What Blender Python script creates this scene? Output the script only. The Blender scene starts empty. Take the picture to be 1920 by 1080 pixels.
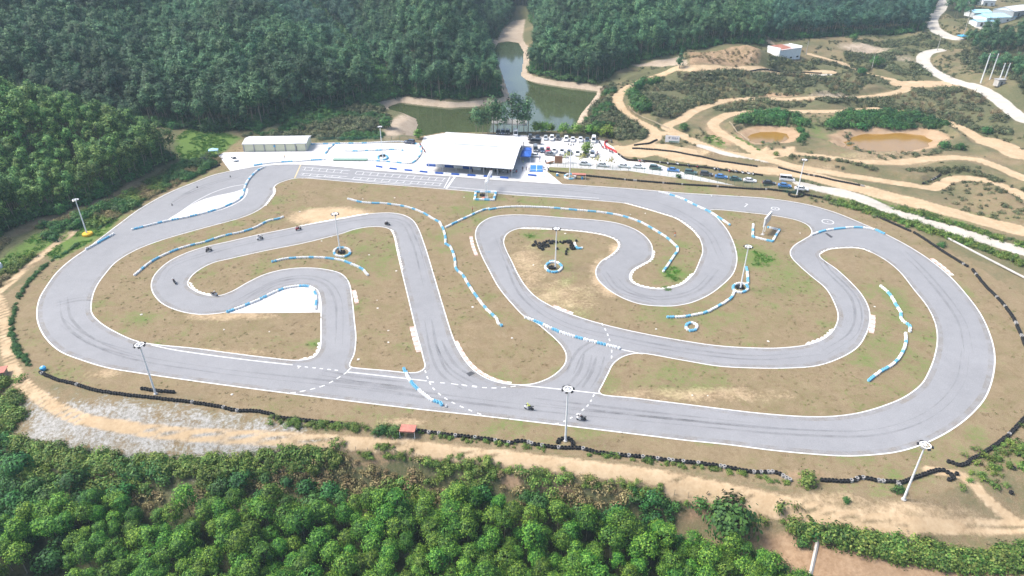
import bpy, bmesh, math, random
import numpy as np
from mathutils import Vector, Matrix
from mathutils.geometry import tessellate_polygon
R = math.radians
random.seed(7); rng = np.random.default_rng(7)
scene = bpy.context.scene
COL = scene.collection
# ------------------------------------------------------------------ camera
F, CX, CY, H, TH = 1280.0, 960.0, 540.0, 91.0, R(30)
cam_d = bpy.data.cameras.new('camera'); cam = bpy.data.objects.new('camera', cam_d); COL.objects.link(cam)
cam_d.sensor_width = 36; cam_d.lens = 24; cam_d.clip_end = 4000; cam_d.clip_start = 0.5
cam.location = (0, 0, H); cam.rotation_euler = (R(60), 0, 0); scene.camera = cam

def ray(u, v):
    a, b = (u-CX)/F, (v-CY)/F
    return (a, math.cos(TH)-b*math.sin(TH), -math.sin(TH)-b*math.cos(TH))
def G(u, v, z=0.0):                       # where the photo's pixel meets the level z
    d = ray(u, v); t = (z-H)/d[2]
    return Vector((d[0]*t, d[1]*t, z))
# ------------------------------------------------------------------ small geometry helpers
def pip(px, py, poly):
    poly = np.asarray(poly, float); inside = np.zeros(px.shape, bool)
    n = len(poly); j = n-1
    for i in range(n):
        xi, yi = poly[i]; xj, yj = poly[j]
        if yi != yj:
            c = ((yi > py) != (yj > py)) & (px < (xj-xi)*(py-yi)/(yj-yi)+xi)
            inside ^= c
        j = i
    return inside
def dist_poly(px, py, pts, closed=False):
    pts = np.asarray(pts, float); d = np.full(px.shape, 1e9)
    n = len(pts); m = n if closed else n-1
    for i in range(m):
        ax, ay = pts[i]; bx, by = pts[(i+1) % n]
        dx, dy = bx-ax, by-ay; L = dx*dx+dy*dy+1e-9
        t = np.clip(((px-ax)*dx+(py-ay)*dy)/L, 0, 1)
        d = np.minimum(d, np.hypot(px-ax-t*dx, py-ay-t*dy))
    return d
def sstep(a, b, x):
    t = np.clip((x-a)/(b-a), 0, 1); return t*t*(3-2*t)
def spline(pts, step=1.0, closed=False):
    P = [Vector(p[:2]) for p in pts]; n = len(P); out = []
    m = n if closed else n-1
    for i in range(m):
        p1, p2 = P[i], P[(i+1) % n]
        p0 = P[i-1] if (closed or i > 0) else p1*2-p2
        p3 = P[(i+2) % n] if (closed or i+2 < n) else p2*2-p1
        # centripetal Catmull-Rom
        t0 = 0; t1 = t0+max((p1-p0).length, 1e-4)**.5; t2 = t1+max((p2-p1).length, 1e-4)**.5; t3 = t2+max((p3-p2).length, 1e-4)**.5
        k = max(1, int((p2-p1).length/step))
        for s in range(k):
            t = t1+(t2-t1)*s/k
            A1 = p0*((t1-t)/(t1-t0))+p1*((t-t0)/(t1-t0)); A2 = p1*((t2-t)/(t2-t1))+p2*((t-t1)/(t2-t1)); A3 = p2*((t3-t)/(t3-t2))+p3*((t-t2)/(t3-t2))
            B1 = A1*((t2-t)/(t2-t0))+A2*((t-t0)/(t2-t0)); B2 = A2*((t3-t)/(t3-t1))+A3*((t-t1)/(t3-t1))
            out.append(B1*((t2-t)/(t2-t1))+B2*((t-t1)/(t2-t1)))
    if not closed: out.append(P[-1])
    return out
def resample(pts, d, closed=False):
    P = [Vector(p[:2]) for p in pts]
    if closed: P = P+[P[0]]
    out = [P[0].copy()]; acc = 0.0
    for a, b in zip(P, P[1:]):
        L = (b-a).length
        if L < 1e-6: continue
        s = d-acc
        while s <= L:
            out.append(a+(b-a)*(s/L)); s += d
        acc = L-(s-d)
    return out
def W(px): return [G(u, v).xy for u, v in px]
def uvn(p):                               # world point to photo pixel
    x, y, z = p[0], p[1], p[2]-H
    f = y*math.cos(TH)-z*math.sin(TH); up = y*math.sin(TH)+z*math.cos(TH)
    return CX+F*x/f, CY-F*up/f, f

class MB:
    def __init__(s): s.v = []; s.f = []
    def quad(s, a, b, c, d):
        n = len(s.v); s.v += [a, b, c, d]; s.f.append((n, n+1, n+2, n+3))
    def poly(s, pts):
        n = len(s.v); s.v += list(pts); s.f.append(tuple(range(n, n+len(pts))))
    def box(s, c, d, rz=0, M=None):
        n = len(s.v); hx, hy, hz = d[0]/2, d[1]/2, d[2]/2; cs, sn = math.cos(rz), math.sin(rz)
        for z in (-hz, hz):
            for x, y in ((-hx, -hy), (hx, -hy), (hx, hy), (-hx, hy)):
                p = Vector((c[0]+x*cs-y*sn, c[1]+x*sn+y*cs, c[2]+z))
                s.v.append(tuple(M @ p) if M else tuple(p))
        for q in ((0, 3, 2, 1), (4, 5, 6, 7), (0, 1, 5, 4), (1, 2, 6, 5), (2, 3, 7, 6), (3, 0, 4, 7)): s.f.append(tuple(n+i for i in q))
        return s
    def tube(s, a, b, r0, r1=None, n=8, caps=True):
        a, b = Vector(a), Vector(b); r1 = r0 if r1 is None else r1
        ax = (b-a).normalized(); t = Vector((0, 0, 1)) if abs(ax.z) < .9 else Vector((1, 0, 0))
        e1 = ax.cross(t).normalized(); e2 = ax.cross(e1); k = len(s.v)
        for p, r in ((a, r0), (b, r1)):
            for i in range(n):
                w = 2*math.pi*i/n; s.v.append(tuple(p+e1*(r*math.cos(w))+e2*(r*math.sin(w))))
        for i in range(n):
            j = (i+1) % n; s.f.append((k+i, k+j, k+n+j, k+n+i))
        if caps: s.f.append(tuple(k+n-1-i for i in range(n))); s.f.append(tuple(k+n+i for i in range(n)))
        return s
    def lathe(s, prof, n=16, M=None, closed=False):      # prof: (r, z) pairs
        k = len(s.v); m = len(prof)
        for i in range(n):
            w = 2*math.pi*i/n
            for r, z in prof:
                p = Vector((r*math.cos(w), r*math.sin(w), z)); s.v.append(tuple(M @ p) if M else tuple(p))
        for i in range(n):
            a, b = k+i*m, k+((i+1) % n)*m
            for j in range(m if closed else m-1):
                l = (j+1) % m; s.f.append((a+j, b+j, b+l, a+l))
        return s
    def extr(s, prof, secs):                            # side profile (y,z) swept over secs (x, scale_y, scale_z, z0)
        k = len(s.v); m = len(prof)
        for x, sy, sz, z0 in secs:
            for y, z in prof: s.v.append((x, y*sy, z0+(z-z0)*sz))
        for i in range(len(secs)-1):
            for j in range(m):
                l = (j+1) % m; a = k+i*m; b = a+m; s.f.append((a+j, a+l, b+l, b+j))
        s.f.append(tuple(k+j for j in range(m))[::-1]); s.f.append(tuple(k+(len(secs)-1)*m+j for j in range(m)))
        return s
    def mesh(s, name, mat, smooth=False):
        me = bpy.data.meshes.new(name); me.from_pydata(s.v, [], s.f); me.validate()
        if mat: me.materials.append(mat)
        bm = bmesh.new(); bm.from_mesh(me); bmesh.ops.recalc_face_normals(bm, faces=bm.faces); bm.to_mesh(me); bm.free()
        if smooth:
            me.polygons.foreach_set('use_smooth', [True]*len(me.polygons))
            try: me.set_sharp_from_angle(angle=R(40))
            except Exception: pass
        return me
def link(name, me, parent=None):
    o = bpy.data.objects.new(name, me); COL.objects.link(o)
    if parent: o.parent = parent
    return o
def tag(o, label=None, cat=None, group=None, kind=None):
    if label: o['label'] = label
    if cat: o['category'] = cat
    if group: o['group'] = group
    if kind: o['kind'] = kind
    return o
def thing(name, label, cat, loc=(0, 0, 0), rz=0, group=None):
    o = bpy.data.objects.new(name, None); COL.objects.link(o); o.empty_display_size = .3
    o.location = loc; o.rotation_euler = (0, 0, rz)
    return tag(o, label, cat, group)
def part(name, mb, mat, parent, smooth=False):
    return link(name, mb.mesh(name, mat, smooth) if isinstance(mb, MB) else mb, parent)
KIDS = {}
def kids(o):
    return [c for c in bpy.data.objects if c.parent == o]
def snapshot(o):                                        # (object, [children snapshots])
    return (o, [snapshot(c) for c in kids(o)])
def copy_tree(sn, parent=None):
    o, ch = sn; c = o.copy(); COL.objects.link(c)
    if parent: c.parent = parent
    for k in ch: copy_tree(k, c)
    return c
def heading(u, v, du, dv):
    d = G(u+du, v+dv)-G(u, v); return math.atan2(-d.x, d.y)
# ------------------------------------------------------------------ materials
def newmat(name):
    m = bpy.data.materials.new(name); m.use_nodes = True; nt = m.node_tree
    return m, nt, nt.nodes['Principled BSDF']
def N(nt, typ, **kw):
    n = nt.nodes.new(typ)
    for k, v in kw.items():
        if k in n.inputs: n.inputs[k].default_value = v
        else: setattr(n, k, v)
    return n
def noise(nt, scale, detail=4, rough=.6, coord=None, dist=0):
    n = N(nt, 'ShaderNodeTexNoise'); n.inputs['Scale'].default_value = scale; n.inputs['Detail'].default_value = detail
    n.inputs['Roughness'].default_value = rough; n.inputs['Distortion'].default_value = dist
    if coord is not None: nt.links.new(coord, n.inputs['Vector'])
    return n.outputs['Fac']
def ramp(nt, fac, stops):
    r = nt.nodes.new('ShaderNodeValToRGB'); e = r.color_ramp.elements
    while len(e) < len(stops): e.new(.5)
    for el, (p, c) in zip(e, stops):
        el.position = p; el.color = (*c, 1) if len(c) == 3 else c
    nt.links.new(fac, r.inputs['Fac']); return r.outputs['Color']
def mix(nt, fac, a, b, mode='MIX'):
    m = nt.nodes.new('ShaderNodeMix'); m.data_type = 'RGBA'; m.blend_type = mode
    for s, k in ((fac, 0), (a, 6), (b, 7)):
        if hasattr(s, 'default_value') or hasattr(s, 'is_linked'): nt.links.new(s, m.inputs[k])
        elif k == 0: m.inputs[0].default_value = s
        else: m.inputs[k].default_value = (*s, 1)
    return m.outputs[2]
def mth(nt, op, a, b=None, c=None, clamp=False):
    m = nt.nodes.new('ShaderNodeMath'); m.operation = op; m.use_clamp = clamp
    for i, s in enumerate((a, b, c)):
        if s is None: continue
        if hasattr(s, 'is_linked'): nt.links.new(s, m.inputs[i])
        else: m.inputs[i].default_value = s
    return m.outputs[0]
def bump(nt, bs, h, strength=.3, dist=.05):
    b = nt.nodes.new('ShaderNodeBump'); b.inputs['Strength'].default_value = strength; b.inputs['Distance'].default_value = dist
    nt.links.new(h, b.inputs['Height']); nt.links.new(b.outputs[0], bs.inputs['Normal'])
def simple(name, c, rough=.6, metal=0, var=.12, scale=2.0, coat=0, spec=.5):
    m, nt, bs = newmat(name)
    tc = nt.nodes.new('ShaderNodeTexCoord').outputs['Object']
    f = noise(nt, scale, 4, .6, tc)
    lo = tuple(x*(1-var) for x in c); hi = tuple(min(1, x*(1+var)) for x in c)
    nt.links.new(ramp(nt, f, [(.3, lo), (.7, hi)]), bs.inputs['Base Color'])
    bs.inputs['Roughness'].default_value = rough; bs.inputs['Metallic'].default_value = metal
    bs.inputs['Specular IOR Level'].default_value = spec
    if coat: bs.inputs['Coat Weight'].default_value = coat; bs.inputs['Coat Roughness'].default_value = .08
    return m
def leafmat(name, dark, mid, light, var=.35, top=None, trans=.0):
    m, nt, bs = newmat(name)
    geo = nt.nodes.new('ShaderNodeNewGeometry'); oi = nt.nodes.new('ShaderNodeObjectInfo')
    c = ramp(nt, geo.outputs['Random Per Island'], [(0, dark), (.5, mid), (1, light)])
    at = nt.nodes.new('ShaderNodeAttribute'); at.attribute_type = 'INSTANCER'; at.attribute_name = 'tone'
    hsv = nt.nodes.new('ShaderNodeHueSaturation')
    nt.links.new(mth(nt, 'MULTIPLY_ADD', oi.outputs['Random'], .05, .475), hsv.inputs['Hue'])
    r2 = mth(nt, 'FRACT', mth(nt, 'MULTIPLY', oi.outputs['Random'], 17.3))
    nt.links.new(mth(nt, 'ADD', mth(nt, 'MULTIPLY_ADD', r2, var*2, 1-var), at.outputs['Fac']), hsv.inputs['Value'])
    hsv.inputs['Saturation'].default_value = 1.0
    nt.links.new(c, hsv.inputs['Color']); nt.links.new(hsv.outputs[0], bs.inputs['Base Color'])
    bs.inputs['Roughness'].default_value = .65; bs.inputs['Specular IOR Level'].default_value = .25
    return m
M = {}
M['hill_leaf'] = leafmat('hill_leaf', (.010, .050, .022), (.036, .108, .042), (.112, .208, .084), .34)
M['left_sunlit_leaf'] = leafmat('left_sunlit_leaf', (.014, .058, .014), (.050, .125, .026), (.165, .260, .060), .30)  # brighter, yellower hill leaf: sunlight on the left hill put into the colour
M['far_haze_leaf'] = leafmat('far_haze_leaf', (.008, .044, .028), (.025, .088, .050), (.070, .158, .088), .30)  # hill leaf shifted to blue: distance haze painted into the foliage
M['near_leaf'] = leafmat('near_leaf', (.013, .058, .008), (.050, .148, .014), (.170, .300, .034), .36)
M['broad_leaf'] = leafmat('broad_leaf', (.010, .046, .012), (.028, .100, .020), (.070, .170, .034), .32)
M['bright_leaf'] = leafmat('bright_leaf', (.05, .12, .015), (.10, .20, .022), (.18, .30, .04), .2)
M['yellow_leaf'] = leafmat('yellow_leaf', (.14, .18, .02), (.26, .27, .04), (.38, .34, .07), .2)
M['scrub_leaf'] = leafmat('scrub_leaf', (.030, .054, .022), (.075, .100, .040), (.175, .165, .088), .42)
M['verge_leaf'] = leafmat('verge_leaf', (.030, .078, .012), (.082, .145, .022), (.175, .22, .05), .38)
M['dry_leaf'] = leafmat('dry_leaf', (.13, .10, .05), (.24, .19, .10), (.36, .30, .18), .3)
M['dead_leaf'] = leafmat('dead_leaf', (.085, .068, .028), (.165, .135, .058), (.28, .235, .11), .3)
M['lawn_leaf'] = leafmat('lawn_leaf', (.07, .18, .025), (.10, .25, .035), (.15, .31, .06), .2)
M['bark'] = simple('bark', (.20, .17, .13), .9, var=.35, scale=3)
M['white_paint'] = simple('white_paint', (.78, .79, .80), .45, var=.05)
M['tyre_white'] = simple('tyre_white', (.74, .75, .75), .7, var=.10, scale=5)
M['tyre_blue'] = simple('tyre_blue', (.16, .46, .66), .65, var=.25, scale=5)
M['tyre_black'] = simple('tyre_black', (.012, .012, .013), .85, var=.3, scale=5)
M['black'] = simple('black', (.012, .012, .014), .5)
M['dark_grey'] = simple('dark_grey', (.05, .05, .055), .6)
M['steel'] = simple('steel', (.55, .57, .60), .45, metal=.4)
M['blue_paint'] = simple('blue_paint', (.02, .10, .42), .5, var=.15)
M['sky_blue'] = simple('sky_blue', (.05, .33, .62), .5, var=.15)
M['mat_blue'] = simple('mat_blue', (.03, .17, .48), .5, var=.15)
M['red_paint'] = simple('red_paint', (.45, .03, .03), .55, var=.2)
M['pink_kerb'] = simple('pink_kerb', (.54, .35, .30), .8, var=.3, scale=1.2)
M['kerb_white'] = simple('kerb_white', (.66, .63, .58), .8, var=.15, scale=1.2)
M['orange'] = simple('orange', (.65, .16, .02), .6)
M['yellow'] = simple('yellow', (.72, .40, .015), .55)
M['hivis'] = simple('hivis', (.65, .75, .10), .6)
M['cloth_dark'] = simple('cloth_dark', (.03, .03, .04), .8)
M['cloth_pale'] = simple('cloth_pale', (.5, .5, .52), .8)
M['cloth_blue'] = simple('cloth_blue', (.04, .08, .22), .8)
M['skin'] = simple('skin', (.45, .27, .19), .55, var=.06)
M['hair'] = simple('hair', (.015, .012, .010), .6)
M['glass_dark'] = simple('glass_dark', (.015, .02, .025), .08, var=.05)
M['brick_brown'] = simple('brick_brown', (.30, .14, .07), .8)
M['terra'] = simple('terra', (.42, .16, .12), .8, var=.25)
M['rust'] = simple('rust', (.30, .12, .08), .8, var=.5, scale=.8)
M['cream'] = simple('cream', (.62, .62, .45), .6, var=.05)
M['wall_white'] = simple('wall_white', (.72, .74, .74), .7, var=.10, scale=.6)
M['grey_wall'] = simple('grey_wall', (.32, .32, .32), .8)
M['net_grey'] = simple('net_grey', (.22, .22, .21), .9, var=.2)
M['green_net'] = simple('green_net', (.03, .15, .10), .7, var=.2)
M['green_mat'] = simple('green_mat', (.16, .27, .22), .8)
M['concrete'] = simple('concrete', (.42, .40, .37), .85, var=.15, scale=.5)
M['timber'] = simple('timber', (.33, .27, .19), .85, var=.25)
M['lamp_black'] = simple('lamp_black', (.02, .02, .022), .35)
M['headlamp'] = simple('headlamp', (.75, .77, .78), .15)
M['roof_blue'] = simple('roof_blue', (.35, .58, .70), .6, var=.15, scale=.4)

def roofmat():
    m, nt, bs = newmat('roof_white'); tc = nt.nodes.new('ShaderNodeTexCoord').outputs['Object']
    f = noise(nt, .25, 5, .6, tc); nt.links.new(ramp(nt, f, [(.3, (.56, .57, .585)), (.7, (.68, .685, .69))]), bs.inputs['Base Color'])
    w = N(nt, 'ShaderNodeTexWave'); w.inputs['Scale'].default_value = 1.2; nt.links.new(tc, w.inputs['Vector'])
    bump(nt, bs, w.outputs['Fac'], .5, .08); bs.inputs['Roughness'].default_value = .5; return m
M['roof_white'] = roofmat()

def asphalt():
    m, nt, bs = newmat('asphalt'); tc = nt.nodes.new('ShaderNodeTexCoord').outputs['Object']
    big = noise(nt, .045, 5, .62, tc, .6); mid = noise(nt, .35, 5, .65, tc); fine = noise(nt, 5, 3, .7, tc)
    c = ramp(nt, big, [(.28, (.188, .190, .199)), (.5, (.230, .233, .243)), (.72, (.275, .278, .289))])
    c = mix(nt, .35, c, ramp(nt, mid, [(.3, (.185, .186, .195)), (.7, (.285, .288, .299))]))
    c = mix(nt, .30, c, ramp(nt, fine, [(.35, (.145, .146, .153)), (.65, (.31, .313, .325))]))
    nt.links.new(c, bs.inputs['Base Color']); bs.inputs['Roughness'].default_value = .82; bs.inputs['Specular IOR Level'].default_value = .3
    bump(nt, bs, fine, .2, .02); return m
M['asphalt'] = asphalt()
def concrete_pad():
    m, nt, bs = newmat('pale_concrete'); tc = nt.nodes.new('ShaderNodeTexCoord').outputs['Object']
    a = noise(nt, .09, 6, .65, tc, .5); b = noise(nt, 1.3, 4, .6, tc)
    c = ramp(nt, a, [(.3, (.44, .42, .41)), (.55, (.56, .55, .545)), (.75, (.64, .635, .63))])
    c = mix(nt, .25, c, ramp(nt, b, [(.3, (.42, .40, .38)), (.7, (.74, .73, .72))]))
    bk = N(nt, 'ShaderNodeTexBrick'); nt.links.new(tc, bk.inputs['Vector']); bk.offset = 0; bk.inputs['Scale'].default_value = .2; bk.inputs['Mortar Size'].default_value = .012; bk.inputs['Brick Width'].default_value = 1; bk.inputs['Row Height'].default_value = 1
    c = mix(nt, mth(nt, 'MULTIPLY', bk.outputs['Fac'], .5), c, (.22, .21, .20))
    st = noise(nt, .55, 6, .75, tc, .8); c = mix(nt, mth(nt, 'MULTIPLY', mth(nt, 'SUBTRACT', st, .56), 3.0, clamp=True), c, (.33, .31, .29))
    nt.links.new(c, bs.inputs['Base Color']); bs.inputs['Roughness'].default_value = .8; return m
M['pad'] = concrete_pad()
def wornpaint():
    m, nt, bs = newmat('road_paint'); tc = nt.nodes.new('ShaderNodeTexCoord').outputs['Object']
    a = noise(nt, .5, 5, .7, tc)
    nt.links.new(ramp(nt, a, [(.28, (.45, .45, .44)), (.45, (.62, .62, .615)), (.7, (.72, .72, .715))]), bs.inputs['Base Color'])
    bs.inputs['Roughness'].default_value = .7; return m
M['road_paint'] = wornpaint()
M['road_yellow'] = simple('road_yellow', (.55, .42, .22), .7, var=.2)
def rubber():
    m, nt, bs = newmat('rubber_mark'); tc = nt.nodes.new('ShaderNodeTexCoord').outputs['Object']
    a = noise(nt, .25, 5, .7, tc); bs.inputs['Base Color'].default_value = (.055, .055, .06, 1); bs.inputs['Roughness'].default_value = .8
    f = mth(nt, 'MULTIPLY', mth(nt, 'SUBTRACT', a, .30), .55, clamp=True)
    nt.links.new(f, bs.inputs['Alpha']); return m
M['rubber'] = rubber()
def dustmat():
    m, nt, bs = newmat('road_dust'); tc = nt.nodes.new('ShaderNodeTexCoord').outputs['Object']
    a = noise(nt, .3, 6, .7, tc); b = noise(nt, 3, 4, .7, tc); bs.inputs['Base Color'].default_value = (.30, .235, .15, 1); bs.inputs['Roughness'].default_value = .9
    nt.links.new(mth(nt, 'MULTIPLY', mth(nt, 'MULTIPLY', mth(nt, 'SUBTRACT', a, .40), 3, clamp=True), mth(nt, 'MULTIPLY', b, .7)), bs.inputs['Alpha']); return m
M['dust'] = dustmat()

def groundmat():
    m, nt, bs = newmat('ground_cover'); tc = nt.nodes.new('ShaderNodeTexCoord').outputs['Object']
    def att(n):
        a = nt.nodes.new('ShaderNodeAttribute'); a.attribute_name = n; s = nt.nodes.new('ShaderNodeSeparateColor')
        nt.links.new(a.outputs['Color'], s.inputs[0]); return s.outputs[0], s.outputs[1], s.outputs[2]
    dirt, green, mud = att('zone_a'); gravel, floor, red = att('zone_b'); road, ochre, scrub = att('zone_c')
    n1 = noise(nt, .035, 6, .65, tc, .4); n2 = noise(nt, .22, 6, .68, tc, .3); n3 = noise(nt, 1.4, 5, .7, tc); n4 = noise(nt, 6, 3, .7, tc)
    n5 = noise(nt, .12, 6, .7, tc, 1.0)
    dry = ramp(nt, n2, [(.25, (.125, .094, .050)), (.45, (.200, .150, .088)), (.62, (.260, .200, .120)), (.8, (.36, .284, .18))])
    dry = mix(nt, .45, dry, ramp(nt, n3, [(.28, (.105, .076, .042)), (.5, (.22, .165, .10)), (.72, (.33, .265, .175))]))
    dry = mix(nt, .42, dry, ramp(nt, n4, [(.32, (.07, .052, .028)), (.5, (.20, .155, .095)), (.68, (.38, .305, .20))]))
    n6 = noise(nt, .55, 5, .75, tc, .6); dry = mix(nt, mth(nt, 'MULTIPLY', mth(nt, 'SUBTRACT', n6, .52), 3.2, clamp=True), dry, (.125, .085, .042)); dry = mix(nt, mth(nt, 'MULTIPLY', mth(nt, 'SUBTRACT', .42, n6), 2.6, clamp=True), dry, (.30, .245, .16))
    # olive sprigs where the grass is still alive
    ol = mth(nt, 'MULTIPLY', mth(nt, 'MULTIPLY', mth(nt, 'SUBTRACT', n5, .455), 5.0, clamp=True), mth(nt, 'MULTIPLY', mth(nt, 'SUBTRACT', n3, .42), 4.0, clamp=True))
    dry = mix(nt, mth(nt, 'MULTIPLY', ol, .75), dry, (.105, .125, .035))
    sand = ramp(nt, n2, [(.25, (.33, .23, .13)), (.5, (.42, .31, .19)), (.75, (.50, .39, .26))])
    sand = mix(nt, .25, sand, ramp(nt, n3, [(.3, (.27, .18, .10)), (.7, (.58, .47, .33))]))
    gr = ramp(nt, n3, [(.25, (.055, .105, .020)), (.5, (.095, .175, .035)), (.75, (.15, .21, .06))])
    gr = mix(nt, .35, gr, ramp(nt, n4, [(.3, (.04, .08, .015)), (.7, (.19, .23, .08))]))
    md = ramp(nt, n2, [(.25, (.26, .20, .145)), (.5, (.36, .29, .22)), (.75, (.43, .36, .28))])
    md = mix(nt, .3, md, ramp(nt, n3, [(.3, (.20, .155, .11)), (.7, (.48, .40, .31))]))
    gv = ramp(nt, n3, [(.25, (.09, .085, .06)), (.42, (.21, .197, .172)), (.58, (.36, .345, .32)), (.8, (.50, .48, .455))])
    gv = mix(nt, .4, gv, ramp(nt, n4, [(.3, (.10, .10, .08)), (.7, (.46, .46, .45))]))
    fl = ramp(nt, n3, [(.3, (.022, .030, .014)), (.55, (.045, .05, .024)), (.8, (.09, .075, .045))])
    rd = ramp(nt, n2, [(.25, (.17, .105, .06)), (.5, (.25, .165, .10)), (.75, (.33, .235, .15))])
    rd = mix(nt, .35, rd, ramp(nt, n3, [(.3, (.15, .09, .05)), (.7, (.44, .32, .21))]))
    rc = ramp(nt, n2, [(.25, (.36, .33, .28)), (.55, (.45, .42, .37)), (.75, (.52, .49, .44))])
    oc = ramp(nt, n2, [(.3, (.29, .19, .11)), (.7, (.40, .29, .19))])
    sc = ramp(nt, n3, [(.25, (.042, .058, .026)), (.45, (.085, .095, .045)), (.6, (.135, .125, .070)), (.8, (.20, .175, .11))])
    sc = mix(nt, .35, sc, ramp(nt, n4, [(.3, (.035, .05, .02)), (.7, (.20, .18, .10))]))
    jit = mth(nt, 'SUBTRACT', mth(nt, 'MULTIPLY_ADD', n3, .55, mth(nt, 'MULTIPLY', n2, .55)), .55)
    def m_(f, k=1.0, w=3.0): return mth(nt, 'MULTIPLY_ADD', mth(nt, 'SUBTRACT', mth(nt, 'MULTIPLY_ADD', jit, 1.5*k, f), .5), w, .5, clamp=True)
    c = dry
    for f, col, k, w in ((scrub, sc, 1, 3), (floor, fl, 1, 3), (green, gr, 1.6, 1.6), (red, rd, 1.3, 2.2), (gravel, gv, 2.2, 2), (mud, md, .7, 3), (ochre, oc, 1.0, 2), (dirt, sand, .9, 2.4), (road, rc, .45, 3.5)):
        g = mth(nt, 'MULTIPLY', m_(f, k, w), mth(nt, 'GREATER_THAN', f, .02))
        c = mix(nt, g, c, col)
    nt.links.new(c, bs.inputs['Base Color']); bs.inputs['Roughness'].default_value = .95; bs.inputs['Specular IOR Level'].default_value = .1
    bump(nt, bs, n3, .5, .12); return m
M['ground'] = groundmat()
def watermat(name, c, rough=.04, sc=.8, st=.05):
    m, nt, bs = newmat(name); tc = nt.nodes.new('ShaderNodeTexCoord').outputs['Object']
    f = noise(nt, .03, 4, .6, tc); nt.links.new(ramp(nt, f, [(.3, tuple(x*.85 for x in c)), (.7, tuple(x*1.15 for x in c))]), bs.inputs['Base Color'])
    bs.inputs['Roughness'].default_value = rough; bs.inputs['IOR'].default_value = 1.7
    bump(nt, bs, noise(nt, sc, 3, .5, tc), st, .03); return m
M['lake'] = watermat('lake_water', (.056, .072, .030), .05)
M['pond'] = watermat('ochre_pond_water', (.28, .155, .032), .12)
# ------------------------------------------------------------------ terrain heights: photo pixels at a level, or world points
PLAT = [(-40, 610), (30, 690), (85, 712), (300, 752), (520, 790), (780, 815), (1050, 850), (1300, 880), (1480, 915), (1700, 940), (1810, 905), (1960, 860), (2100, 700),
        (2020, 600), (1900, 545), (1830, 500), (1720, 442), (1560, 385), (1440, 365), (1300, 330), (1195, 297), (1152, 262), (985, 249), (830, 247), (790, 255), (450, 262), (412, 292), (300, 352), (180, 430), (60, 520), (0, 560)]
PLATW = W(PLAT)
LAKE = [(728, 200), (750, 192), (790, 197), (840, 202), (890, 200), (930, 195), (958, 188), (948, 160), (938, 130), (927, 107), (925, 95), (934, 80), (952, 77), (972, 80), (982, 97), (980, 125), (977, 142), (987, 150), (1007, 155), (1057, 163),
        (1120, 171), (1118, 178), (1107, 193), (1090, 213), (1077, 240), (1060, 250), (1000, 252), (900, 254), (800, 262), (775, 259), (783, 233), (780, 223), (757, 213), (730, 207)]
WL = -4.0
LAKEW = [tuple(G(u, v, WL).xy) for u, v in LAKE]
INLET = [tuple(G(u, v, WL).xy) for u, v in [(932, 97), (930, 88), (940, 60), (962, 42), (985, 40), (980, 70), (984, 95)]]
def ell(cx, cy, rx, ry, n=28, ph=0): return [(cx+rx*math.cos(2*math.pi*i/n)*(1+.06*math.sin(3*i+ph)), cy+ry*math.sin(2*math.pi*i/n)*(1+.06*math.cos(2*i+ph))) for i in range(n)]
POND1 = [tuple(G(u, v, 0).xy) for u, v in ell(1443, 255, 62, 19)]
POND2 = [tuple(G(u, v, 0).xy) for u, v in ell(1665, 263, 112, 26, ph=1)]
CP = []   # (x, y, z)
def cp(u, v, z): p = G(u, v, z); CP.append((p.x, p.y, z))
def cw(x, y, z): CP.append((x, y, z))
# lower service road and the bank falling to the plantation
for u, v, z in [(-40, 560, -.5), (8, 600, -1), (40, 715, -1.2), (150, 785, -1.6), (320, 812, -2), (560, 825, -2), (760, 838, -2), (950, 858, -2), (1160, 885, -2.2), (1380, 925, -2.4), (1580, 970, -2.6), (1800, 988, -2.6), (1950, 985, -2.4),
                (100, 830, -3.5), (300, 862, -3.5), (560, 850, -3.2), (760, 862, -3.3), (950, 888, -3.4), (1160, 915, -3.5), (1380, 955, -3.4), (1540, 1000, -3.2), (1800, 1040, -3.2), (1960, 1040, -3),
                (100, 930, -8), (300, 950, -9), (560, 950, -9), (760, 955, -9), (950, 970, -9), (1160, 990, -9), (1350, 1020, -8), (1480, 1060, -6), (1540, 1090, -4.5), (1800, 1080, -4)]: cp(u, v, z)
for x in range(-150, 60, 35): cw(x, 60, -13); cw(x, 35, -17)
cw(75, 60, -7); cw(110, 55, -5); cw(150, 60, -4); cw(-110, 95, -7); cw(-160, 110, -6); cw(-200, 140, -2)
# left hill
for u, v, z in [(-60, 500, 0), (0, 455, 1.5), (60, 430, 1.5), (120, 412, 1.5), (200, 380, 1), (260, 345, 1), (330, 308, 1), (345, 280, 1.5), (420, 268, .5), (330, 250, 3), (390, 235, 2.5), (370, 260, 1.5)]: cp(u, v, z)
for x, y, z in [(-187, 252, 25), (-168, 251, 18), (-147, 244, 10), (-205, 240, 29), (-240, 250, 36), (-260, 200, 24), (-215, 205, 12), (-180, 222, 10), (-200, 285, 9), (-170, 280, 5), (-260, 300, 26), (-300, 250, 42)]: cw(x, y, z)
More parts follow.
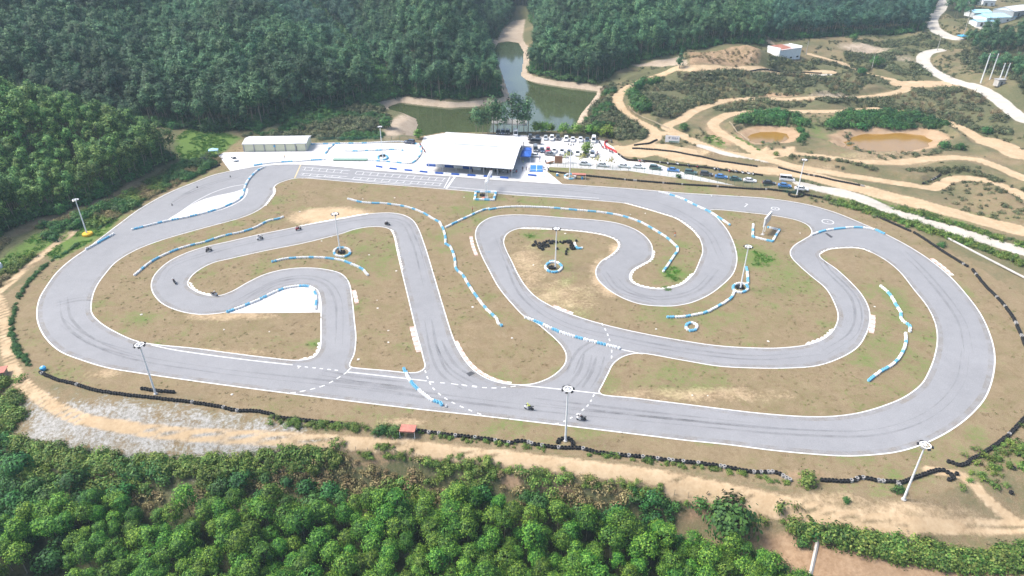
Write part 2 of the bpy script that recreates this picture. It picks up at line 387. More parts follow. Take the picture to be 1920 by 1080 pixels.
# centre-left hill
for u, v, z in [(485, 242, 1.5), (540, 222, 2), (600, 210, 1.5), (600, 245, .3), (660, 240, .3), (700, 220, -.5), (640, 205, 1), (700, 182, .5), (740, 176, 0), (800, 186, -1), (870, 186, -1.5), (945, 178, -2), (520, 258, .3), (700, 255, .2)]: cp(u, v, z)
for x, y, z in [(-150, 325, 8), (-110, 330, 6), (-150, 352, 12), (-180, 360, 17), (-200, 335, 14), (-240, 345, 22), (-92, 383, 9), (-119, 398, 14.5), (-144, 426, 23), (-157, 442, 27), (-172, 400, 24), (-206, 400, 27), (-206, 430, 35), (-250, 385, 33), (-250, 430, 44), (-300, 420, 54), (-300, 350, 34), (-360, 380, 60), (-230, 300, 18), (-215, 318, 17),
                (-63, 350, -1), (-80, 398, 2), (-100, 440, 5), (-122, 490, 9), (-160, 550, 16), (-205, 620, 28), (-190, 500, 26), (-230, 520, 44), (-300, 520, 70), (-250, 640, 56), (-330, 620, 90),
                (-45, 385, 12), (-50, 420, 20), (-55, 455, 29), (-60, 520, 44), (-75, 440, 14), (-85, 480, 20), (-105, 560, 34), (-25, 400, 6), (-25, 450, 12), (-22, 510, 10), (-40, 560, 28), (-30, 620, 20), (-70, 600, 50),
                (-90, 680, 60), (-170, 700, 64), (-300, 760, 110), (-500, 400, 90), (-550, 700, 130)]: cw(x, y, z)
# inlet head and the hill right of it
for u, v, z in [(970, 45, -2.5), (962, 55, -3)]: cp(u, v, z)
for x, y, z in [(8, 650, 6), (20, 720, 22), (-10, 800, 40), (60, 850, 60)]: cw(x, y, z)
for u, v, z in [(1000, 138, -1.5), (1060, 150, -1.5), (1125, 160, -1), (1165, 140, 2), (1200, 122, 4)]: cp(u, v, z)
for x, y, z in [(30, 430, 8), (28, 480, 12), (30, 540, 18), (55, 430, 12), (60, 480, 28), (60, 560, 46), (100, 470, 18), (110, 520, 34), (120, 600, 52), (155, 500, 16), (160, 560, 26), (150, 640, 42), (40, 640, 40), (100, 740, 70), (185, 560, 10), (200, 640, 20)]: cw(x, y, z)
# bench, cut slope and right-hand ground
for u, v, z in [(1290, 127, 5), (1360, 128, 5), (1440, 132, 5), (1560, 137, 4.5), (1300, 99, 14), (1360, 95, 14.5), (1420, 93, 15), (1300, 160, 2.5), (1400, 165, 2.5), (1500, 165, 2.5), (1560, 165, 2.5), (1300, 188, 1), (1400, 188, 1), (1560, 188, 1),
                (1478, 109, 8), (1512, 106, 8), (1452, 107, 8), (1456, 97, 8.3), (1500, 93, 8.3), (1475, 93, 8.3), (1440, 112, 7.2), (1440, 82, 12), (1580, 120, 5), (1640, 140, 2.5), (1700, 155, 2), (1650, 100, 5), (1740, 110, 5), (1600, 75, 8), (1690, 60, 9), (1745, 40, 12), (1775, 5, 15), (1790, 70, 9), (1770, 140, 3), (1840, 165, 3), (1920, 228, 2),
                (1150, 190, 1.2), (1130, 180, .5), (1095, 225, .3), (1130, 240, .5), (1190, 225, .5), (1235, 255, .3), (1260, 240, .5), (1340, 240, .5), (1500, 209, .8), (1640, 205, 1), (1790, 235, 1), (1900, 285, 1), (1950, 380, .5), (1950, 480, 0),
                (1280, 270, .3), (1430, 297, .3), (1580, 328, .3), (1747, 353, .3), (1700, 385, .2), (1850, 420, .2), (1550, 260, .5), (1830, 200, 2), (1860, 130, 7), (1920, 150, 8), (1850, 100, 9), (1920, 90, 14), (1850, 40, 14), (1900, 15, 15), (1700, 190, 1.5)]: cp(u, v, z)
for x, y, z in [(260, 640, 14), (330, 720, 24), (240, 760, 40), (320, 850, 60), (430, 800, 50), (460, 640, 26), (520, 560, 28), (420, 460, 20), (350, 330, 8), (300, 240, 1), (260, 170, -1), (560, 420, 30), (200, 90, -3), (560, 900, 70), (0, 950, 70), (-560, 950, 150), (-600, 200, 60), (-450, 150, 40), (-300, 120, 5)]: cw(x, y, z)
CPA = np.array(CP); CC = 12.0
def _k(ax, ay, bx, by): return np.sqrt((ax[:, None]-bx[None])**2+(ay[:, None]-by[None])**2+CC*CC)
_K = _k(CPA[:, 0], CPA[:, 1], CPA[:, 0], CPA[:, 1]); _n = len(CPA)
_A = np.zeros((_n+1, _n+1)); _A[:_n, :_n] = _K-np.eye(_n)*1.2; _A[_n, :_n] = 1; _A[:_n, _n] = 1
_w = np.linalg.solve(_A, np.append(CPA[:, 2], 0))
def vnoise(x, y, s, seed=0):
    r = np.random.default_rng(seed).random((256, 256)); X = x/s; Y = y/s; i = np.floor(X).astype(int); j = np.floor(Y).astype(int); a = X-i; b = Y-j
    a = a*a*(3-2*a); b = b*b*(3-2*b); g = lambda p, q: r[p % 256, q % 256]
    return (g(i, j)*(1-a)+g(i+1, j)*a)*(1-b)+(g(i, j+1)*(1-a)+g(i+1, j+1)*a)*b
def height(x, y):
    sh = x.shape; x = x.ravel(); y = y.ravel(); z = np.empty(x.shape)
    for s in range(0, len(x), 20000):
        xs, ys = x[s:s+20000], y[s:s+20000]
        z[s:s+20000] = _k(xs, ys, CPA[:, 0], CPA[:, 1]) @ _w[:_n]+_w[_n]
    z += (vnoise(x, y, 14, 1)-.5)*.9+(vnoise(x, y, 5, 2)-.5)*.35
    hm = sstep(5, 26, z); z += hm*((vnoise(x, y, 62, 101)-.5)*9+(vnoise(x, y, 27, 102)-.5)*6)
    ins = pip(x, y, PLATW); d = dist_poly(x, y, PLATW, True); d = np.where(ins, 0, d)
    z *= sstep(0.0, 9.0, d)
    lk = pip(x, y, LAKEW); dl = dist_poly(x, y, LAKEW, True)
    zb = np.minimum(z, WL+.15+np.maximum(0, dl)*.45+(vnoise(x, y, 4, 5)-.5)*.15)       # drawn-down bank
    near = (~ins) & (dl < 10)
    z = np.where(lk, WL-.25-np.minimum(dl, 12)*.2, np.where(near, zb, z))
    ii = pip(x, y, INLET); di = np.where(ii, 0, dist_poly(x, y, INLET, True)); z = np.where(~lk & (di < 25), np.minimum(z, WL+.6+di*.42+(y-500)*.006), z)
    for P_, dep in ((POND1, 1.7), (POND2, 2.1)):
        q = pip(x, y, P_); dq = dist_poly(x, y, P_, True)
        z = np.where(q, z-dep*sstep(0, 7, dq), z)
    return z.reshape(sh)
def axis(brk):
    out = [brk[0][0]]
    for a, b, s in brk:
        n = max(1, int(round((b-a)/s))); out += [a+(b-a)*(i+1)/n for i in range(n)]
    return np.array(out)
GX = axis([(-620, -300, 6), (-300, -190, 2.5), (-190, 230, 1.0), (230, 360, 1.25), (360, 620, 4)])
GY = axis([(25, 70, 1.4), (70, 130, .75), (130, 330, 1.1), (330, 480, 1.35), (480, 760, 3), (760, 960, 6)])
XX, YY = np.meshgrid(GX, GY)
ZZ = height(XX, YY)
def hz(x, y):
    x = np.asarray(x, float); y = np.asarray(y, float)
    i = np.clip(np.searchsorted(GX, x)-1, 0, len(GX)-2); j = np.clip(np.searchsorted(GY, y)-1, 0, len(GY)-2)
    a = np.clip((x-GX[i])/(GX[i+1]-GX[i]), 0, 1); b = np.clip((y-GY[j])/(GY[j+1]-GY[j]), 0, 1)
    return (ZZ[j, i]*(1-a)+ZZ[j, i+1]*a)*(1-b)+(ZZ[j+1, i]*(1-a)+ZZ[j+1, i+1]*a)*b
_T = np.arange(62, 1100, .8)
def P(u, v, dz=0.0):                     # where the photo's pixel meets the ground
    d = ray(u, v); z = H+d[2]*_T-hz(d[0]*_T, d[1]*_T)-dz
    k = np.argmax(z < 0)
    if not (z < 0).any(): k = len(_T)-1
    t0, t1, z0, z1 = _T[k-1], _T[k], z[k-1], z[k]; t = t0+(t1-t0)*z0/(z0-z1+1e-9)
    return Vector((d[0]*t, d[1]*t, float(hz(d[0]*t, d[1]*t))))
def PW(px): return [P(u, v).xy for u, v in px]
# ------------------------------------------------------------------ what covers the ground where
def ribm(px, w, soft=.5, wpx=False):
    pts = spline(PW(px), 3.0); d = dist_poly(XX, YY, [tuple(p) for p in pts]); return 1-sstep(w/2-soft, w/2+soft, d)
def polym(pts, soft=1.0):
    pts = [tuple(p) for p in pts]; q = pip(XX, YY, pts); d = dist_poly(XX, YY, pts, True); d = np.where(q, d, -d); return sstep(-soft, soft, d)
def blob(u, v, rx, ry, soft=.5):         # soft oval given in photo pixels
    c = P(u, v).xy; e1 = P(u+rx, v).xy-c; e2 = P(u, v-ry).xy-c; r = np.hypot((XX-c.x)/max(1, e1.length), (YY-c.y)/max(1, e2.length)); return 1-sstep(1-soft, 1+soft, r)
mx = lambda *a: np.maximum.reduce(a)
ROADS = [
 ([(-60, 540), (-10, 555), (8, 600), (15, 660), (40, 715), (90, 755), (150, 785), (230, 800), (320, 812), (450, 818), (560, 825), (650, 829), (760, 836), (850, 848), (950, 857), (1060, 871), (1160, 884), (1260, 898), (1380, 925), (1480, 947), (1580, 968), (1700, 983), (1800, 987), (1960, 984)], 2.4),
 ([(1260, 905), (1380, 930), (1480, 952), (1580, 974), (1700, 987)], 3.4),
 ([(-20, 560), (8, 540), (33, 517), (60, 495), (87, 470), (140, 433)], 2.2),
 ([(1740, 880), (1800, 890), (1850, 935), (1900, 975)], 2.0),
 ([(1150, 280), (1200, 272), (1228, 258), (1222, 243), (1190, 225), (1168, 208), (1157, 188), (1167, 172), (1200, 152), (1240, 140), (1268, 128), (1300, 128), (1400, 130), (1560, 135)], 5.5),
 ([(1160, 282), (1200, 285), (1240, 278), (1280, 285)], 12.0),
 ([(1240, 285), (1280, 297), (1350, 308), (1413, 317), (1490, 325), (1547, 337), (1613, 353), (1713, 380), (1813, 407), (1940, 438)], 8.5),
 ([(1280, 253), (1250, 240), (1256, 233), (1276, 226), (1293, 213), (1322, 200), (1348, 191), (1370, 187), (1413, 185), (1468, 186), (1567, 185), (1630, 182), (1673, 175), (1700, 166), (1680, 151), (1630, 140), (1597, 128), (1573, 116)], 5.0),
 ([(1690, 158), (1730, 157), (1775, 158)], 13.0),
 ([(1430, 293), (1413, 283), (1380, 263), (1347, 247), (1337, 233), (1353, 220), (1390, 211), (1480, 209), (1580, 209), (1637, 203), (1697, 211), (1747, 221), (1790, 234), (1820, 250), (1847, 267), (1905, 285)], 5.2),
 ([(1860, 268), (1890, 278), (1910, 290)], 12.0),
 ([(1245, 250), (1280, 256), (1313, 270), (1363, 287), (1430, 297), (1497, 313), (1580, 328), (1680, 343), (1747, 353), (1773, 341), (1793, 334), (1847, 338), (1897, 357), (1950, 385)], 4.8),
 ([(1460, 287), (1547, 295), (1613, 303), (1680, 305), (1747, 297), (1813, 297), (1863, 310), (1940, 342)], 5.0),
 ([(1440, 76), (1452, 86), (1470, 92)], 5.0), ([(1520, 102), (1550, 110), (1580, 118)], 5.0),
 ([(1600, 100), (1640, 104)], 6.0), ([(1650, 30), (1670, 15), (1690, 0)], 8.0),
]
dirt = mx(*[ribm(p, w, .6) for p, w in ROADS])
for k_ in (0, 2):
    dc = dist_poly(XX, YY, [tuple(p) for p in spline(PW(ROADS[k_][0]), 3.0)]); dirt = dirt*(1-.8*np.exp(-(dc/.42)**2)*sstep(.25, .6, vnoise(XX, YY, 5, 91)))
dirt = mx(dirt, polym(PW([(1427, 280), (1490, 280), (1492, 296), (1440, 296)])), .9*blob(620, 405, 75, 16, .6), .75*blob(1135, 520, 26, 34, .7), .75*blob(1160, 475, 20, 20, .7), .62*blob(400, 560, 30, 8, .8), .6*blob(430, 592, 90, 9, .8), .5*blob(1050, 560, 70, 40, .9), .5*blob(990, 500, 40, 50, .9),
           .55*blob(1480, 320, 90, 10, .7), .5*blob(1330, 285, 60, 12, .7), .45*blob(1700, 300, 180, 12, .9), .6*blob(1700, 960, 130, 20, .7), .55*blob(1560, 935, 80, 14, .8), .55*blob(760, 790, 60, 8, .9), .5*blob(1300, 740, 200, 16, .9), .5*blob(190, 700, 40, 10, .8), .5*blob(360, 660, 160, 8, .9))
WHITE = [([(1778, -8), (1762, 18), (1746, 40), (1756, 58), (1795, 73)], 8.5), ([(1762, 94), (1738, 100), (1731, 115), (1746, 132), (1776, 147), (1832, 165), (1870, 186), (1930, 232)], 7.5),
         ([(1500, 350), (1540, 360), (1580, 369), (1647, 389), (1713, 409), (1780, 429), (1847, 450), (1940, 478)], 6.0)]
road = mx(*[ribm(p, w, .9) for p, w in WHITE])
road = mx(road, polym(PW([(1445, 137), (1560, 139), (1560, 142), (1440, 140)]), .6), polym(PW([(1820, 42), (1860, 40), (1875, 58), (1835, 62)]), 2)*.9)
rail = ribm([(1315, 274), (1380, 294), (1430, 305)], 4.5, .5); road = mx(road, rail*.95)
gravel = polym(PW([(35, 765), (100, 755), (180, 752), (260, 757), (340, 768), (440, 786), (530, 800), (560, 812), (555, 850), (450, 862), (300, 866), (150, 852), (60, 822)]), 5)*(.55+.6*vnoise(XX, YY, 5, 93))
gravel = mx(gravel, .6*blob(1700, 1012, 20, 6, .6), .55*blob(650, 828, 120, 8, .8))
lakeD = dist_poly(XX, YY, LAKEW, True); lakeI = pip(XX, YY, LAKEW)
mud = np.where(lakeI, 1, 1-sstep(3.0, 5.0, lakeD+2.2*(vnoise(XX, YY, 9, 8)-.5)))*np.where(pip(XX, YY, PLATW), 0, 1)
mud = mx(mud, polym(INLET, 3), polym(PW([(1290, 100), (1350, 96), (1425, 97), (1425, 122), (1290, 125)]), 2)*.30, .8*blob(745, 235, 16, 22, .6), .7*blob(1620, 95, 50, 10, .8), .6*blob(1560, 180, 60, 4, .8), .8*polym(PW([(1180, 122), (1280, 108), (1290, 124), (1210, 128)]), 2), .5*blob(1700, 115, 40, 18, .8))
ochre = mx(polym(POND1, 2.5), polym(POND2, 2.5))*.95
ochre = mx(ochre, .9*blob(1350, 255, 22, 18, .6), .85*blob(1455, 178, 45, 4, .7))
gw = lambda *a: polym(PW(a[0]), 2.0)
def forest_poly(items): return [tuple(P(*i[1:]).xy) if i[0] == 'p' else (i[1], i[2]) for i in items]
FOREST = {
 'left': forest_poly([('p', -60, 478), ('p', 0, 440), ('p', 60, 412), ('p', 120, 398), ('p', 200, 368), ('p', 270, 330), ('p', 325, 300), ('w', -137, 258), ('w', -150, 266), ('w', -180, 278), ('w', -280, 300), ('w', -330, 230), ('w', -260, 170)]),
 'centre': forest_poly([('p', 350, 242), ('p', 390, 246), ('p', 440, 245), ('p', 485, 240), ('p', 540, 214), ('p', 600, 206), ('p', 650, 200), ('p', 700, 184), ('p', 740, 173), ('p', 800, 188), ('p', 873, 188), ('p', 950, 182), ('w', -6, 395), ('w', -13, 440), ('w', -15, 500), ('w', -11, 560), ('w', -3, 610), ('w', 2, 640), ('w', 0, 700), ('w', -40, 780), ('w', -400, 780), ('w', -420, 330), ('w', -240, 300), ('w', -185, 292)]),
 'right': forest_poly([('p', 988, 141), ('p', 1050, 151), ('p', 1125, 160), ('p', 1160, 135), ('p', 1195, 117), ('p', 1290, 96), ('p', 1425, 90), ('w', 178, 500), ('w', 172, 560), ('w', 150, 660), ('w', 140, 800), ('w', 10, 800), ('w', 14, 690), ('w', 14, 640), ('w', 19, 560), ('w', 16, 480), ('w', 13, 440)]),
 'far': forest_poly([('p', 1440, 71), ('p', 1500, 74), ('p', 1560, 72), ('p', 1640, 66), ('p', 1720, 66), ('p', 1738, 50), ('w', 345, 600), ('w', 400, 780), ('w', 300, 900), ('w', 140, 820), ('w', 155, 660), ('w', 178, 560)]),
 'slope': forest_poly([('p', 1800, 82), ('p', 1830, 95), ('p', 1790, 110), ('p', 1830, 140), ('p', 1890, 150), ('p', 1935, 190), ('w', 440, 430), ('w', 560, 560), ('p', 1935, 70), ('p', 1880, 72), ('p', 1840, 72)]),
 'head': forest_poly([('w', -60, 760), ('w', -28, 660), ('w', -8, 648), ('w', 14, 642), ('w', 24, 660), ('w', 60, 780), ('w', 60, 900), ('w', -60, 900)]),
 'top': forest_poly([('p', 1790, 40), ('p', 1825, 35), ('p', 1830, 0), ('w', 560, 760), ('w', 560, 900), ('w', 400, 900), ('w', 405, 780)]),
}
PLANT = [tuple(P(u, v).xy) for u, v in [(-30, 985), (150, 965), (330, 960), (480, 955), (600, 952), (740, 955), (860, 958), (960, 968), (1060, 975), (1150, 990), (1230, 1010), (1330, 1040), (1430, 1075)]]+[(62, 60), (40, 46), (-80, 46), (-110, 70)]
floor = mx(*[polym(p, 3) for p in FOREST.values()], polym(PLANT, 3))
SCRUB = {
 'lake bank scrub': (PW([(545, 215), (600, 208), (700, 186), (722, 200), (722, 210), (745, 222), (750, 240), (735, 255), (700, 262), (600, 262), (585, 258), (470, 256), (452, 258), (470, 246)]), 0),
 'embankment scrub': (PW([(1125, 165), (1150, 160), (1160, 168), (1148, 185), (1158, 208), (1180, 228), (1215, 245), (1205, 262), (1160, 262), (1090, 250), (1085, 235), (1100, 210), (1120, 190)]), 0),
 'cutting scrub': (PW([(1200, 160), (1240, 148), (1290, 137), (1440, 143), (1560, 143), (1640, 160), (1600, 180), (1420, 180), (1350, 188), (1290, 205), (1265, 222), (1225, 225), (1200, 205), (1190, 180)]), 0),
 'motocross scrub': (PW([(1330, 205), (1370, 193), (1560, 190), (1660, 186), (1760, 165), (1830, 175), (1900, 235), (1900, 265), (1840, 255), (1770, 222), (1690, 205), (1600, 203), (1400, 205), (1340, 218)]), 0),
 'hillside scrub': (PW([(1440, 112), (1530, 112), (1600, 130), (1580, 108), (1600, 80), (1720, 72), (1780, 78), (1745, 92), (1720, 100), (1720, 120), (1750, 145), (1690, 145), (1640, 135), (1560, 132), (1440, 125)]), 0),
 'roadside bank': (PW([(20, 820), (60, 830), (200, 866), (400, 870), (560, 857), (700, 845), (860, 866), (980, 884), (1150, 908), (1300, 935), (1450, 965), (1560, 995), (1540, 1010), (1430, 985), (1300, 970), (1230, 1000), (1150, 985), (1050, 972), (960, 960), (860, 950), (740, 950), (600, 945), (480, 950), (330, 955), (150, 960), (-20, 975), (-20, 830)]), 0),
 'valley scrub': (PW([(-40, 600), (-40, 480), (30, 440), (120, 410), (200, 382), (270, 345), (330, 312), (390, 292), (420, 300), (380, 325), (290, 368), (190, 425), (150, 425), (100, 455), (50, 495), (0, 535)]), 0),
 'pond scrub': (PW([(1375, 235), (1390, 222), (1450, 216), (1500, 224), (1515, 240), (1480, 236), (1420, 234)]), 0),
 'large pond scrub': (PW([(1545, 250), (1550, 232), (1590, 218), (1660, 212), (1740, 222), (1785, 240), (1780, 252), (1720, 242), (1650, 238), (1590, 240)]), 0),
}
scrub = mx(*[.85*polym(p, 2) for p, _ in SCRUB.values()], .6*polym(PW([(1500, 345), (1600, 362), (1720, 395), (1850, 430), (1930, 455), (1930, 520), (1860, 500), (1800, 480), (1700, 425), (1600, 385)]), 1.5))
green = mx(polym(PW([(330, 285), (335, 255), (350, 242), (420, 248), (450, 258), (425, 280), (395, 296), (345, 302)]), 3), .75*blob(1422, 484, 40, 20, .9), .7*blob(1268, 513, 34, 20, .9), .6*blob(1000, 440, 24, 10, .9), .6*blob(1250, 540, 10, 6), .5*blob(918, 556, 16, 8, .9), .6*blob(592, 645, 14, 8, .8), .5*blob(260, 600, 30, 14, .9),
           polym(PW([(60, 465), (110, 440), (170, 415), (215, 395), (235, 400), (200, 440), (160, 462), (110, 488), (90, 480)]), 2)*.8, .7*polym(PW([(-20, 500), (60, 440), (110, 425), (130, 430), (40, 500), (0, 530)]), 2), .55*blob(1680, 560, 26, 30, .9), .45*blob(1480, 520, 60, 40, 1), .4*blob(760, 770, 20, 5, .9), .4*blob(1350, 830, 40, 5, .9),
           .42*blob(1530, 248, 22, 34, 1), .5*blob(1620, 375, 80, 10, .8), .5*blob(1780, 405, 100, 14, .8), .6*blob(1340, 262, 20, 14), .75*polym(PW([(1370, 250), (1385, 255), (1430, 283), (1405, 277)]), 1))
rv = vnoise(XX, YY, 6, 11)
green = mx(green, .42*sstep(.40, .85, .5*vnoise(XX, YY, 13, 12)+.3*vnoise(XX, YY, 5, 13)+.25*vnoise(XX, YY, 2.3, 14))*np.where(pip(XX, YY, PLATW), 1, 0))
red = mx(.62*polym(PW([(1290, 98), (1350, 95), (1425, 96), (1425, 123), (1290, 126)]), 2), polym(PW([(1430, 1000), (1560, 1010), (1700, 1042), (1800, 1062), (1960, 1062), (1960, 1200), (1430, 1200)]), 2), .8*blob(960, 900, 24, 8, .8), .8*blob(1020, 905, 22, 12, .8), .8*blob(1060, 925, 30, 12, .7), .7*blob(1310, 958, 40, 10, .7), .6*blob(700, 862, 60, 6, .9), .6*blob(1500, 890, 60, 6, .9))
plat_dry = pip(XX, YY, PLATW)
green = np.where(dirt > .5, green*.2, green); far_ = np.where(plat_dry, 0, .30+.45*vnoise(XX, YY, 15, 95)+.15*vnoise(XX, YY, 5, 96))*sstep(190, 240, YY)+np.where((YY < 190) & ~plat_dry, .45, 0); scrub = np.where(plat_dry, 0, mx(scrub, far_))*(1-np.clip(dirt*1.5, 0, 1))
# banks and berms beside the trails
rs = mx(*[1-sstep(1.5, 5.0, dist_poly(XX, YY, [tuple(p) for p in spline(PW(p_), 3.0)])-w_/2) for p_, w_ in ROADS[4:]+WHITE[:2]])
wz = sstep(15, 45, XX)*sstep(195, 225, YY)*(1-sstep(470, 560, YY))*np.where(plat_dry, 0, 1)*sstep(8, 16, lakeD)*sstep(3, 9, dist_poly(XX, YY, PLATW, True))*np.where(ochre > .05, 0, 1)
ZZ += wz*(1-rs)*(.25+(vnoise(XX, YY, 17, 111)-.25)*3.4+(vnoise(XX, YY, 6, 112)-.5)*.8)
za = np.stack([dirt, green, mud], -1); zb = np.stack([gravel, floor, red], -1); zc = np.stack([road, ochre, scrub], -1)
# ------------------------------------------------------------------ cut the sheet into named pieces that share borders
ny, nx = XX.shape
cls = np.zeros(XX.shape, int)                                     # 0 ground
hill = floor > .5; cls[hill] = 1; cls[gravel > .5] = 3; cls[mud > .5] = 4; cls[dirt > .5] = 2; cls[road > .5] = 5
fc = cls[:-1, :-1]
idx = np.arange(nx*ny).reshape(ny, nx)
quads = np.stack([idx[:-1, :-1], idx[:-1, 1:], idx[1:, 1:], idx[1:, :-1]], -1)
allco = np.stack([XX, YY, ZZ], -1).reshape(-1, 3); za = za.reshape(-1, 3); zb = zb.reshape(-1, 3); zc = zc.reshape(-1, 3)
gy, gx = np.gradient(ZZ, GY, GX); nrm = np.stack([-gx, -gy, np.ones_like(gx)], -1); nrm /= np.linalg.norm(nrm, axis=-1, keepdims=True); nrm = nrm.reshape(-1, 3)
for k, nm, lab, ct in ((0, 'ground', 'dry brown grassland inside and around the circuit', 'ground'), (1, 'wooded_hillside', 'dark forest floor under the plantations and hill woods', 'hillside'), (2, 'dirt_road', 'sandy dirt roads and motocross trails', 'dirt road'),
                   (3, 'gravel_ground', 'pale grey gravel spread beside the lower dirt road', 'gravel'), (4, 'lake_shore', 'bare drawn-down mud shore and cut slopes', 'shore'), (5, 'concrete_road', 'pale concrete road winding up the valley', 'road')):
    q = quads[fc == k]
    if not len(q): continue
    used, inv = np.unique(q.ravel(), return_inverse=True)
    me = bpy.data.meshes.new(nm); me.from_pydata(allco[used].tolist(), [], inv.reshape(-1, 4).tolist()); me.materials.append(M['ground'])
    for an, arr in (('zone_a', za), ('zone_b', zb), ('zone_c', zc)):
        at = me.color_attributes.new(an, 'FLOAT_COLOR', 'POINT'); buf = np.ones((len(used), 4), np.float32); buf[:, :3] = arr[used]; at.data.foreach_set('color', buf.ravel())
    me.polygons.foreach_set('use_smooth', np.ones(len(me.polygons), bool))
    me.normals_split_custom_set_from_vertices(nrm[used].tolist())
    tag(link(nm, me), lab, ct, kind='structure')
def sheet(name, outer, holes, z, mat, label, cat, kind='structure'):
    loops = [[Vector((p[0], p[1], z)) for p in outer]]+[[Vector((p[0], p[1], z)) for p in h] for h in holes]
    tri = tessellate_polygon(loops); vs = [tuple(p) for l in loops for p in l]
    me = bpy.data.meshes.new(name); me.from_pydata(vs, [], [tuple(t) for t in tri]); me.materials.append(mat)
    bm = bmesh.new(); bm.from_mesh(me)
    for f in bm.faces:
        if f.normal.z < 0: f.normal_flip()
    bm.to_mesh(me); bm.free()
    return tag(link(name, me), label, cat, kind=kind)
lo = spline([(x*1.0, y) for x, y in LAKEW], 3, True)
def grow(poly, d):
    n = len(poly); out = []
    A = sum(poly[i][0]*poly[(i+1) % n][1]-poly[(i+1) % n][0]*poly[i][1] for i in range(n)); s = 1 if A > 0 else -1
    for i in range(n):
        a, b = Vector(poly[i-1]), Vector(poly[(i+1) % n]); t = (b-a).normalized(); out.append(Vector(poly[i])+Vector((t.y, -t.x))*d*s)
    return out
sheet('lake_water', grow([tuple(p) for p in LAKEW], 2.5), [], WL, M['lake'], 'still olive lake reaching back between two wooded hills', 'water')
def pond_level(poly): c = np.mean(np.array(poly), 0); return float(hz(c[0], c[1]))
for nm, e, up, lab in (('pond_water', POND1, .35, 'small ochre pond inside the nearer motocross loop'), ('pond_water', POND2, .45, 'larger ochre pond ringed by dark shrubs')):
    c = np.mean(np.array(e), 0); zz = pond_level(e)+up
    sheet(nm, [(c[0]+(x-c[0])*1.0, c[1]+(y-c[1])*1.0) for x, y in e], [], zz, M['pond'], lab, 'water')
# ------------------------------------------------------------------ the circuit: one asphalt sheet with grass islands left open
OUT = [(433, 320.5), (473, 313), (520, 308.5), (564, 308), (630, 312), (701, 319), (760, 323), (804, 327), (852, 330.5), (913, 335.5), (966, 339), (1055, 345), (1180, 353.5), (1280, 361.7), (1363, 366.7), (1443, 372.3), (1513, 383.3), (1563, 397.3), (1613, 417.3), (1663, 440), (1706.7, 463.3), (1743, 486.7), (1780, 516.7), (1813, 553), (1840, 590), (1858, 630), (1865.7, 663), (1864, 700), (1850, 743), (1826.7, 773), (1790, 803), (1740, 830), (1686.7, 847.3), (1630, 854.3), (1580, 855.7), (1520, 852), (1446.7, 845), (1363, 834.3), (1280, 825.7), (1206.7, 816.7), (1063, 799.3), (906.7, 781), (773, 766.7), (640, 750.7), (400, 720), (253, 699), (200, 690), (160, 678.3), (113.3, 660), (86.7, 636.7), (71.7, 610), (68.3, 586.7), (73.3, 560), (86.7, 536.7), (106.7, 510), (133, 486.7), (160, 468), (190, 445), (223, 420), (256.7, 395), (290, 375), (326.7, 356.7), (366.7, 340.7), (400, 328)]
ISL_A = [(553, 334.8), (532.5, 340), (519, 346), (513, 354), (513.5, 361.5), (508, 370), (495, 387), (476, 399), (448, 410), (400, 423), (350, 436.7), (300, 451.7), (256.7, 468.3), (220, 490), (196.7, 515), (180, 540), (172.3, 566.7), (173, 586.7), (186.7, 603), (213, 620), (253, 638), (283, 644.5), (366.7, 653), (433, 661.7), (500, 670), (560, 675), (586.7, 670), (598, 656.7), (601, 633), (601, 606.7), (600, 560), (593, 543), (580, 536.7), (560, 535.7), (533, 540), (513, 548), (483, 563), (450, 576.7), (426.7, 585), (383, 590), (350, 587), (320, 578), (300, 566.7), (286.7, 550), (283, 536.7), (286, 521.7), (296.7, 506.7), (316.7, 490), (346.7, 475), (383, 463), (433, 451.7), (483, 440), (533, 430), (583, 420), (640, 410), (673, 404), (700, 400), (733, 399), (756.7, 403), (773, 411.7), (783, 425), (796.7, 460), (813, 513), (830, 570), (850, 633), (860, 655), (876, 680), (896, 699), (918, 711), (945, 718.5), (972, 721), (1000, 719), (1028, 709), (1048, 695), (1059, 681), (1061, 666), (1055, 652), (1042, 637), (1025, 622), (1006.7, 607), (986.7, 596.7), (956.7, 566.7), (933, 536.7), (916.7, 506.7), (903, 480), (893, 453), (890.7, 440), (894, 427), (903, 416.7), (923, 406.7), (956.7, 402.7), (990, 403), (1056.7, 408), (1123, 413), (1156.7, 418), (1186.7, 428), (1206.7, 440), (1220, 455), (1224, 468), (1220, 486.7), (1203, 496.7), (1186.7, 506.7), (1181, 520), (1186.7, 530), (1206.7, 538), (1240, 541.7), (1263, 538), (1280, 531.7), (1300, 513), (1306.7, 500), (1312, 486.7), (1316.7, 473), (1315, 456.7), (1306.7, 440), (1293, 428), (1280, 418), (1266.7, 410), (1240, 401), (1206.7, 391), (1173, 381.7), (1123, 376.7), (1056.7, 371.7), (973, 366.7), (930, 363), (840, 355.5), (773, 350), (701, 344.7), (640, 340), (607.5, 337), (570, 334.3)]
ISL_B = [(640, 438.5), (566.7, 456.7), (500, 470), (433, 485), (400, 493), (373, 506.7), (356.7, 521.7), (353, 533), (363, 543), (383, 551.7), (410, 554), (433, 546.7), (466.7, 528), (500, 513), (540, 504), (583, 502), (616.7, 506), (638, 512), (650, 522), (656, 533), (660, 553), (665, 600), (668, 633), (665, 663), (657, 687), (673, 690), (720, 694), (770, 698.5), (785, 697), (795, 690), (791.7, 666.7), (780, 623), (766.7, 566.7), (753, 510), (743, 466.7), (738, 443), (730, 430), (716.7, 426), (690, 426), (663, 431)]
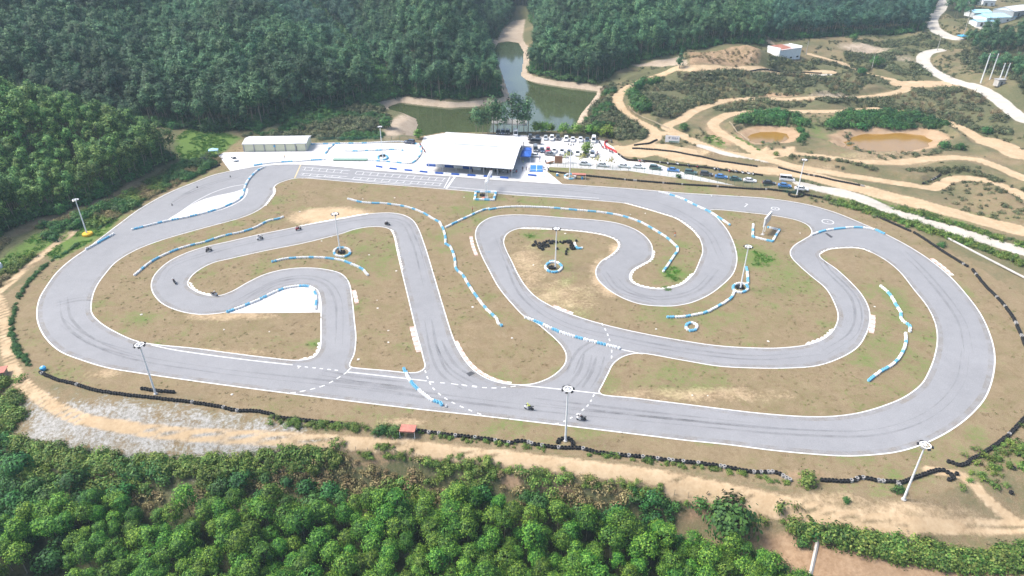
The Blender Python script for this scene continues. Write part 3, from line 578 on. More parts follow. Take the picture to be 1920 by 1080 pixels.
ISL_C = [(960, 433), (950, 440), (945, 453), (950, 470), (960, 490), (973, 516.7), (990, 541.7), (1010, 560), (1040, 576.7), (1073, 590), (1123, 605.7), (1190, 621.7), (1280, 638.5), (1346.7, 648), (1413, 652), (1463, 652), (1513, 646), (1546.7, 633), (1563, 616.7), (1570.7, 593), (1563, 566.7), (1546.7, 540), (1523, 520), (1500, 500), (1484, 483), (1481, 472), (1489, 460), (1508, 448), (1520, 440), (1521, 431.7), (1513, 421.7), (1493, 413), (1453, 405), (1413, 400), (1332, 394.5), (1346.7, 410), (1363, 430), (1375, 453), (1381.7, 476.7), (1381.7, 493), (1375, 513), (1360, 530), (1330, 553), (1300, 566.7), (1280, 571.7), (1256.7, 574.5), (1206.7, 571.7), (1173, 561.7), (1140, 543), (1120, 523), (1116.7, 506.7), (1126.7, 490), (1146.7, 476.7), (1158, 465), (1156.7, 453), (1143, 445), (1106.7, 436.7), (1056.7, 431.7), (1000, 427), (975, 428.5)]
ISL_D = [(1280, 676), (1346.7, 687), (1413, 690.7), (1480, 690.7), (1530, 686.7), (1573, 673), (1606.7, 653), (1623, 630), (1631, 606.7), (1630, 580), (1616.7, 553), (1593, 526.7), (1566.7, 503), (1545, 488), (1537, 479), (1544, 472), (1563, 466.7), (1590, 465), (1613, 466), (1633, 473), (1663, 490), (1686.7, 510), (1713, 543), (1736.7, 573), (1751.7, 603), (1756.7, 633), (1751.7, 666.7), (1740, 698), (1726.7, 720), (1696.7, 743), (1663, 758), (1613, 773), (1563, 780), (1513, 780.7), (1430, 775), (1280, 757), (1190, 746), (1128, 739), (1124, 735), (1130, 722), (1141, 700), (1150, 683), (1166.7, 670), (1186, 664), (1203, 663)]
def loop(px, step=.8): return spline(W(px), step, True)
L_OUT = loop(OUT); LI = [loop(p) for p in (ISL_A, ISL_B, ISL_C, ISL_D)]
ZA = .035
sheet('race_track', L_OUT, LI, ZA, M['asphalt'], 'pale grey asphalt kart circuit winding between grass islands', 'race track')
def ribbon(mb, pts, w, z, closed=False, off=0.0, ws=None):
    n = len(pts); L = []; Rr = []
    for i in range(n):
        a = pts[i-1] if (closed or i > 0) else pts[i]; b = pts[(i+1) % n] if (closed or i+1 < n) else pts[i]
        t = (b-a).normalized() if (b-a).length > 1e-6 else Vector((1, 0)); nn = Vector((-t.y, t.x)); ww = w if ws is None else ws[i]
        L.append(pts[i]+nn*(off+ww/2)); Rr.append(pts[i]+nn*(off-ww/2))
    k = len(mb.v)
    for l, r in zip(L, Rr): mb.v += [(l.x, l.y, z), (r.x, r.y, z)]
    for i in range(n if closed else n-1):
        j = (i+1) % n; mb.f.append((k+2*i, k+2*i+1, k+2*j+1, k+2*j))
    return mb
def orient(l):
    A = sum(l[i].x*l[(i+1) % len(l)].y-l[(i+1) % len(l)].x*l[i].y for i in range(len(l))); return 1 if A > 0 else -1
mb = MB()
for l in LI: ribbon(mb, l, .25, ZA+.006, True, -.10*orient(l))
ribbon(mb, L_OUT, .27, ZA+.006, True, .11*orient(L_OUT))
tag(link('edge_line', mb.mesh('edge_line', M['road_paint'])), 'white painted lines along both edges of the circuit', 'road marking', kind='structure')
# worn verge of bare earth just outside the asphalt
mk = MB()
for l in LI: ribbon(mk, l[::2], 1.1, ZA+.004, True, -.8*orient(l))
ribbon(mk, L_OUT[::2], 1.1, ZA+.004, True, .8*orient(L_OUT))
tag(link('edge_dust', mk.mesh('edge_dust', M['dust'])), 'thin sandy dust drifted along the asphalt edges', 'dust', kind='stuff')
mk = MB()
def line(px, w=.26, z=ZA+.012, sm=True):
    p = spline(W(px), 1.0) if sm else W(px); ribbon(mk, p, w, z)
def dashes(px, n, frac=.5, w=.26):
    p = spline(W(px), .15); L = [0]
    for a, b in zip(p, p[1:]): L.append(L[-1]+(b-a).length)
    T = L[-1]/n
    for i in range(n):
        seg = [q for q, l in zip(p, L) if i*T <= l <= i*T+T*frac]
        if len(seg) > 1: ribbon(mk, seg, w, ZA+.012)
line([(283, 646.5), (320, 655), (400, 667), (480, 677), (549, 684.5)]); dashes([(557, 686.5), (641, 695.5)], 6, .55)
line([(649, 697.5), (700, 703), (800, 714.5)]); dashes([(805, 716), (850, 720), (905, 726)], 0+5, .5); dashes([(850, 720.5), (900, 726.5), (935, 727.5), (975, 723)], 7, .55)
line([(972, 722), (1060, 731), (1127, 738.5)])
dashes([(652, 697), (640, 705), (610, 722), (580, 731), (553, 736), (536, 738)], 7, .6)
dashes([(797, 695), (803, 712), (812, 728), (825, 740), (845, 753), (875, 767), (912, 781)], 10, .5)
dashes([(1114, 740), (1104, 758), (1090, 771), (1070, 784), (1050, 793), (1032, 797)], 8, .5)
dashes([(1128, 606), (1137, 622), (1144, 642), (1147, 660), (1146, 678)], 7, .5)
line([(1163, 655), (1205, 664)], .24); line([(660, 688), (650, 697.5)], .24)
line([(316, 414), (346, 392), (370, 376), (400, 361), (430, 351), (461, 345.5)], .24)
line([(461, 346), (459, 362), (454, 375)], .24)
line([(566, 334.5), (608, 331.5), (700, 341), (770, 347)], .22)
line([(838, 350), (930, 358), (1050, 367), (1123, 372)], .2)
line([(1396, 388), (1402, 383)], .25, sm=False); line([(1402, 383), (1397.5, 382)], .25, sm=False)
# starting grid boxes: two columns of bays with ticks
def lerp(a, b, t): return (a[0]+(b[0]-a[0])*t, a[1]+(b[1]-a[1])*t)
for (a, b), (c, d), n in ((((568, 313.5), (842, 335)), ((566, 318.7), (838, 340.5)), 20), (((565, 325), (835, 344.5)), ((562, 328.3), (832, 349)), 20)):
    for s0, s1 in ((0, .32), (.37, .98)): line([lerp(a, b, s0), lerp(a, b, s1)], .2, sm=False); line([lerp(c, d, s0), lerp(c, d, s1)], .16, sm=False)
    for i in range(n):
        t = (i+.4)/n
        if .31 < t < .37: continue
        line([lerp(a, b, t), lerp(c, d, t-.004)], .17, sm=False)
line([(853, 331), (837, 353.5)], .75, sm=False); line([(844, 331.5), (832.5, 352.5)], .25, sm=False)
for cx, cy, r in ((1453.5, 391.3, 1.25), (1552, 416, 1.75)):
    c = G(cx, cy).xy; ribbon(mk, [c+Vector((math.cos(i*math.pi/18), math.sin(i*math.pi/18)))*r for i in range(36)], .22, ZA+.012, True)
    ribbon(mk, [c+Vector((math.cos(i*math.pi/4), math.sin(i*math.pi/4)))*.12 for i in range(8)], .2, ZA+.012, True)
tag(link('lane_marking', mk.mesh('lane_marking', M['road_paint'])), 'white dashes, start grid bays and circles painted on the circuit', 'road marking', kind='structure')
mk = MB(); line([(564, 308.5), (552.5, 334)], .38, sm=False)
tag(link('start_line', mk.mesh('start_line', M['road_yellow'])), 'yellow line across the asphalt before the grid', 'road marking', kind='structure')
# rubber laid down along the racing line
mk = MB()
RL = [[(110, 600), (150, 630), (230, 665), (400, 695), (640, 722), (800, 742), (1000, 766), (1300, 795), (1500, 812), (1640, 812), (1740, 780), (1800, 720), (1812, 660)], [(1000, 752), (1080, 762), (1200, 776), (1420, 800)], [(190, 560), (150, 560), (105, 570)], [(118, 560), (125, 600), (170, 640), (260, 668)],
      [(1690, 470), (1740, 520), (1800, 600), (1815, 660)], [(430, 575), (480, 548), (520, 528), (570, 520), (610, 530), (632, 560), (636, 610), (634, 650)], [(470, 560), (515, 534), (560, 524)], [(820, 640), (850, 690), (900, 720)], [(800, 600), (812, 660), (830, 700), (870, 728)],
      [(930, 440), (950, 490), (985, 560), (1060, 610), (1180, 640), (1280, 658), (1420, 672), (1540, 662)], [(1150, 520), (1180, 548), (1230, 560), (1300, 548), (1345, 505)], [(1130, 510), (1160, 545), (1230, 566)], [(1070, 700), (1090, 660), (1120, 640)], [(1060, 740), (1095, 700), (1105, 665)], [(1100, 730), (1118, 700), (1128, 668)],
      [(320, 385), (360, 362), (400, 350)], [(330, 375), (380, 350), (450, 330)], [(300, 530), (320, 500), (380, 478), (500, 448), (700, 412), (750, 415), (775, 450), (800, 540)], [(1530, 470), (1545, 500), (1600, 560), (1600, 620), (1540, 664)], [(910, 350), (1000, 352), (1120, 362), (1240, 385), (1320, 430), (1350, 480)], [(600, 700), (680, 713), (760, 722)], [(620, 718), (700, 726), (780, 738)]]
for px in RL:
    p = spline(W(px), 1.5); n = len(p)
    for o in (-.7, .9): ribbon(mk, p, 1, ZA+.008+abs(o)*.0006, False, o+.3*random.random(), [(.5+.3*math.sin(i*.13+o))*math.sin(math.pi*(i+.5)/n)**.5 for i in range(n)])
tag(link('rubber_marks', mk.mesh('rubber_marks', M['rubber'])), 'dark rubber streaks along the racing line', 'tyre marks', kind='stuff')
mk = MB(); mk.poly([tuple(G(u, v, ZA+.01)) for u, v in ((874, 700), (884, 696), (891, 700), (880, 706))]); mk.poly([tuple(G(u, v, ZA+.01)) for u, v in ((1547, 438), (1550, 436.5), (1562, 444), (1558, 446))])
tag(link('asphalt_patch', mk.mesh('asphalt_patch', M['dark_grey'])), 'small dark repair patches in the asphalt', 'patch', kind='structure')
# concrete areas
APRON = [(410, 292), (433, 322.5), (565, 312), (700, 324), (850, 335), (1000, 344.5), (1056, 346.5), (1034, 328), (1026, 322), (1030, 313), (1180, 320.5), (1280, 335), (1400, 351), (1500, 367), (1565, 381), (1575, 372), (1500, 352), (1430, 332), (1330, 318), (1230, 306), (1176, 302), (1160, 291), (1150, 276), (1130, 262.5), (985, 253), (830, 250), (795, 256), (790, 268), (580, 268), (455, 285), (420, 286)]
sheet('pit_apron', W(APRON), [], .02, M['pad'], 'bright white concrete pit apron and car park', 'pavement')
sheet('run_off_pad', spline(W([(313, 415), (345, 393), (372, 378), (400, 368.5), (440, 360), (463, 353), (461.7, 366.7), (450, 378), (420, 391.7), (383, 401.7), (350, 408)]), 1, True), [], ZA+.004, M['pad'], 'white painted run-off wedge at the upper left bend', 'pavement')
sheet('run_off_pad', W([(601, 586), (600, 560), (594, 545), (580, 538.5), (560, 537.5), (533, 542), (513, 550), (483, 565), (450, 578.5), (424, 587.5)]), [], .02, M['pad'], 'white concrete run-off pad inside the lower left hairpin', 'pavement')
# kerbs: low saw-tooth blocks, painted red and white or plain white
def kerb(px, nm, lab, w=.9, block=1.0, mats=('pink_kerb', 'kerb_white'), group='kerbs beside the circuit', side=1, teeth=False):
    p = resample(spline(W(px), .2), block); t = thing(nm, lab, 'kerb', (p[0].x, p[0].y, 0), 0, group); org = p[0]
    ms = [MB() for _ in mats]
    for i in range(len(p)-1):
        a, b = p[i]-org, p[i+1]-org; d = (b-a).normalized(); n = Vector((-d.y, d.x))*side; m = ms[i % len(mats)]
        ww = w*(.55+.45*(i % 2)) if teeth else w; z0, z1 = .045, .10
        vs = [(a.x, a.y, z0), (b.x, b.y, z0), (b.x+n.x*ww, b.y+n.y*ww, z1), (a.x+n.x*ww, a.y+n.y*ww, z1)]; lo_ = [(x, y, -.02) for x, y, _ in vs]
        m.quad(*vs); m.quad(lo_[2], lo_[3], vs[3], vs[2]); m.quad(lo_[1], lo_[2], vs[2], vs[1]); m.quad(lo_[3], lo_[0], vs[0], vs[3])
    for m, mm in zip(ms, mats):
        if m.v: part({'pink_kerb': 'red_blocks', 'kerb_white': 'white_blocks', 'road_paint': 'white_blocks'}[mm], m, M[mm], t)
kerb([(886, 443), (889, 458), (897, 480)], 'kerb', 'faded red and white kerb left of the middle loop', 1.0, side=-1)
kerb([(1035, 575), (1055, 583.5), (1077, 592)], 'kerb', 'faded red and white kerb inside the centre sweep below the lamp ring', 1.0, side=1)
kerb([(660, 545), (663, 558), (666, 572)], 'kerb', 'faded red and white kerb right of the lower left hairpin', 1.0, side=1)
kerb([(777, 612), (783, 635), (791, 661)], 'kerb', 'long faded red and white kerb along the left of the narrow straight', 1.2, side=-1)
kerb([(853, 640), (862, 658), (878, 681), (900, 700), (935, 716.5), (962, 721)], 'kerb', 'pink toothed kerb curving round the foot of the centre island', .7, side=1)
kerb([(1632, 590), (1631.5, 608), (1628, 627)], 'kerb', 'bright red and white kerb outside the right hairpin', 1.1, side=1)
kerb([(1743, 485), (1763, 500), (1782, 517)], 'kerb', 'red and white kerb outside the upper right curve', 1.1, side=1)
for px, lab in (([(1170, 381), (1206, 391), (1240, 401), (1268, 410.5), (1295, 429), (1310, 447)], 'white toothed kerb inside the top right bend'),
                ([(1225, 470), (1220, 487), (1203, 497), (1187, 507), (1181, 520), (1187, 530), (1207, 538), (1240, 542), (1263, 538), (1281, 531), (1300, 513)], 'white toothed kerb round the tip of the hook'),
                ([(975, 429), (1056, 432), (1107, 437), (1143, 445), (1157, 453), (1158, 465), (1147, 476.5), (1128, 489)], 'white toothed kerb over the loose black tyres'),
                ([(560, 425), (600, 417), (640, 410), (672, 404), (695, 401)], 'white toothed kerb beside the bare orange soil'),
                ([(1512, 646.5), (1546, 633.5), (1563, 617)], 'white toothed kerb inside the lower right bend'), ([(1540, 476), (1548, 471), (1563, 467), (1613, 466.5), (1634, 474)], 'white toothed kerb at the tip of the right hairpin'),
                ([(733, 431), (738, 444), (743.5, 467), (753, 510)], 'white toothed kerb at the inside of the narrow straight'), ([(513, 352), (514, 361), (508, 371), (495, 387)], 'broad white kerb at the end of the start straight'), ([(562, 675.5), (587, 670), (598, 657), (601, 640)], 'broad white kerb at the lower left corner island'), ([(354, 530), (363, 543), (383, 551.7), (410, 554)], 'white kerb inside the far left hairpin')):
    kerb(px, 'white_kerb', lab, .62, .75, ('kerb_white',), 'white kerbs beside the circuit', 1, True)
# ------------------------------------------------------------------ tyre barriers: stacks of two tyres bolted in a line
def tyre_mesh(name, mat, r=.34, w=.25, n=2):
    mb = MB()
    for k in range(n):
        z = k*(w+.005); mb.lathe([(r*.58, z+.03), (r*.62, z), (r*.9, z), (r, z+.05), (r, z+w-.05), (r*.9, z+w), (r*.62, z+w), (r*.58, z+w-.03)], 14, closed=True)
    return mb.mesh(name, mat, True)
TY = {c: tyre_mesh('tyre', M['tyre_'+c]) for c in ('white', 'blue', 'black')}
TYS = {c: tyre_mesh('tyre', M['tyre_'+c], n=1) for c in ('white', 'blue', 'black')}
TYL = {c: tyre_mesh('tyre', M['tyre_'+c], .37, .27, 2) for c in ('white', 'blue', 'black')}
TYR = tyre_mesh('tyre', simple('tyre_pale', (.30, .29, .28), .8, var=.3), .37, .27, 2)
def barrier(px, label, seq, closed=False, pitch=.70, sm=True, tm=TY, name='tyre_barrier', group='tyre barriers round the circuit', odd=0, jit=.07, cat='tyre barrier', base=None):
    pts = spline(PW(px), .15, closed) if sm else PW(px); pts = resample(pts, pitch, closed)
    if closed and (pts[-1]-pts[0]).length < pitch*.6: pts.pop()
    c0 = pts[len(pts)//2]; rt = thing(name, label, cat, (c0.x, c0.y, float(hz(c0.x, c0.y))), 0, group); zr = rt.location.z
    cols = []
    while len(cols) < len(pts):
        for c, n in seq: cols += [c]*max(1, n+random.choice((-1, 0, 0, 1))) if n > 2 else [c]*n
    items = []
    for p, c in zip(pts, cols):
        q = p+Vector((random.uniform(-jit, jit), random.uniform(-jit, jit))); z = float(hz(q.x, q.y)); on = 0
        if base is not None: on = base
        items.append((uvn((q.x, q.y, z))[2], q, z+on, c))
    keep = sorted(items, key=lambda t: t[0])[:100] if len(items) > 100 else items; ks = set(id(k) for k in keep); rest = [k for k in items if id(k) not in ks]
    for _, q, z, c in keep:
        me = tm[c]
        if odd and c == 'black' and random.random() < odd: me = TYR
        o = link('tyre', me, rt); o.location = (q.x-c0.x, q.y-c0.y, z-zr); o.rotation_euler = (random.uniform(-.05, .05), random.uniform(-.05, .05), random.uniform(0, 6))
    if rest:
        mb = MB()
        for _, q, z, c in rest:
            k = len(mb.v); mb.v += [(v.co.x+q.x-c0.x, v.co.y+q.y-c0.y, v.co.z+z-zr) for v in tm[c].vertices]; mb.f += [tuple(k+i for i in f.vertices) for f in tm[c].polygons]
        o = part('tyre_row', mb, M['tyre_'+rest[0][3]], rt, True); o['kind'] = 'stuff'
    return rt
BW = [('blue', 3), ('white', 5)]; WB = [('white', 5), ('blue', 3)]; ONT = ZA
def ring(u, v, rx, ry, n=20, a0=0, a1=360): return [(u+rx*math.cos(R(a0+(a1-a0)*i/n)), v-ry*math.sin(R(a0+(a1-a0)*i/n))) for i in range(n if a1-a0 == 360 else n+1)]
barrier([(253, 516.7), (266.7, 505), (286.7, 490), (316.7, 475), (350, 463), (383, 455), (416.7, 444), (456.7, 435), (480, 427), (493, 420), (506.7, 414), (520, 411.7), (533, 406.7)], 'blue and white tyre line waving across the upper left grass island', WB)
barrier([(511.7, 491.7), (533, 486.7), (566.7, 484), (600, 484), (640, 489), (660, 496.7), (676.7, 504), (690, 516.7)], 'blue and white tyre line arching just below the lamp ring of the left hairpin', BW)
barrier(ring(641.5, 474, 15, 8.5), 'oval ring of blue and white tyres round the left infield lamp post', WB, True)
barrier([(653, 374), (683, 380.7), (723, 382.7), (763, 389), (793, 400), (813, 411.7), (825, 418)], 'blue and white tyre line running down from below the start grid', WB)
barrier([(825, 419), (831.7, 433), (835, 446.7), (835, 456.7)], 'short upright run of white and blue tyres at the fork of the central island', WB)
barrier([(835.5, 458), (843, 463), (850, 476.7), (853, 490), (855, 505), (868, 516.7)], 'kinked run of blue and white tyres in the middle of the central island', BW)
barrier([(868.5, 518), (880, 538), (896.7, 561.7), (913, 581.7), (930, 598), (935, 608), (943, 612.7)], 'lowest diagonal run of blue and white tyres on the central island', BW)
barrier([(836.7, 427), (856.7, 416.7), (880, 406), (900, 396.7), (916, 392)], 'white and blue tyre line climbing right from the fork of the central island', WB)
barrier([(918, 393.5), (950, 389), (1006.7, 389), (1073, 394), (1140, 400.7), (1173, 407.7), (1200, 417), (1226.7, 431.7), (1250, 446.7), (1263, 458), (1271, 468), (1263, 481.7), (1253, 496.7), (1243, 510.7)], 'longest blue and white tyre arc round the top of the hook bend', BW)
barrier([(985, 597), (1006.7, 605), (1040, 620), (1073, 631.5), (1106.7, 640.5), (1140, 649), (1163, 655)], 'straight tyre line closing the link road at the middle crossing', WB, base=ONT)
barrier([(1236.7, 361), (1256.7, 366), (1280, 374), (1300, 384), (1330, 398), (1351.7, 411.7), (1370, 424)], 'diagonal tyre line across the asphalt at the top right split', WB, base=ONT)
barrier([(1521, 441.5), (1546.7, 433.5), (1580, 429), (1606.7, 427.5), (1640, 431.7), (1656.7, 439)], 'bowed tyre line closing the road below the painted circles', [('white', 5), ('blue', 5)], base=ONT)
barrier([(1412, 422), (1411, 445), (1448, 454), (1461, 432), (1437, 426.5)], 'open square of blue and white tyres round the grey signboard', WB, pitch=.66, sm=False)
barrier([(1377, 547), (1370, 560), (1346.7, 575), (1323, 586.7), (1280, 595), (1248, 596)], 'tyre line trailing down left from the right infield lamp ring', WB)
barrier([(1399, 503), (1401.7, 518), (1402, 533)], 'short tyre tail standing above the right infield lamp ring', BW)
barrier(ring(1388, 541, 14, 8.5), 'ring of blue and white tyres round the right infield lamp post', BW, True)
barrier(ring(1296, 614, 10.5, 7.5), 'small lone ring of white and blue tyres in the right infield', [('white', 3), ('blue', 3)], True)
barrier([(1651.7, 538), (1666.7, 551.7), (1678, 570), (1688, 586.7), (1690, 600), (1705, 613), (1705, 624)], 'upper wavy tyre line in the right hairpin island', WB)
barrier([(1698, 627), (1696.7, 650), (1686.7, 670), (1670, 686.7), (1650, 698), (1626, 717)], 'lower curved tyre line in the right hairpin island', WB)
barrier([(757.5, 693), (773, 720), (790, 736.7), (810, 751.7), (826, 757), (829.5, 763)], 'tyre line crossing the bottom straight beside the dashed lines', [('blue', 3), ('white', 6), ('blue', 6), ('white', 8), ('blue', 6)], base=ONT, pitch=.66)
barrier([(892, 361), (930, 361), (926, 376), (890, 375)], 'square of blue and white tyres round the foot of the truss gantry', [('blue', 3), ('white', 3)], True, pitch=.62, tm=TYL, sm=False)
barrier(ring(1038, 502, 15, 9.5, 20, -300, 30)+[(1036, 491), (1030, 491.5)], 'curled ring of white and blue tyres round the centre lamp post', [('white', 4), ('blue', 4)])
barrier([(495, 314.7), (485.6, 319), (476, 327), (467.8, 336), (461, 347.5), (458, 358), (452, 372), (440, 380), (425, 387), (403, 395), (373, 403), (353, 407.7), (313, 415.5), (283, 422.7), (247, 431.7)], 'long blue and white tyre curve closing the upper left fork', WB, base=ONT+.01)
barrier([(213, 440), (186.7, 455), (163, 468)], 'short blue and white tyre line at the outer left edge of the asphalt', [('white', 3), ('blue', 7), ('white', 3)], base=ONT)
barrier([(427, 586), (450, 577.5), (486.7, 562.5), (520, 546.7), (546.7, 539), (580, 538.5), (591.7, 553), (592, 582)], 'blue and white tyres edging the run-off pad in the left hairpin', BW, base=.02)
# little practice circuit on the apron
AP = dict(base=.02, group='tyre barriers on the practice apron')
barrier([(579, 271), (626, 270), (682.5, 269), (754, 266.5), (780, 270), (790, 283), (784, 296.6), (773, 306), (765, 307), (729, 304), (690, 301.5)], 'blue and white tyre border round the practice apron', BW, **AP)
barrier([(626, 271.5), (616, 280), (611, 288)], 'short blue and white tyre spur near the cream garage', BW, **AP)
barrier([(647, 283.7), (664, 284), (690, 283), (712.5, 282.4), (739, 281), (757.5, 283)], 'wavy blue and white tyre line in the middle of the practice apron', WB, **AP)
barrier([(477, 311), (503, 307), (537, 304), (561.6, 303), (587, 301), (609, 300)], 'blue and white tyre line between the apron and the start straight', [('blue', 6), ('white', 9)], **AP)
barrier(ring(718, 296, 9, 4.5, 14), 'blue tyre ring round the lamp post on the practice apron', [('blue', 6), ('white', 2)], True, **AP)
barrier(ring(1069, 332, 10, 4.5, 16), 'white and blue tyre ring round the lamp post by the car park', [('white', 4), ('blue', 2)], True, tm=TYL)
# black perimeter walls
BK = [('black', 9)]; BG = 'black tyre walls round the circuit'
def black(px, lab, **k): return barrier(px, lab, BK, tm=TYL, pitch=.66, group=BG, odd=k.pop('odd', .05), **k)
black([(76, 700), (110, 714), (143, 721.7), (173, 731.7), (216.7, 739), (266.7, 745), (316.7, 750.7), (366.7, 756.7), (416.7, 765), (443, 771), (483, 772.7), (516.7, 780)], 'black tyre wall along the lower left edge above the gravel')
black([(267, 730), (290, 733.5), (327, 736.5)], 'short black tyre wall behind the lower left lamp post')
black([(516, 784), (548, 787), (577, 790), (640, 797), (666, 803)], 'overgrown black tyre wall left of the pink-roofed shelter')
black([(780, 808), (826.7, 815), (873, 820), (923, 826), (956.7, 831.7), (973, 828), (1006.7, 835), (1046.7, 840.7), (1086.7, 841.7), (1123, 850), (1173, 855), (1240, 862.7)], 'black tyre wall between the pink-roofed shelter and the bottom lamp post', odd=.2)
black([(1240.5, 862.8), (1280, 867), (1346.7, 875), (1413, 886.7), (1456.7, 888), (1483, 903)], 'black tyre wall with pale rims right of the bottom lamp post', odd=.35)
black([(1540, 901.7), (1596.7, 903), (1613, 896.7), (1646.7, 903), (1683, 906.7), (1684, 921)], 'black tyre wall right of the big green bush, with tan tyres at its end', odd=.4)
black([(1688, 906.7), (1730, 891.7), (1766.7, 883), (1787, 895), (1777, 903)], 'hooked black tyre wall behind the lower right lamp post')
black([(1778, 866.7), (1800, 874), (1826.7, 860), (1860, 840), (1890, 816.7), (1925, 780)], 'black tyre wall curving up the lower right corner')
black([(1823, 506.7), (1846.7, 536.7), (1873, 563), (1896.7, 593), (1913, 626.7), (1922, 650)], 'black tyre wall at the right edge beside the small post')
black([(1813, 500.5), (1770, 474), (1725, 444), (1712, 436)], 'black tyre wall upper right with gaps, beside the white pipe')
black([(1706, 434), (1663, 415), (1606.7, 390), (1553, 375), (1493, 363), (1440, 356)], 'black tyre wall curving round behind the upper right lamp post')
black([(1440, 355.5), (1346.7, 350.7), (1280, 346.7), (1180, 338.5), (1132, 333.5), (1075, 328), (1031, 322)], 'long straight black tyre wall between the car park fence and the asphalt')
black([(290, 361), (325, 344), (366.7, 327), (413, 310)], 'black tyre wall along the upper left outer edge')
black(ring(1060, 832, 14, 9, 16, -20, 200), 'half ring of black tyres round the bottom lamp post')
black(ring(1493, 365, 14, 5, 12), 'black tyre ring round the upper right lamp post', closed=True)
black([(1160, 290), (1176, 300), (1200, 302), (1230, 304.5), (1285, 311), (1330, 316), (1380, 323), (1430, 330)], 'black tyre wall between the parked row and the motocross ground')
black([(1190, 273), (1215, 270), (1232, 263)], 'black tyre edge below the bend of the sand road', odd=.0)
black([(1187, 279), (1220, 281), (1262, 285), (1300, 292), (1350, 303), (1420, 313)], 'black tyre edge along the lower sand trail', odd=.0)
black([(1460, 315), (1500, 325), (1560, 338), (1620, 350)], 'black tyre edge between the two lower sand trails')
black([(1730, 345), (1748, 338), (1764, 328)], 'short black tyre edge in the right motocross loop')
black([(1370, 133), (1400, 134.5), (1470, 136), (1540, 138)], 'black tyre edge along the concrete bench under the white house')
# loose tyres in the middle infield, each one on its own
def loose(u, v, c, lab, grp, big=False, tilt=0):
    p = P(u, v); me = TYL[c] if big else {'white': TYS, 'blue': TYS, 'black': TYS}[c][c]; o = link('loose_tyre', me); o.location = (p.x, p.y, p.z+(.12 if tilt else 0)); o.rotation_euler = (tilt, random.uniform(-.3, .3) if tilt else 0, random.uniform(0, 6)); tag(o, lab, 'tyre', grp)
hp = [(1001, 461), (1004, 455), (1008, 462), (1013, 466), (1019, 467), (1011, 457), (1016, 461), (1022, 463), (1027, 460), (1020, 456), (1025, 454), (1030, 453), (1034, 456), (1040, 455), (1044, 456), (1049, 455), (1054, 456), (1059, 454), (1063, 453), (1068, 454), (1072, 457), (1074, 462), (1070, 466), (1076, 467), (1069, 461), (1017, 468), (1024, 460), (1006, 459), (1031, 456), (1036, 454), (1066, 456), (1073, 468), (1010, 464), (1028, 463), (1021, 460), (1014, 458)]
for i, (u, v) in enumerate(hp):
    loose(u+random.uniform(-.6, .6), v+random.uniform(-.5, .5), 'black', 'black tyre in the loose heap left of and behind the centre lamp post', 'loose black tyres in the heap', True, random.choice((0, 0, .5, 1.2)))
for k in range(44):
    u, v = random.choice(hp); u += random.uniform(-1.5, 1.5); v += random.uniform(-1.2, 1.2); loose(u, v, 'black', 'black tyre in the loose heap left of and behind the centre lamp post', 'loose black tyres in the heap', True, random.choice((.3, .9, 1.3)))
for u, v, l in ((1045, 468, 'single black tyre lying just left of the centre lamp pole'), (1080, 453, 'single black tyre lying above the right end of the tyre heap'), (1064, 469, 'black tyre highest of three strays below the heap'), (1062, 473.5, 'black tyre in the middle of three strays below the heap'), (1061, 478, 'black tyre lowest of three strays below the heap')):
    loose(u, v, 'black', l, 'stray black tyres near the heap', True, .3)
barrier([(1077, 457), (1080, 463), (1083, 467), (1093, 466)], 'tiny crook of white and blue tyres at the right end of the loose heap', [('white', 5), ('blue', 5)], pitch=.5)
for u, v, l in ((1793, 890, 'single black tyre at the gap beside the hooked wall'), (1900, 880, 'black tyre lying in the scrub at the lower right corner'), (1895, 925, 'second black tyre lying low in the scrub at the right edge')): loose(u, v, 'black', l, 'stray tyres at the lower right', True)
# ------------------------------------------------------------------ foliage
def quads_mesh(name, C, Nn, S, mat, asp=1.0, seed=0):
    r = np.random.default_rng(seed); n = len(C); Nn = Nn/(np.linalg.norm(Nn, axis=1, keepdims=True)+1e-9)
    t = r.normal(size=(n, 3)); t -= Nn*(t*Nn).sum(1, keepdims=True); t /= np.linalg.norm(t, axis=1, keepdims=True)+1e-9; b = np.cross(Nn, t)
    S = S[:, None]; A = t*S*.5; B = b*S*.5*asp
    V = np.stack([C-A-B*.6, C+A*.15-B, C+A+B*.5, C-A*.1+B], 1).reshape(-1, 3)
    me = bpy.data.meshes.new(name); me.from_pydata(V.tolist(), [], np.arange(n*4).reshape(-1, 4).tolist()); me.materials.append(mat); return me
def crown_pts(seed, rx, rz, zc, nclump, nleaf, cr, up=.35, low=-.55, lump=.18):
    """leaf clumps spread over a lumpy dome; returns centres and normals"""
    r = np.random.default_rng(seed); C = []; Nn = []
    ph = r.random(3)*6.28
    for _ in range(nclump):
        w = r.random()*6.2832; s = low+(1-low)*r.random()**.85; rad = math.sqrt(max(0, 1-min(1, abs(s))**2)) if s > 0 else 1-.25*abs(s)
        k = (.62+.38*r.random()**.5)*(1+lump*math.sin(3*w+ph[0])+lump*.6*math.sin(5*w+ph[1]))
        c = np.array([math.cos(w)*rad*rx*k, math.sin(w)*rad*rx*k, s*rz*(.85+.2*r.random())])
        m = r.normal(size=(nleaf, 3))*cr*.5; m[:, 2] *= .75; C.append(c+m)
        nn = c/np.array([rx, rx, rz]); Nn.append(m/cr*.7+nn*1.15+np.array([0, 0, up])+r.normal(size=(nleaf, 3))*.28)
    C = np.concatenate(C); Nn = np.concatenate(Nn); C[:, 2] += zc; return C, Nn
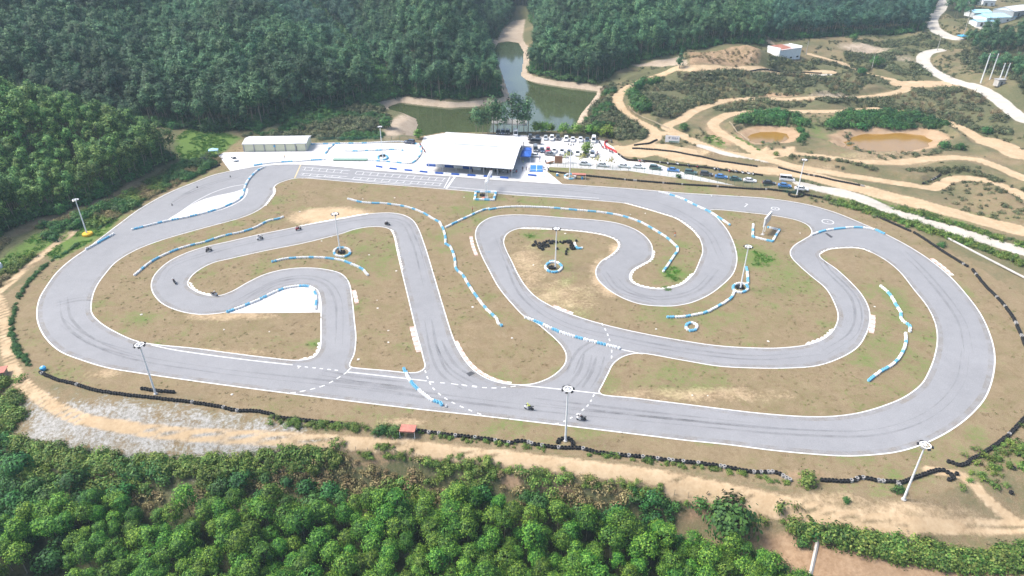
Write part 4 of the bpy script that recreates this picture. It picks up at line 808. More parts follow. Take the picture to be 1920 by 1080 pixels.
def crown(name, seed, rx, rz, zc, nc, nl, cr, leaf, mat, **k):
    C, Nn = crown_pts(seed, rx, rz, zc, nc, nl, cr, **k); r = np.random.default_rng(seed+99)
    return quads_mesh(name, C, Nn, leaf*(.6+.8*r.random(len(C))), mat, .75, seed)
def trunk_mb(h, r0, seed, limbs=4, mb=None, spread=1.0):
    rr = random.Random(seed); mb = mb or MB(); p = Vector((0, 0, -.3)); q = Vector((rr.uniform(-.15, .15), rr.uniform(-.15, .15), h*.55)); e = Vector((rr.uniform(-.25, .25), rr.uniform(-.25, .25), h))
    mb.tube(p, q, r0, r0*.7, 7); mb.tube(q, e, r0*.7, r0*.25, 6)
    for i in range(limbs):
        t = .45+.45*i/limbs; b = q.lerp(e, (t-.4)/.6) if t > .4 else q; w = rr.random()*6.28; L = spread*(1.3-.6*t); mb.tube(b, b+Vector((math.cos(w)*L, math.sin(w)*L, L*.9)), r0*.35, r0*.1, 5)
    return mb
def joined(name, me1, mb, mat2):                         # crown + trunk in one mesh (for the uncounted forest)
    k = len(me1.vertices); v = [tuple(x.co) for x in me1.vertices]+list(mb.v); f = [tuple(p.vertices) for p in me1.polygons]+[tuple(k+i for i in q) for q in mb.f]
    me = bpy.data.meshes.new(name); me.from_pydata(v, [], f); me.materials.append(me1.materials[0]); me.materials.append(mat2)
    me.polygons.foreach_set('material_index', [0]*len(me1.polygons)+[1]*len(mb.f)); return me
KIT = {}
def kit(name, meshes):
    c = bpy.data.collections.new(name)
    for m in meshes: c.objects.link(bpy.data.objects.new(m.name, m))
    KIT[name] = c
def hill_tree(i, lf='hill_leaf'):
    r = random.Random(i); h = r.uniform(7.5, 10.0); rx = r.uniform(1.8, 2.35)
    me = crown('hill_tree', 100+i, rx, r.uniform(3.0, 4.2), h, 26, 24, 1.25, .56, M[lf], up=.5, low=-.9); return joined('hill_tree', me, trunk_mb(h, .17, i, 0), M['bark'])
kit('hill_trees', [hill_tree(i) for i in range(8)]); kit('left_sunlit_trees', [hill_tree(20+i, 'left_sunlit_leaf') for i in range(6)]); kit('far_haze_trees', [hill_tree(40+i, 'far_haze_leaf') for i in range(6)])
kit('shrubs', [crown('shrub', 200+i, 1.2+.3*(i % 3), .9+.3*(i % 2), .35, 12, 14, .8, .42, M['scrub_leaf'], up=.4, low=-.1) for i in range(6)])
kit('verge_shrubs', [crown('verge_shrub', 230+i, .8+.25*(i % 3), .7+.35*(i % 2), .25, 12, 14, .6, .30, M['verge_leaf'], up=.4, low=-.1) for i in range(6)])
kit('dark_shrubs', [crown('dark_shrub', 260+i, 1.5+.3*(i % 3), 1.3+.3*(i % 2), .5, 16, 14, .9, .5, M['broad_leaf'], up=.4, low=-.1) for i in range(5)])
def blades(seed, n, r, h, mat, w=.10):
    g = np.random.default_rng(seed); V = []; Fq = []
    for i in range(n):
        a = g.random()*6.28; d = r*g.random()**.5; x, y = d*math.cos(a), d*math.sin(a); t = g.random()*6.28; l = h*(.5+.7*g.random()); ox, oy = math.cos(t)*w*.5, math.sin(t)*w*.5; lx, ly = g.normal(size=2)*l*.45; k = len(V)
        V += [(x-ox, y-oy, -.02), (x+ox, y+oy, -.02), (x+lx+ox*.3, y+ly+oy*.3, l), (x+lx-ox*.3, y+ly-oy*.3, l)]; Fq.append((k, k+1, k+2, k+3))
    me = bpy.data.meshes.new('tuft'); me.from_pydata(V, [], Fq); me.materials.append(mat); return me
kit('dead_shrubs', [crown('dead_shrub', 280+i, .9+.25*(i % 3), .6+.3*(i % 2), .2, 11, 12, .6, .30, M['dead_leaf'], up=.4, low=-.1) for i in range(4)])
kit('tufts', [blades(i, 30, .45, .07, M['dry_leaf'], .16) for i in range(3)]+[blades(10+i, 30, .45, .07, M['verge_leaf'], .16) for i in range(2)])
kit('lawn', [blades(20+i, 40, .6, .07, M['lawn_leaf'], .2) for i in range(3)])
kit('reeds', [blades(30+i, 60, .8, 1.5, M['dry_leaf'], .14) for i in range(3)])
def gn_tree(cname):
    ng = bpy.data.node_groups.new('scatter_'+cname, 'GeometryNodeTree'); ng.interface.new_socket('Geometry', in_out='INPUT', socket_type='NodeSocketGeometry'); ng.interface.new_socket('Geometry', in_out='OUTPUT', socket_type='NodeSocketGeometry')
    n = ng.nodes; i = n.new('NodeGroupInput'); o = n.new('NodeGroupOutput'); ip = n.new('GeometryNodeInstanceOnPoints'); ci = n.new('GeometryNodeCollectionInfo')
    ci.inputs['Collection'].default_value = KIT[cname]; ci.inputs['Separate Children'].default_value = True; ci.inputs['Reset Children'].default_value = True
    def at(nm, t):
        a = n.new('GeometryNodeInputNamedAttribute'); a.data_type = t; a.inputs['Name'].default_value = nm; return a.outputs['Attribute']
    ip.inputs['Pick Instance'].default_value = True
    L = ng.links.new; L(i.outputs[0], ip.inputs['Points']); L(ci.outputs[0], ip.inputs['Instance']); L(at('pick', 'INT'), ip.inputs['Instance Index']); L(at('turn', 'FLOAT_VECTOR'), ip.inputs['Rotation']); L(at('size', 'FLOAT_VECTOR'), ip.inputs['Scale']); L(ip.outputs[0], o.inputs[0]); return ng
GNT = {}
def scatter(name, pts, cname, smin, smax, label, cat, tilt=.08, seed=1, zs=None, tone=.5):
    r = np.random.default_rng(seed); n = len(pts)
    if not n: return
    pts = np.asarray(pts); me = bpy.data.meshes.new(name); me.from_pydata(pts.tolist(), [], [])
    s = smin+(smax-smin)*r.random(n); sv = np.stack([s*(.9+.2*r.random(n)), s*(.9+.2*r.random(n)), s*(.85+.35*r.random(n))], -1)
    if zs is not None: sv *= zs[:, None]
    rot = np.stack([r.normal(size=n)*tilt, r.normal(size=n)*tilt, r.random(n)*6.283], -1)
    a = me.attributes.new('size', 'FLOAT_VECTOR', 'POINT'); a.data.foreach_set('vector', sv.astype(np.float32).ravel())
    a = me.attributes.new('turn', 'FLOAT_VECTOR', 'POINT'); a.data.foreach_set('vector', rot.astype(np.float32).ravel())
    a = me.attributes.new('tone', 'FLOAT', 'POINT'); a.data.foreach_set('value', ((vnoise(pts[:, 0], pts[:, 1], 38, 81)+.6*vnoise(pts[:, 0], pts[:, 1], 8, 82)-.8)*tone).astype(np.float32))
    a = me.attributes.new('pick', 'INT', 'POINT'); a.data.foreach_set('value', r.integers(0, len(KIT[cname].objects), n).astype(np.int32))
    o = link(name, me)
    if cname not in GNT: GNT[cname] = gn_tree(cname)
    md = o.modifiers.new('scatter', 'NODES'); md.node_group = GNT[cname]; return tag(o, label, cat, kind='stuff')
def grid_in(poly, s, jit=.42, seed=0, margin=0, frame=True, pad=200, zoff=10):
    A = np.array([tuple(p) for p in poly]); r = np.random.default_rng(seed)
    xs = np.arange(A[:, 0].min(), A[:, 0].max(), s); ys = np.arange(A[:, 1].min(), A[:, 1].max(), s*.9); x, y = np.meshgrid(xs, ys); x = x+((np.arange(len(ys)) % 2)*s*.5)[:, None]
    x = (x+r.uniform(-jit, jit, x.shape)*s).ravel(); y = (y+r.uniform(-jit, jit, y.shape)*s).ravel()
    k = pip(x, y, A); x, y = x[k], y[k]; z = hz(x, y)
    if frame:
        out = np.zeros(len(x), bool)
        for dz in (0, zoff):
            u = np.stack(uvn(np.stack([x, y, z+dz])), 0); out |= (u[0] > -pad) & (u[0] < 1920+pad) & (u[1] > -pad-60) & (u[1] < 1080+pad)
        x, y, z = x[out], y[out], z[out]
    return np.stack([x, y, z], -1)
LAMPXY = [tuple(G(u, v).xy) for u, v in ((164, 441), (292, 739), (1060, 827), (1694, 937), (638, 473), (1041, 503), (1388, 542))]
def keep_clear(p, m, thr=.35):
    for lx, ly in LAMPXY: p = p[(p[:, 0]-lx)**2+(p[:, 1]-ly+2)**2 > 16]
    # drop points where a ground mask is strong
    i = np.clip(np.searchsorted(GX, p[:, 0]), 0, len(GX)-1); j = np.clip(np.searchsorted(GY, p[:, 1]), 0, len(GY)-1); return p[m[j, i] < thr]
bare = mx(dirt, road, mud*.9, gravel)
lakeclear = np.where(lakeI, 1.0, np.where(lakeD < 5, 1.0, 0.0))
def hidden(p, hgt=9):                        # tree-tops wholly behind a ridge as seen over a wide base line
    vis = np.zeros(len(p), bool)
    for cx in (-45, 0, 45):
        h = np.zeros(len(p), bool)
        for t in np.linspace(.35, .97, 60): h |= hz(cx+(p[:, 0]-cx)*t, p[:, 1]*t) > H+(p[:, 2]+hgt-H)*t+2
        vis |= ~h
    return p[vis]
DRAW = [(-58, 343), (-70, 372), (-82, 398), (-100, 440), (-122, 490), (-158, 550)]
for nm, s, sc, lab in (('left', 3.3, (.62, .90), 'dense dark eucalyptus wood on the low left hill'), ('centre', 3.9, (.80, 1.18), 'dense dark eucalyptus wood covering the big hill left of the lake'), ('right', 4.0, (.85, 1.22), 'tall eucalyptus wood on the hill right of the lake inlet'),
                       ('head', 4.2, (.8, 1.15), 'haze-tinted wood closing the valley behind the lake inlet'), ('far', 4.6, (.8, 1.15), 'haze-tinted far wood beyond the white house'), ('slope', 3.8, (.45, .85), 'scrubby wood on the upper right slope'), ('top', 4.8, (.6, .9), 'wood round the far sheds')):
    p = hidden(grid_in(FOREST[nm], s, seed=len(nm)+3)); p = keep_clear(keep_clear(p, bare, .5), lakeclear, .5)
    dr_ = dist_poly(p[:, 0], p[:, 1], DRAW); p = p[dr_ > 2.5+5*vnoise(p[:, 0], p[:, 1], 10, 24)]
    if nm in ('slope', 'top'): p = p[vnoise(p[:, 0], p[:, 1], 22, 21) > .30]
    else: p = p[vnoise(p[:, 0], p[:, 1], 16, 22) > .07]
    if nm == 'centre':
        beyond = (p[:, 1] > 405+(-90-p[:, 0])*.55) & (p[:, 0] > -260) & (p[:, 0] < -84+(p[:, 1]-400)*-.25)  # trees past the draw take the haze-tinted leaf colour
        scatter('hill_forest', p[beyond], 'far_haze_trees', .8, 1.15, 'haze-tinted wood on the far side of the draw between the two central hills', 'forest', .05, seed=3); p = p[~beyond]
        q = np.column_stack([np.interp(rng.random(900), np.linspace(0, 1, 6), [d_[0] for d_ in DRAW]), np.zeros(900)]); q[:, 1] = np.interp(-q[:, 0], [-d_[0] for d_ in DRAW], [d_[1] for d_ in DRAW]); q += rng.uniform(-7, 7, q.shape); q = np.column_stack([q, hz(q[:, 0], q[:, 1])]); q = keep_clear(keep_clear(q, bare, .4), lakeclear, .5)
        scatter('shrubbery', q, 'dark_shrubs', .8, 1.8, 'green undergrowth down the draw between the two central hills', 'shrubs', seed=2)
    scatter('hill_forest', p, {'left': 'left_sunlit_trees', 'far': 'far_haze_trees', 'head': 'far_haze_trees', 'right': 'hill_trees'}.get(nm, 'hill_trees'), sc[0], sc[1], lab, 'forest', .05, seed=len(nm), zs=.74+.52*vnoise(p[:, 0], p[:, 1], 9, 23), tone=.95); print('forest', nm, len(p))
for nm in ('left', 'centre', 'right', 'far', 'slope'):                # brush closing the foot of the woods
    p = grid_in(FOREST[nm], 2.2, seed=71); d = dist_poly(p[:, 0], p[:, 1], FOREST[nm], True); p = p[(d < 9) & (rng.random(len(p)) < .75)]; p = keep_clear(keep_clear(p, bare, .4), lakeclear, .5)
    scatter('understorey', p, 'dark_shrubs' if nm != 'slope' else 'shrubs', .7, 1.5, 'dark brush along the foot of the '+{'left': 'low left hill', 'centre': 'big hill left of the lake', 'right': 'hill right of the lake', 'far': 'far wood', 'slope': 'upper right slope'}[nm], 'brush', seed=4)
op = np.column_stack([rng.uniform(20, 420, 26000), rng.uniform(190, 640, 26000)]); op = np.column_stack([op, hz(op[:, 0], op[:, 1])]); op = op[~pip(op[:, 0], op[:, 1], PLATW)]; op = keep_clear(keep_clear(keep_clear(op, bare, .25), lakeclear, .5), mx(ochre, floor), .4)
op = op[vnoise(op[:, 0], op[:, 1], 13, 61)+.5*vnoise(op[:, 0], op[:, 1], 4, 62) > .82]; scatter('rough_grass', op, 'shrubs', .25, .7, 'rough low brush dotted over the motocross ground', 'brush', seed=14)
cs = grid_in(PW([(1285, 100), (1350, 96), (1425, 97), (1425, 124), (1285, 126)]), 2.6, seed=88); cs = cs[vnoise(cs[:, 0], cs[:, 1], 6, 63) > .45]; scatter('rough_grass', cs, 'dead_shrubs', .4, 1.1, 'dry weeds clinging to the bare cut slope under the right hill', 'brush', seed=15)
# under-storey along the wood edges
for nm, (poly, _) in SCRUB.items():
    near = nm in ('roadside bank', 'valley scrub')
    p = grid_in(poly, 1.25 if near else 2.0, seed=len(nm)); p = keep_clear(keep_clear(p, bare, .4), lakeclear, .5)
    dn = .62 if nm == 'motocross scrub' else .45 if nm == 'hillside scrub' else .30
    p = p[vnoise(p[:, 0], p[:, 1], 7, 31) > dn]
    if nm in ('pond scrub', 'large pond scrub'): scatter('shrubbery', p, 'dark_shrubs', .8, 1.3, 'dark bushes standing along the back of the '+('larger' if 'large' in nm else 'smaller')+' ochre pond', 'shrubs', seed=5); continue
    q = vnoise(p[:, 0], p[:, 1], 11, 33)
    if near: dd_ = vnoise(p[:, 0], p[:, 1], 6, 34); scatter('dry_brush', p[dd_ > .58], 'dead_shrubs', .6, 1.2, 'dry brown brush in the '+nm, 'brush', seed=16); p = p[dd_ <= .58]; p = p[rng.random(len(p)) < .8]; q = vnoise(p[:, 0], p[:, 1], 11, 33)
    scatter('shrubbery', p[q <= .55], 'verge_shrubs' if near else 'shrubs', .7, 1.35, 'low tangled '+nm+', mixed green and brown', 'shrubs', seed=6)
    scatter('shrubbery', p[q > .55], 'dark_shrubs' if nm not in ('motocross scrub', 'cutting scrub', 'hillside scrub') else 'shrubs', .45, .95, 'darker bushes among the '+nm, 'shrubs', seed=7)
    if nm in ('embankment scrub', 'cutting scrub', 'motocross scrub'):
        pr = grid_in(poly, 5, seed=55); scatter('reeds', pr[vnoise(pr[:, 0], pr[:, 1], 12, 35) > .5], 'reeds', .8, 1.4, 'pale dry reeds in the '+nm, 'reeds', seed=8)
def strip(px, w, s, seed=0):
    c = [tuple(q) for q in spline(PW(px), 2.0)]; A = np.array(c); r = np.random.default_rng(seed); n = int(sum(math.dist(a, b) for a, b in zip(c, c[1:]))*w/(s*s)); k = r.integers(0, len(c)-1, n); t = r.random(n)[:, None]; p = A[k]*(1-t)+A[k+1]*t+r.uniform(-w/2, w/2, (n, 2)); return np.column_stack([p, hz(p[:, 0], p[:, 1])])
for px, w, s, kt, sc, lab in (
  ([(640, 842), (760, 853), (860, 868), (960, 878), (1060, 893), (1160, 907), (1260, 924), (1380, 951), (1480, 974), (1550, 992)], 1.7, .55, 'verge_shrubs', (.3, .75), 'rough green verge on the outer edge of the lower dirt road'),
  ([(1480, 975), (1540, 992), (1600, 1014), (1680, 1032), (1760, 1047), (1830, 1055), (1940, 1040), (1980, 1000)], 2.8, .6, 'verge_shrubs', (.8, 1.5), 'thick bright green hedge bordering the red earth field'),
  ([(60, 690), (32, 655), (22, 610), (35, 560), (62, 520), (95, 492), (130, 470), (165, 445), (230, 398), (300, 360), (360, 332)], 1.0, .65, 'dark_shrubs', (.18, .36), 'dark overgrown hedge along the upper left perimeter'),
  ([(505, 787), (560, 795), (640, 800), (700, 806), (760, 812)], 2.0, .95, 'verge_shrubs', (.35, .8), 'weeds grown over the lower tyre wall'),
  ([(780, 812), (950, 835), (1080, 848), (1240, 868), (1400, 890), (1480, 906)], 1.0, .8, 'verge_shrubs', (.25, .55), 'weeds along the foot of the bottom tyre wall'),
  ([(20, 835), (60, 845), (200, 872), (400, 876), (560, 862), (640, 850)], 3.0, .75, 'verge_shrubs', (.7, 1.3), 'yellow green brush edging the gravel'),
  ([(1150, 192), (1162, 216), (1190, 236), (1225, 252)], 2.0, 1.0, 'shrubs', (.4, .8), 'low scrub beside the sand road bend'),
  ([(1530, 350), (1620, 376), (1720, 402), (1850, 440), (1930, 465)], 2.5, .9, 'verge_shrubs', (.5, 1.1), 'green weeds along the pale track at the upper right'),
  ([(1560, 378), (1640, 400), (1720, 425), (1800, 452), (1930, 500)], 3.0, .8, 'verge_shrubs', (.5, 1.2), 'weeds between the pale track and the tyre wall'),
  ([(1480, 294), (1560, 300), (1640, 320)], 2.0, 1.0, 'shrubs', (.35, .7), 'scrub ridge between two sand trails'),
  ([(1590, 248), (1600, 275), (1650, 293), (1720, 290), (1760, 285), (1790, 280), (1820, 275)], 3.0, 1.9, 'shrubs', (.35, .75), 'green scrub round the front of the larger pond'),
  ([(1500, 240), (1508, 255), (1500, 268)], 2.0, 1.2, 'dark_shrubs', (.5, .8), 'scrub at the right end of the smaller pond'),
  ([(1700, 320), (1800, 318), (1850, 330), (1920, 370)], 3, 1.3, 'shrubs', (.4, .8), 'low scrub in the right motocross loop'),
  ([(1600, 380), (1750, 412), (1920, 455)], 1.2, 1.6, 'dark_shrubs', (.3, .5), 'scattered green bushes by the pale track'),
  ([(1830, 900), (1880, 870), (1930, 850), (1960, 800)], 7, 1.5, 'verge_shrubs', (.4, .9), 'weeds at the lower right corner'),
  ([(10, 720), (0, 760), (10, 800), (-10, 830)], 6, .9, 'verge_shrubs', (.7, 1.4), 'brush at the left edge below the dirt road')):
    p = strip(px, w, s, len(lab)); p = keep_clear(p, mx(road, dirt), .6); scatter('verge', p, kt, sc[0], sc[1], lab, 'verge', seed=len(px))
# grass on the infield and the green clearings
p = np.column_stack([rng.uniform(-160, 200, 60000), rng.uniform(85, 300, 60000)]); p = p[pip(p[:, 0], p[:, 1], PLATW)]
ok = ~pip(p[:, 0], p[:, 1], np.array([tuple(q) for q in L_OUT][::4]))
for l in LI: ok |= pip(p[:, 0], p[:, 1], np.array([tuple(q) for q in l][::3]))
ok &= ~pip(p[:, 0], p[:, 1], np.array(W(APRON))); ok &= ~pip(p[:, 0], p[:, 1], np.array(W([(601, 588), (602, 535), (540, 535), (480, 560), (415, 589)])))
p = p[ok]; p = p[vnoise(p[:, 0], p[:, 1], 5, 41)*.6+vnoise(p[:, 0], p[:, 1], 17, 42)*.6 > .55][::4]; p = np.column_stack([p, hz(p[:, 0], p[:, 1])]); p = keep_clear(p, mx(dirt, road), .3)
scatter('grass_tufts', p, 'tufts', .5, 1.1, 'dry grass tufts all over the infield', 'grass', .15, 11); print('tufts', len(p))
p = np.column_stack([rng.uniform(-230, 200, 160000), rng.uniform(90, 330, 160000)]); i = np.clip(np.searchsorted(GX, p[:, 0]), 0, len(GX)-1); j = np.clip(np.searchsorted(GY, p[:, 1]), 0, len(GY)-1)
p = p[(green[j, i] > .55) & (vnoise(p[:, 0], p[:, 1], 4, 43) > .35)]; p = np.column_stack([p, hz(p[:, 0], p[:, 1])]); scatter('green_grass', p, 'lawn', .8, 1.8, 'patches of lush green grass', 'grass', .15, 12); print('lawn', len(p))
# ------------------------------------------------------------------ counted trees
def tree_proto(i, kind):
    r = random.Random(500+i)
    if kind == 'euc': h = r.uniform(4.2, 5.4); rx = r.uniform(1.35, 1.75); cm = crown('crown', 300+i, rx, r.uniform(1.6, 2.1), h, 60, 30, .62, .24, M['near_leaf'], up=.5, low=-.6, lump=.10); tm = trunk_mb(h+.6, .10, i, 4)
    elif kind == 'broad': h = r.uniform(2.0, 2.6); rx = r.uniform(2.2, 2.8); cm = crown('crown', 330+i, rx, r.uniform(1.7, 2.2), h, 40, 22, 1.1, .48, M['broad_leaf'], up=.45, low=-.6, lump=.25); tm = trunk_mb(h+.5, .16, i, 5)
    elif kind == 'lot': h = 2.1; rx = r.uniform(1.5, 1.9); cm = crown('crown', 350+i, rx, 1.5, h, 26, 18, .9, .45, M['bright_leaf'], up=.4, low=-.6, lump=.25); tm = trunk_mb(h+.4, .10, i, 4)
    elif kind == 'yellow': h = 2.4; rx = 1.35; cm = crown('crown', 360+i, rx, 1.0, h, 18, 8, .8, .32, M['yellow_leaf'], up=.5, low=-.3, lump=.3); tm = trunk_mb(h+.3, .06, i, 6)
    elif kind == 'tall': h = r.uniform(7.5, 9); rx = r.uniform(1.8, 2.4); cm = crown('crown', 370+i, rx, r.uniform(4, 5), h, 26, 18, 1.5, .62, M['hill_leaf'], up=.4, low=-.9, lump=.3); tm = trunk_mb(h+2, .18, i, 6, spread=1.6)
    elif kind == 'conifer':
        C, Nn = crown_pts(380, 1.9, 4.0, 4.5, 40, 14, 1.0, low=-.9); f = np.clip((9.2-C[:, 2])/8.5, .08, 1); C[:, :2] *= f[:, None]*1.2; cm = quads_mesh('crown', C, Nn, np.full(len(C), .6), M['hill_leaf'], .7, 3); tm = trunk_mb(8, .2, i, 0)
    elif kind == 'bush': h = .6; cm = crown('crown', 390+i, 1.4, 1.2, h, 26, 20, .8, .34, M['verge_leaf' if i % 2 else 'broad_leaf'], up=.4, low=-.3, lump=.25); tm = trunk_mb(1.0, .07, i, 4, spread=.6)
    return cm, tm.mesh('trunk', M['bark'])
PT = {k: [tree_proto(i, k) for i in range(n)] for k, n in (('euc', 6), ('broad', 4), ('lot', 4), ('yellow', 2), ('tall', 5), ('conifer', 1), ('bush', 4))}
def tree(kind, x, y, s, name, label, cat='tree', group=None, i=None, zs=1.0):
    cm, tm = PT[kind][random.randrange(len(PT[kind])) if i is None else i % len(PT[kind])]; t = thing(name, label, cat, (x, y, float(hz(x, y))-.05), random.uniform(0, 6.28), group)
    t.scale = (s, s, s*zs); link('crown', cm, t); link('trunk', tm, t); return t
pl = grid_in(PLANT, 2.75, .36, 77, pad=40, zoff=6)
fr = np.array([uvn(q)[:2] for q in pl]); kill = (fr[:, 0] < 420) & (vnoise(pl[:, 0], pl[:, 1], 8, 51) > .72); pl = pl[~kill]
ord_ = np.argsort([uvn(q)[2]+(400 if not (-20 < uvn((q[0], q[1], q[2]+5))[0] < 1940 and uvn((q[0], q[1], q[2]+7))[1] < 1085) else 0) for q in pl]); print('plantation', len(pl))
for k in ord_[:300]:
    x, y, z = pl[k]; tree('euc', x, y, random.choice((.72, .85, .95, 1.0, 1.08, 1.18))*random.uniform(.94, 1.06), 'eucalyptus_tree', 'young eucalyptus with rounded green crown in the plantation at the bottom edge', 'tree', 'plantation eucalyptus trees', zs=random.uniform(.9, 1.15))
if len(pl) > 300:
    kit('plantation', [joined('plantation_tree', a, trunk_mb(4.8, .1, 3, 0), M['bark']) for a, b in PT['euc']]); rest_ = pl[ord_[300:]]; scatter('plantation_trees', rest_, 'plantation', .8, 1.1, 'remaining eucalyptus saplings at the far edge of the plantation', 'plantation', seed=9)
BR = [(40, 870), (70, 905), (30, 935), (95, 930), (140, 905), (60, 965), (20, 990), (110, 975), (165, 945), (45, 1015), (130, 1010), (100, 1050), (200, 960), (230, 930), (420, 900), (455, 890), (500, 880), (540, 885), (575, 900), (590, 930), (540, 925), (620, 905), (640, 915), (490, 915), (700, 930), (735, 925), (860, 900), (880, 925), (905, 910), (930, 930), (985, 915), (1010, 930), (1090, 945), (1120, 965), (1160, 955), (1200, 975), (1180, 1000), (1235, 985), (1270, 1000), (1310, 1020), (1250, 1030), (1340, 1050), (1300, 1065), (1390, 1065), (1420, 1040), (1460, 1060)]
for i, (u, v) in enumerate(BR):
    p = P(u, v+(14 if u < 250 else 26)); tree('broad', p.x, p.y, random.uniform(.65, 1.0) if u < 250 else random.uniform(.45, .85), 'broadleaf_tree', 'dark green bushy broadleaf tree on the bank between the dirt road and the plantation', 'tree', 'broadleaf trees on the lower bank')
p = P(1365, 1010); tree('broad', p.x, p.y, 1.45, 'broadleaf_tree', 'largest bright green broadleaf tree beside the red earth field', 'tree', zs=1.25, i=1)
for u, v, s, l in ((915, 868, .75, 'lone round bush on the outer verge of the dirt road, above the plantation'), (1515, 905, 1.15, 'spiky green bush breaking the bottom tyre wall'), (715, 812, .9, 'left one of two bushes beside the pink-roofed shelter'), (742, 815, 1.0, 'right one of two bushes beside the pink-roofed shelter'), (1685, 922, .7, 'small dark bush left of the lower right lamp post'), (1587, 940, .45, 'tiny brown bush near the lower dirt road'), (1765, 462, .8, 'small green bush beside the upper right tyre wall'), (1272, 333, .7, 'small dark bush standing in front of the car park fence'),
                   (1505, 1020, .8, 'round bush on the red earth slope'), (1430, 268, .5, 'small bush at the rim of the smaller pond'), (1455, 291, .8, 'thin bush on the pale slab by the small pond'), (1770, 278, 1.6, 'round green bush right of the larger pond'), (1800, 280, 1.3, 'second round bush right of the larger pond'), (1190, 300, .6, 'sparse bush beside the sand entrance'), (1630, 287, .5, 'small bush on the front rim of the larger pond'), (665, 806, .6, 'small bush at the end of the overgrown tyre wall'), (555, 793, .6, 'small bush growing over the lower left tyre wall'), (575, 868, .8, 'yellowish bush at the edge of the gravel'), (1850, 250, 1.5, 'broad bush beside the far concrete road')):
    p = P(u, v); tree('bush', p.x, p.y, s, 'bush', l, 'bush', i=random.randrange(4))
for u, v, s, l in ((1004, 249, 1.0, 'leftmost bright green tree in the row behind the car park'), (1014, 250, .95, 'second bright green tree in the row behind the car park'), (1023, 250, 1.0, 'third bright green tree in the row behind the car park'), (1033, 251, .9, 'fourth bright green tree in the row behind the car park'), (1058, 252, 1.0, 'bright green tree behind the red-trimmed pickup'), (1068, 253, .6, 'slim bright green tree between two larger ones behind the car park'), (1081, 253, 1.05, 'bright green tree behind the white sedans'), (1106, 254, .95, 'bright green tree behind the dark sedan beside the minibus'), (1117, 254, .8, 'light green tree just behind the white minibus'), (1139, 258, 1.1, 'rightmost round bright green tree beyond the minibus'), (1101, 290, 1.05, 'lone bright green tree among the parked cars'), (785, 260, .8, 'small bright bush at the end of the practice apron')):
    p = P(u, v); tree('lot', p.x, p.y, s*1.32, 'parking_tree', l, 'tree')
for u, v, l in ((1065, 305, 'leftmost sparse yellow-green tree in the car park strip'), (1092, 308, 'second sparse yellow-green tree in the car park strip'), (1119, 311, 'third sparse yellow-green tree in the car park strip'), (1145, 314, 'rightmost sparse yellow-green tree in the car park strip')):
    p = G(u, v); tree('yellow', p.x, p.y, 1.25, 'young_tree', l, 'tree')
for k, (u, v, s) in enumerate(((893, 252, .75), (905, 250, .7), (925, 250, 1.0), (932, 248, .85), (945, 250, .75), (960, 251, 1.0), (970, 250, 1.05), (982, 251, .9), (990, 250, .95), (900, 254, .6), (915, 252, .65))):
    p = G(u, v); tree('tall', p.x, p.y, s*1.3, 'eucalyptus_tree', 'tall airy eucalyptus on the lake shore behind the white pavilion', 'tree', 'lakeside eucalyptus trees')
for u, v, s in ((1195, 170, 1.0), (1207, 165, .95), (1218, 163, .9), (1230, 158, .8), (1187, 190, 1.0), (1196, 198, 1.0), (1205, 203, .9), (1190, 205, .95), (1200, 212, .85), (1212, 210, .8), (1183, 180, .8)):
    p = P(u, v); tree('broad', p.x, p.y, s*1.3, 'broadleaf_tree', 'leafy tree in the clump inside the sand road bend', 'tree', 'trees inside the sand road bend')
p = P(1274, 128); tree('conifer', p.x, p.y, 1.2, 'conifer_tree', 'single dark pointed tree beside the concrete bench road', 'tree')
for u, v, s, l in ((1282, 245, .8, 'small tree by the concrete ramp of the motocross trail'), (1640, 125, 1.3, 'dark round tree above the far sand turn'), (1615, 140, .9, 'small dark tree left of the far sand turn'), (1600, 75, .9, 'dark round tree left of the far concrete road'), (725, 240, 1.2, 'round dark tree at the left end of the lake')):
    p = P(u, v); tree('broad', p.x, p.y, s, 'broadleaf_tree', l, 'tree')
# ------------------------------------------------------------------ lamp posts
def lamp_proto():
    t = thing('lamp_post', 'tmp', 'lamp post')
    mb = MB().tube((0, 0, 0), (0, 0, 12.6), .22, .12, 10); part('pole', mb, M['white_paint'], t, True)
    part('base', MB().lathe([(0, 0), (.42, 0), (.42, .18), (.2, .22), (.2, .5), (0, .5)], 12), M['concrete'], t)
    rg = MB().lathe([(.72, 12.55), (.88, 12.55), (.88, 12.67), (.72, 12.67)], 24, closed=True)
    for i in range(6): w = i*math.pi/3; rg.tube((0, 0, 12.5), (math.cos(w)*.85, math.sin(w)*.85, 12.6), .035, n=6)
    rg.lathe([(0, 12.75), (.2, 12.72), (.26, 12.62), (0, 12.60)], 14); part('lamp_ring', rg, M['white_paint'], t)
    for i in range(6):
        w = (i+.5)*math.pi/3; c = Vector((math.cos(w)*1.05, math.sin(w)*1.05, 12.55)); m = MB().box((0, 0, 0), (.36, .46, .26), 0, Matrix.Translation(c) @ Matrix.Rotation(w, 4, 'Z') @ Matrix.Rotation(R(35), 4, 'Y')); part('floodlight', m, M['lamp_black'], t)
    return t
LPR = lamp_proto(); LPS = snapshot(LPR)
